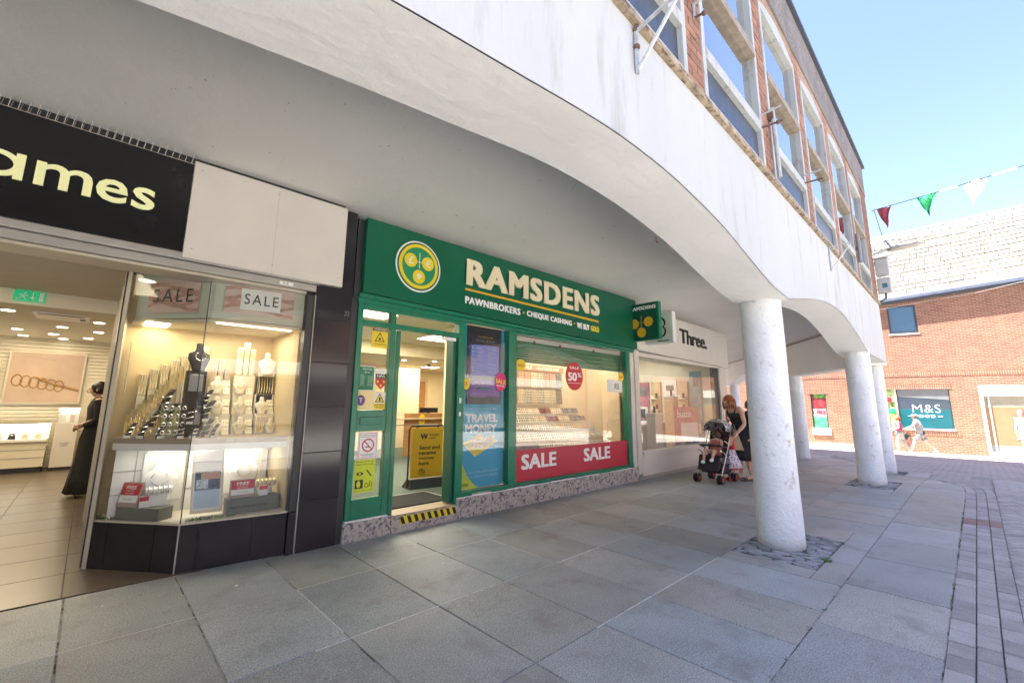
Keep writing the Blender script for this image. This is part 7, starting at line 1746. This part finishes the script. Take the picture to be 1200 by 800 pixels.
MB().hexa([(-.12, -.19, .40), (.22, -.19, .44), (.22, .19, .44), (-.12, .19, .40), (-.12, -.19, .44), (.22, -.19, .48), (.22, .19, .48), (-.12, .19, .44)]).hexa([(-.12, -.19, .41), (-.08, -.19, .41), (-.08, .19, .41), (-.12, .19, .41), (-.30, -.18, .86), (-.25, -.18, .88), (-.25, .18, .88), (-.30, .18, .86)]).build('seat', M_DRESS, pc, bevel=.01, world=False)
MB().hexa([(.20, -.18, .26), (.33, -.18, .22), (.33, .18, .22), (.20, .18, .26), (.20, -.18, .46), (.24, -.18, .47), (.24, .18, .47), (.20, .18, .46)]).build('leg_rest', M_DRESS, pc, world=False)
MB().tube([(-.02, -.21, .60), (.16, -.19, .64), (.21, 0, .65), (.16, .19, .64), (-.02, .21, .60)], .018, 8).build('bumper_bar', M_BLACK, pc, world=False)
M_HOOD = bpy.data.materials.new('wave_pattern_cloth'); M_HOOD.use_nodes = True; nt = M_HOOD.node_tree; bb = nt.nodes['Principled BSDF']; bb.inputs['Roughness'].default_value = .9
tcn = nt.nodes.new('ShaderNodeTexCoord'); mpn = nt.nodes.new('ShaderNodeMapping'); mpn.inputs['Scale'].default_value = (1, 1, 1.6); nt.links.new(tcn.outputs['Object'], mpn.inputs[0]); wv = nt.nodes.new('ShaderNodeTexWave'); wv.bands_direction = 'Z'; wv.inputs['Scale'].default_value = 5.0; wv.inputs['Distortion'].default_value = 9; wv.inputs['Detail'].default_value = 1; wv.inputs['Detail Scale'].default_value = 3.2; nt.links.new(mpn.outputs[0], wv.inputs['Vector']); rp = _ramp(nt, wv.outputs[0], [(.55, (.62, .60, .60)), (.66, (.02, .02, .025))]); nt.links.new(rp.outputs[0], bb.inputs['Base Color'])
mb = MB(); mb.smooth = True; rings = []
for i in range(9):
    t_ = R(-12)+R(125)*i/8; rings.append([(-.17+.28*math.cos(PI-t_-R(8)), .215*math.cos(PI*k/12), .80+.31*math.sin(PI-t_-R(8))*(.30+.70*math.sin(PI*k/12)**.6 if 0 < k < 12 else .30)) for k in range(13)])
mb.loft(rings, close=False, cap=False); hdo = mb.build('hood', M_HOOD, pc, world=False); sd = hdo.modifiers.new('thickness', 'SOLIDIFY'); sd.thickness = .008
MB().hexa([(-.36, -.15, .62), (-.30, -.15, .60), (-.30, .15, .60), (-.36, .15, .62), (-.42, -.15, .84), (-.33, -.15, .86), (-.33, .15, .86), (-.42, .15, .84)]).build('changing_bag', M_RED, pc, bevel=.01, world=False)
# child in the pushchair
rzp = math.atan2(.05, -1.0)
ch = thing('person', 'toddler with bare legs and a white sock sitting in the pushchair', 'person', (8.43, 3.42, 0), rzp)
J = dict(pelvis=(-.02, 0, .50), chest=(-.08, 0, .66), neck=(-.10, 0, .745), head=(-.09, 0, .82), shl=(-.09, .09, .72), shr=(-.09, -.09, .72), ell=(.0, .13, .62), elr=(.0, -.13, .62), wrl=(.11, .07, .64), wrr=(.11, -.07, .65), knl=(.20, .08, .56), knr=(.20, -.09, .55), anl=(.34, .10, .40), anr=(.33, -.06, .36), toel=(.41, .11, .42), toer=(.40, -.06, .37))
body(ch, J, M_SKIN, .58, fingers=False); face(ch, (-.09, 0, .82), (1, 0, -.1), .8); hair(ch, (-.09, 0, .82), (1, 0, 0), .83, M_HAIRB)
garment('romper', [ell((-.04-(z-.5)*.25, 0, z), r_, r_*1.2) for z, r_ in ((.46, .085), (.54, .09), (.62, .085), (.71, .078), (.74, .045))], mat('rust_cloth', (.36, .12, .10), .9, var=.4, vscale=30), ch)
for p in ((.37, .105, .405), (.36, -.06, .36)): MB().ball(p, (.055, .032, .032), 10, 6).build('sock', M_WHITE, ch, world=False)

# -- man with a cap striding past the store
mn = thing('person', 'man in a white T-shirt, grey shorts and pale cap striding left past the brick store', 'person', (26.3, 1.85, -.60), 0)
# local: facing +y (to the left of the picture)
J = dict(pelvis=(0, 0, .88), chest=(0, .03, 1.22), neck=(0, .08, 1.42), head=(0, .12, 1.54), shl=(-.19, .05, 1.36), shr=(.19, .05, 1.36), ell=(-.24, .20, 1.15), elr=(.24, -.10, 1.12), wrl=(-.22, .42, 1.05), wrr=(.22, .02, .95), knl=(-.09, .20, .50), knr=(.09, -.16, .50), anl=(-.09, .34, .09), anr=(.09, -.42, .20), toel=(-.09, .48, .06), toer=(.09, -.38, .06))
body(mn, J, M_SKIN); face(mn, (0, .12, 1.54), (0, 1, 0), 1.0); hair(mn, (0, .12, 1.54), (0, 1, 0), .95, M_HAIRB)
M_SUNW = mat('sunlit_white_cotton', (.27, .26, .26), .9)
garment('shirt', [ell((0, y, z), rx, ry) for z, y, rx, ry in ((.86, 0, .19, .15), (1.0, 0, .18, .14), (1.2, .03, .20, .145), (1.33, .05, .21, .12), (1.40, .07, .12, .08), (1.44, .08, .07, .07))], M_SUNW, mn)
MB().tube([(-.18, .05, 1.37), (-.23, .13, 1.24)], [.075, .07], 10).build('sleeve', M_SUNW, mn, world=False); MB().tube([(.18, .05, 1.37), (.23, -.03, 1.24)], [.075, .07], 10).build('sleeve', M_SUNW, mn, world=False)
M_SHORT = mat('grey_print_cloth', (.17, .165, .19), .9, var=.5, vscale=22)
garment('shorts', [ell((0, 0, z), rx, ry) for z, rx, ry in ((.70, .17, .17), (.80, .18, .16), (.92, .17, .14))], M_SHORT, mn)
MB().tube([(-.09, .02, .78), (-.09, .16, .56)], [.11, .105], 12).tube([(.09, -.02, .78), (.09, -.14, .56)], [.11, .105], 12).build('shorts_leg', M_SHORT, mn, world=False)
MB().ball((0, .10, 1.60), (.10, .11, .07), 14, 8).build('cap', M_SUNW, mn, world=False); MB().ball((0, .23, 1.585), (.075, .09, .012), 12, 6).build('cap_peak', M_SUNW, mn, world=False)
for p in ((-.09, .41, .05), (.09, -.40, .11)): MB().ball(p, (.045, .13, .05), 12, 6).build('shoe', M_GREYT, mn, world=False)
MB().hexa([(-.14, -.16, .80), (.14, -.16, .80), (.14, -.12, .80), (-.14, -.12, .80), (-.12, -.18, .96), (.12, -.18, .96), (.12, -.12, .96), (-.12, -.12, .96)]).build('waist_bag', M_BLACK, mn, world=False)
# -- woman in pink top
w2 = thing('person', 'woman in a pink top and white trousers half hidden by the last column', 'person', (26.15, 2.50, -.60), 0)
J = dict(pelvis=(0, 0, .88), chest=(0, .0, 1.20), neck=(0, .02, 1.38), head=(0, .04, 1.50), shl=(-.17, .0, 1.33), shr=(.17, .0, 1.33), ell=(-.22, -.02, 1.08), elr=(.22, -.10, 1.08), wrl=(-.2, .14, .98), wrr=(.2, -.22, .92), knl=(-.08, .10, .47), knr=(.08, -.12, .48), anl=(-.08, .10, .08), anr=(.08, -.26, .12), toel=(-.08, .22, .04), toer=(.08, -.18, .04))
body(w2, J, M_SKIN); face(w2, (0, .04, 1.50), (0, 1, 0), 1.0); hair(w2, (0, .04, 1.50), (0, 1, 0), 1.0, M_HAIRR, long_=.22)
garment('top', [ell((0, 0, z), rx, ry) for z, rx, ry in ((.90, .165, .13), (1.05, .15, .12), (1.22, .17, .13), (1.32, .16, .10), (1.37, .08, .07))], mat('pink_cloth', (.28, .06, .12), .9), w2)
garment('trousers', [ell((0, 0, z), rx, ry) for z, rx, ry in ((.74, .17, .15), (.85, .175, .15), (.93, .155, .13))], M_SUNW, w2)
MB().tube([(-.08, .02, .80), (-.08, .09, .47), (-.08, .09, .15)], [.095, .075, .06], 12).tube([(.08, -.02, .80), (.08, -.11, .47), (.08, -.23, .18)], [.095, .075, .06], 12).build('trouser_leg', M_SUNW, w2, world=False)
MB().hexa([(.2, -.34, .55), (.28, -.34, .55), (.28, -.12, .55), (.2, -.12, .55), (.2, -.32, .80), (.28, -.32, .80), (.28, -.14, .80), (.2, -.14, .80)]).build('shoulder_bag', mat('teal_cloth', (.03, .12, .12), .9), w2, world=False)
g2 = thing('person', 'small child in coral clothes walking beside the woman in the pink top', 'person', (26.4, 2.22, -.60), 0)
J = dict(pelvis=(0, 0, .44), chest=(0, .0, .60), neck=(0, .01, .69), head=(0, .02, .78), shl=(-.09, 0, .66), shr=(.09, 0, .66), ell=(-.12, .02, .54), elr=(.12, -.04, .54), wrl=(-.11, .09, .46), wrr=(.11, -.08, .44), knl=(-.05, .05, .24), knr=(.05, -.05, .24), anl=(-.05, .07, .05), anr=(.05, -.12, .07), toel=(-.05, .14, .03), toer=(.05, -.07, .03))
body(g2, J, M_SKIN, .58, fingers=False); face(g2, (0, .02, .78), (0, 1, 0), .8); hair(g2, (0, .02, .78), (0, 1, 0), .83, M_HAIRR)
garment('dress', [ell((0, 0, z), r_, r_) for z, r_ in ((.28, .14), (.40, .11), (.52, .09), (.62, .088), (.67, .05))], mat('coral_cloth', (.60, .25, .20), .9), g2)
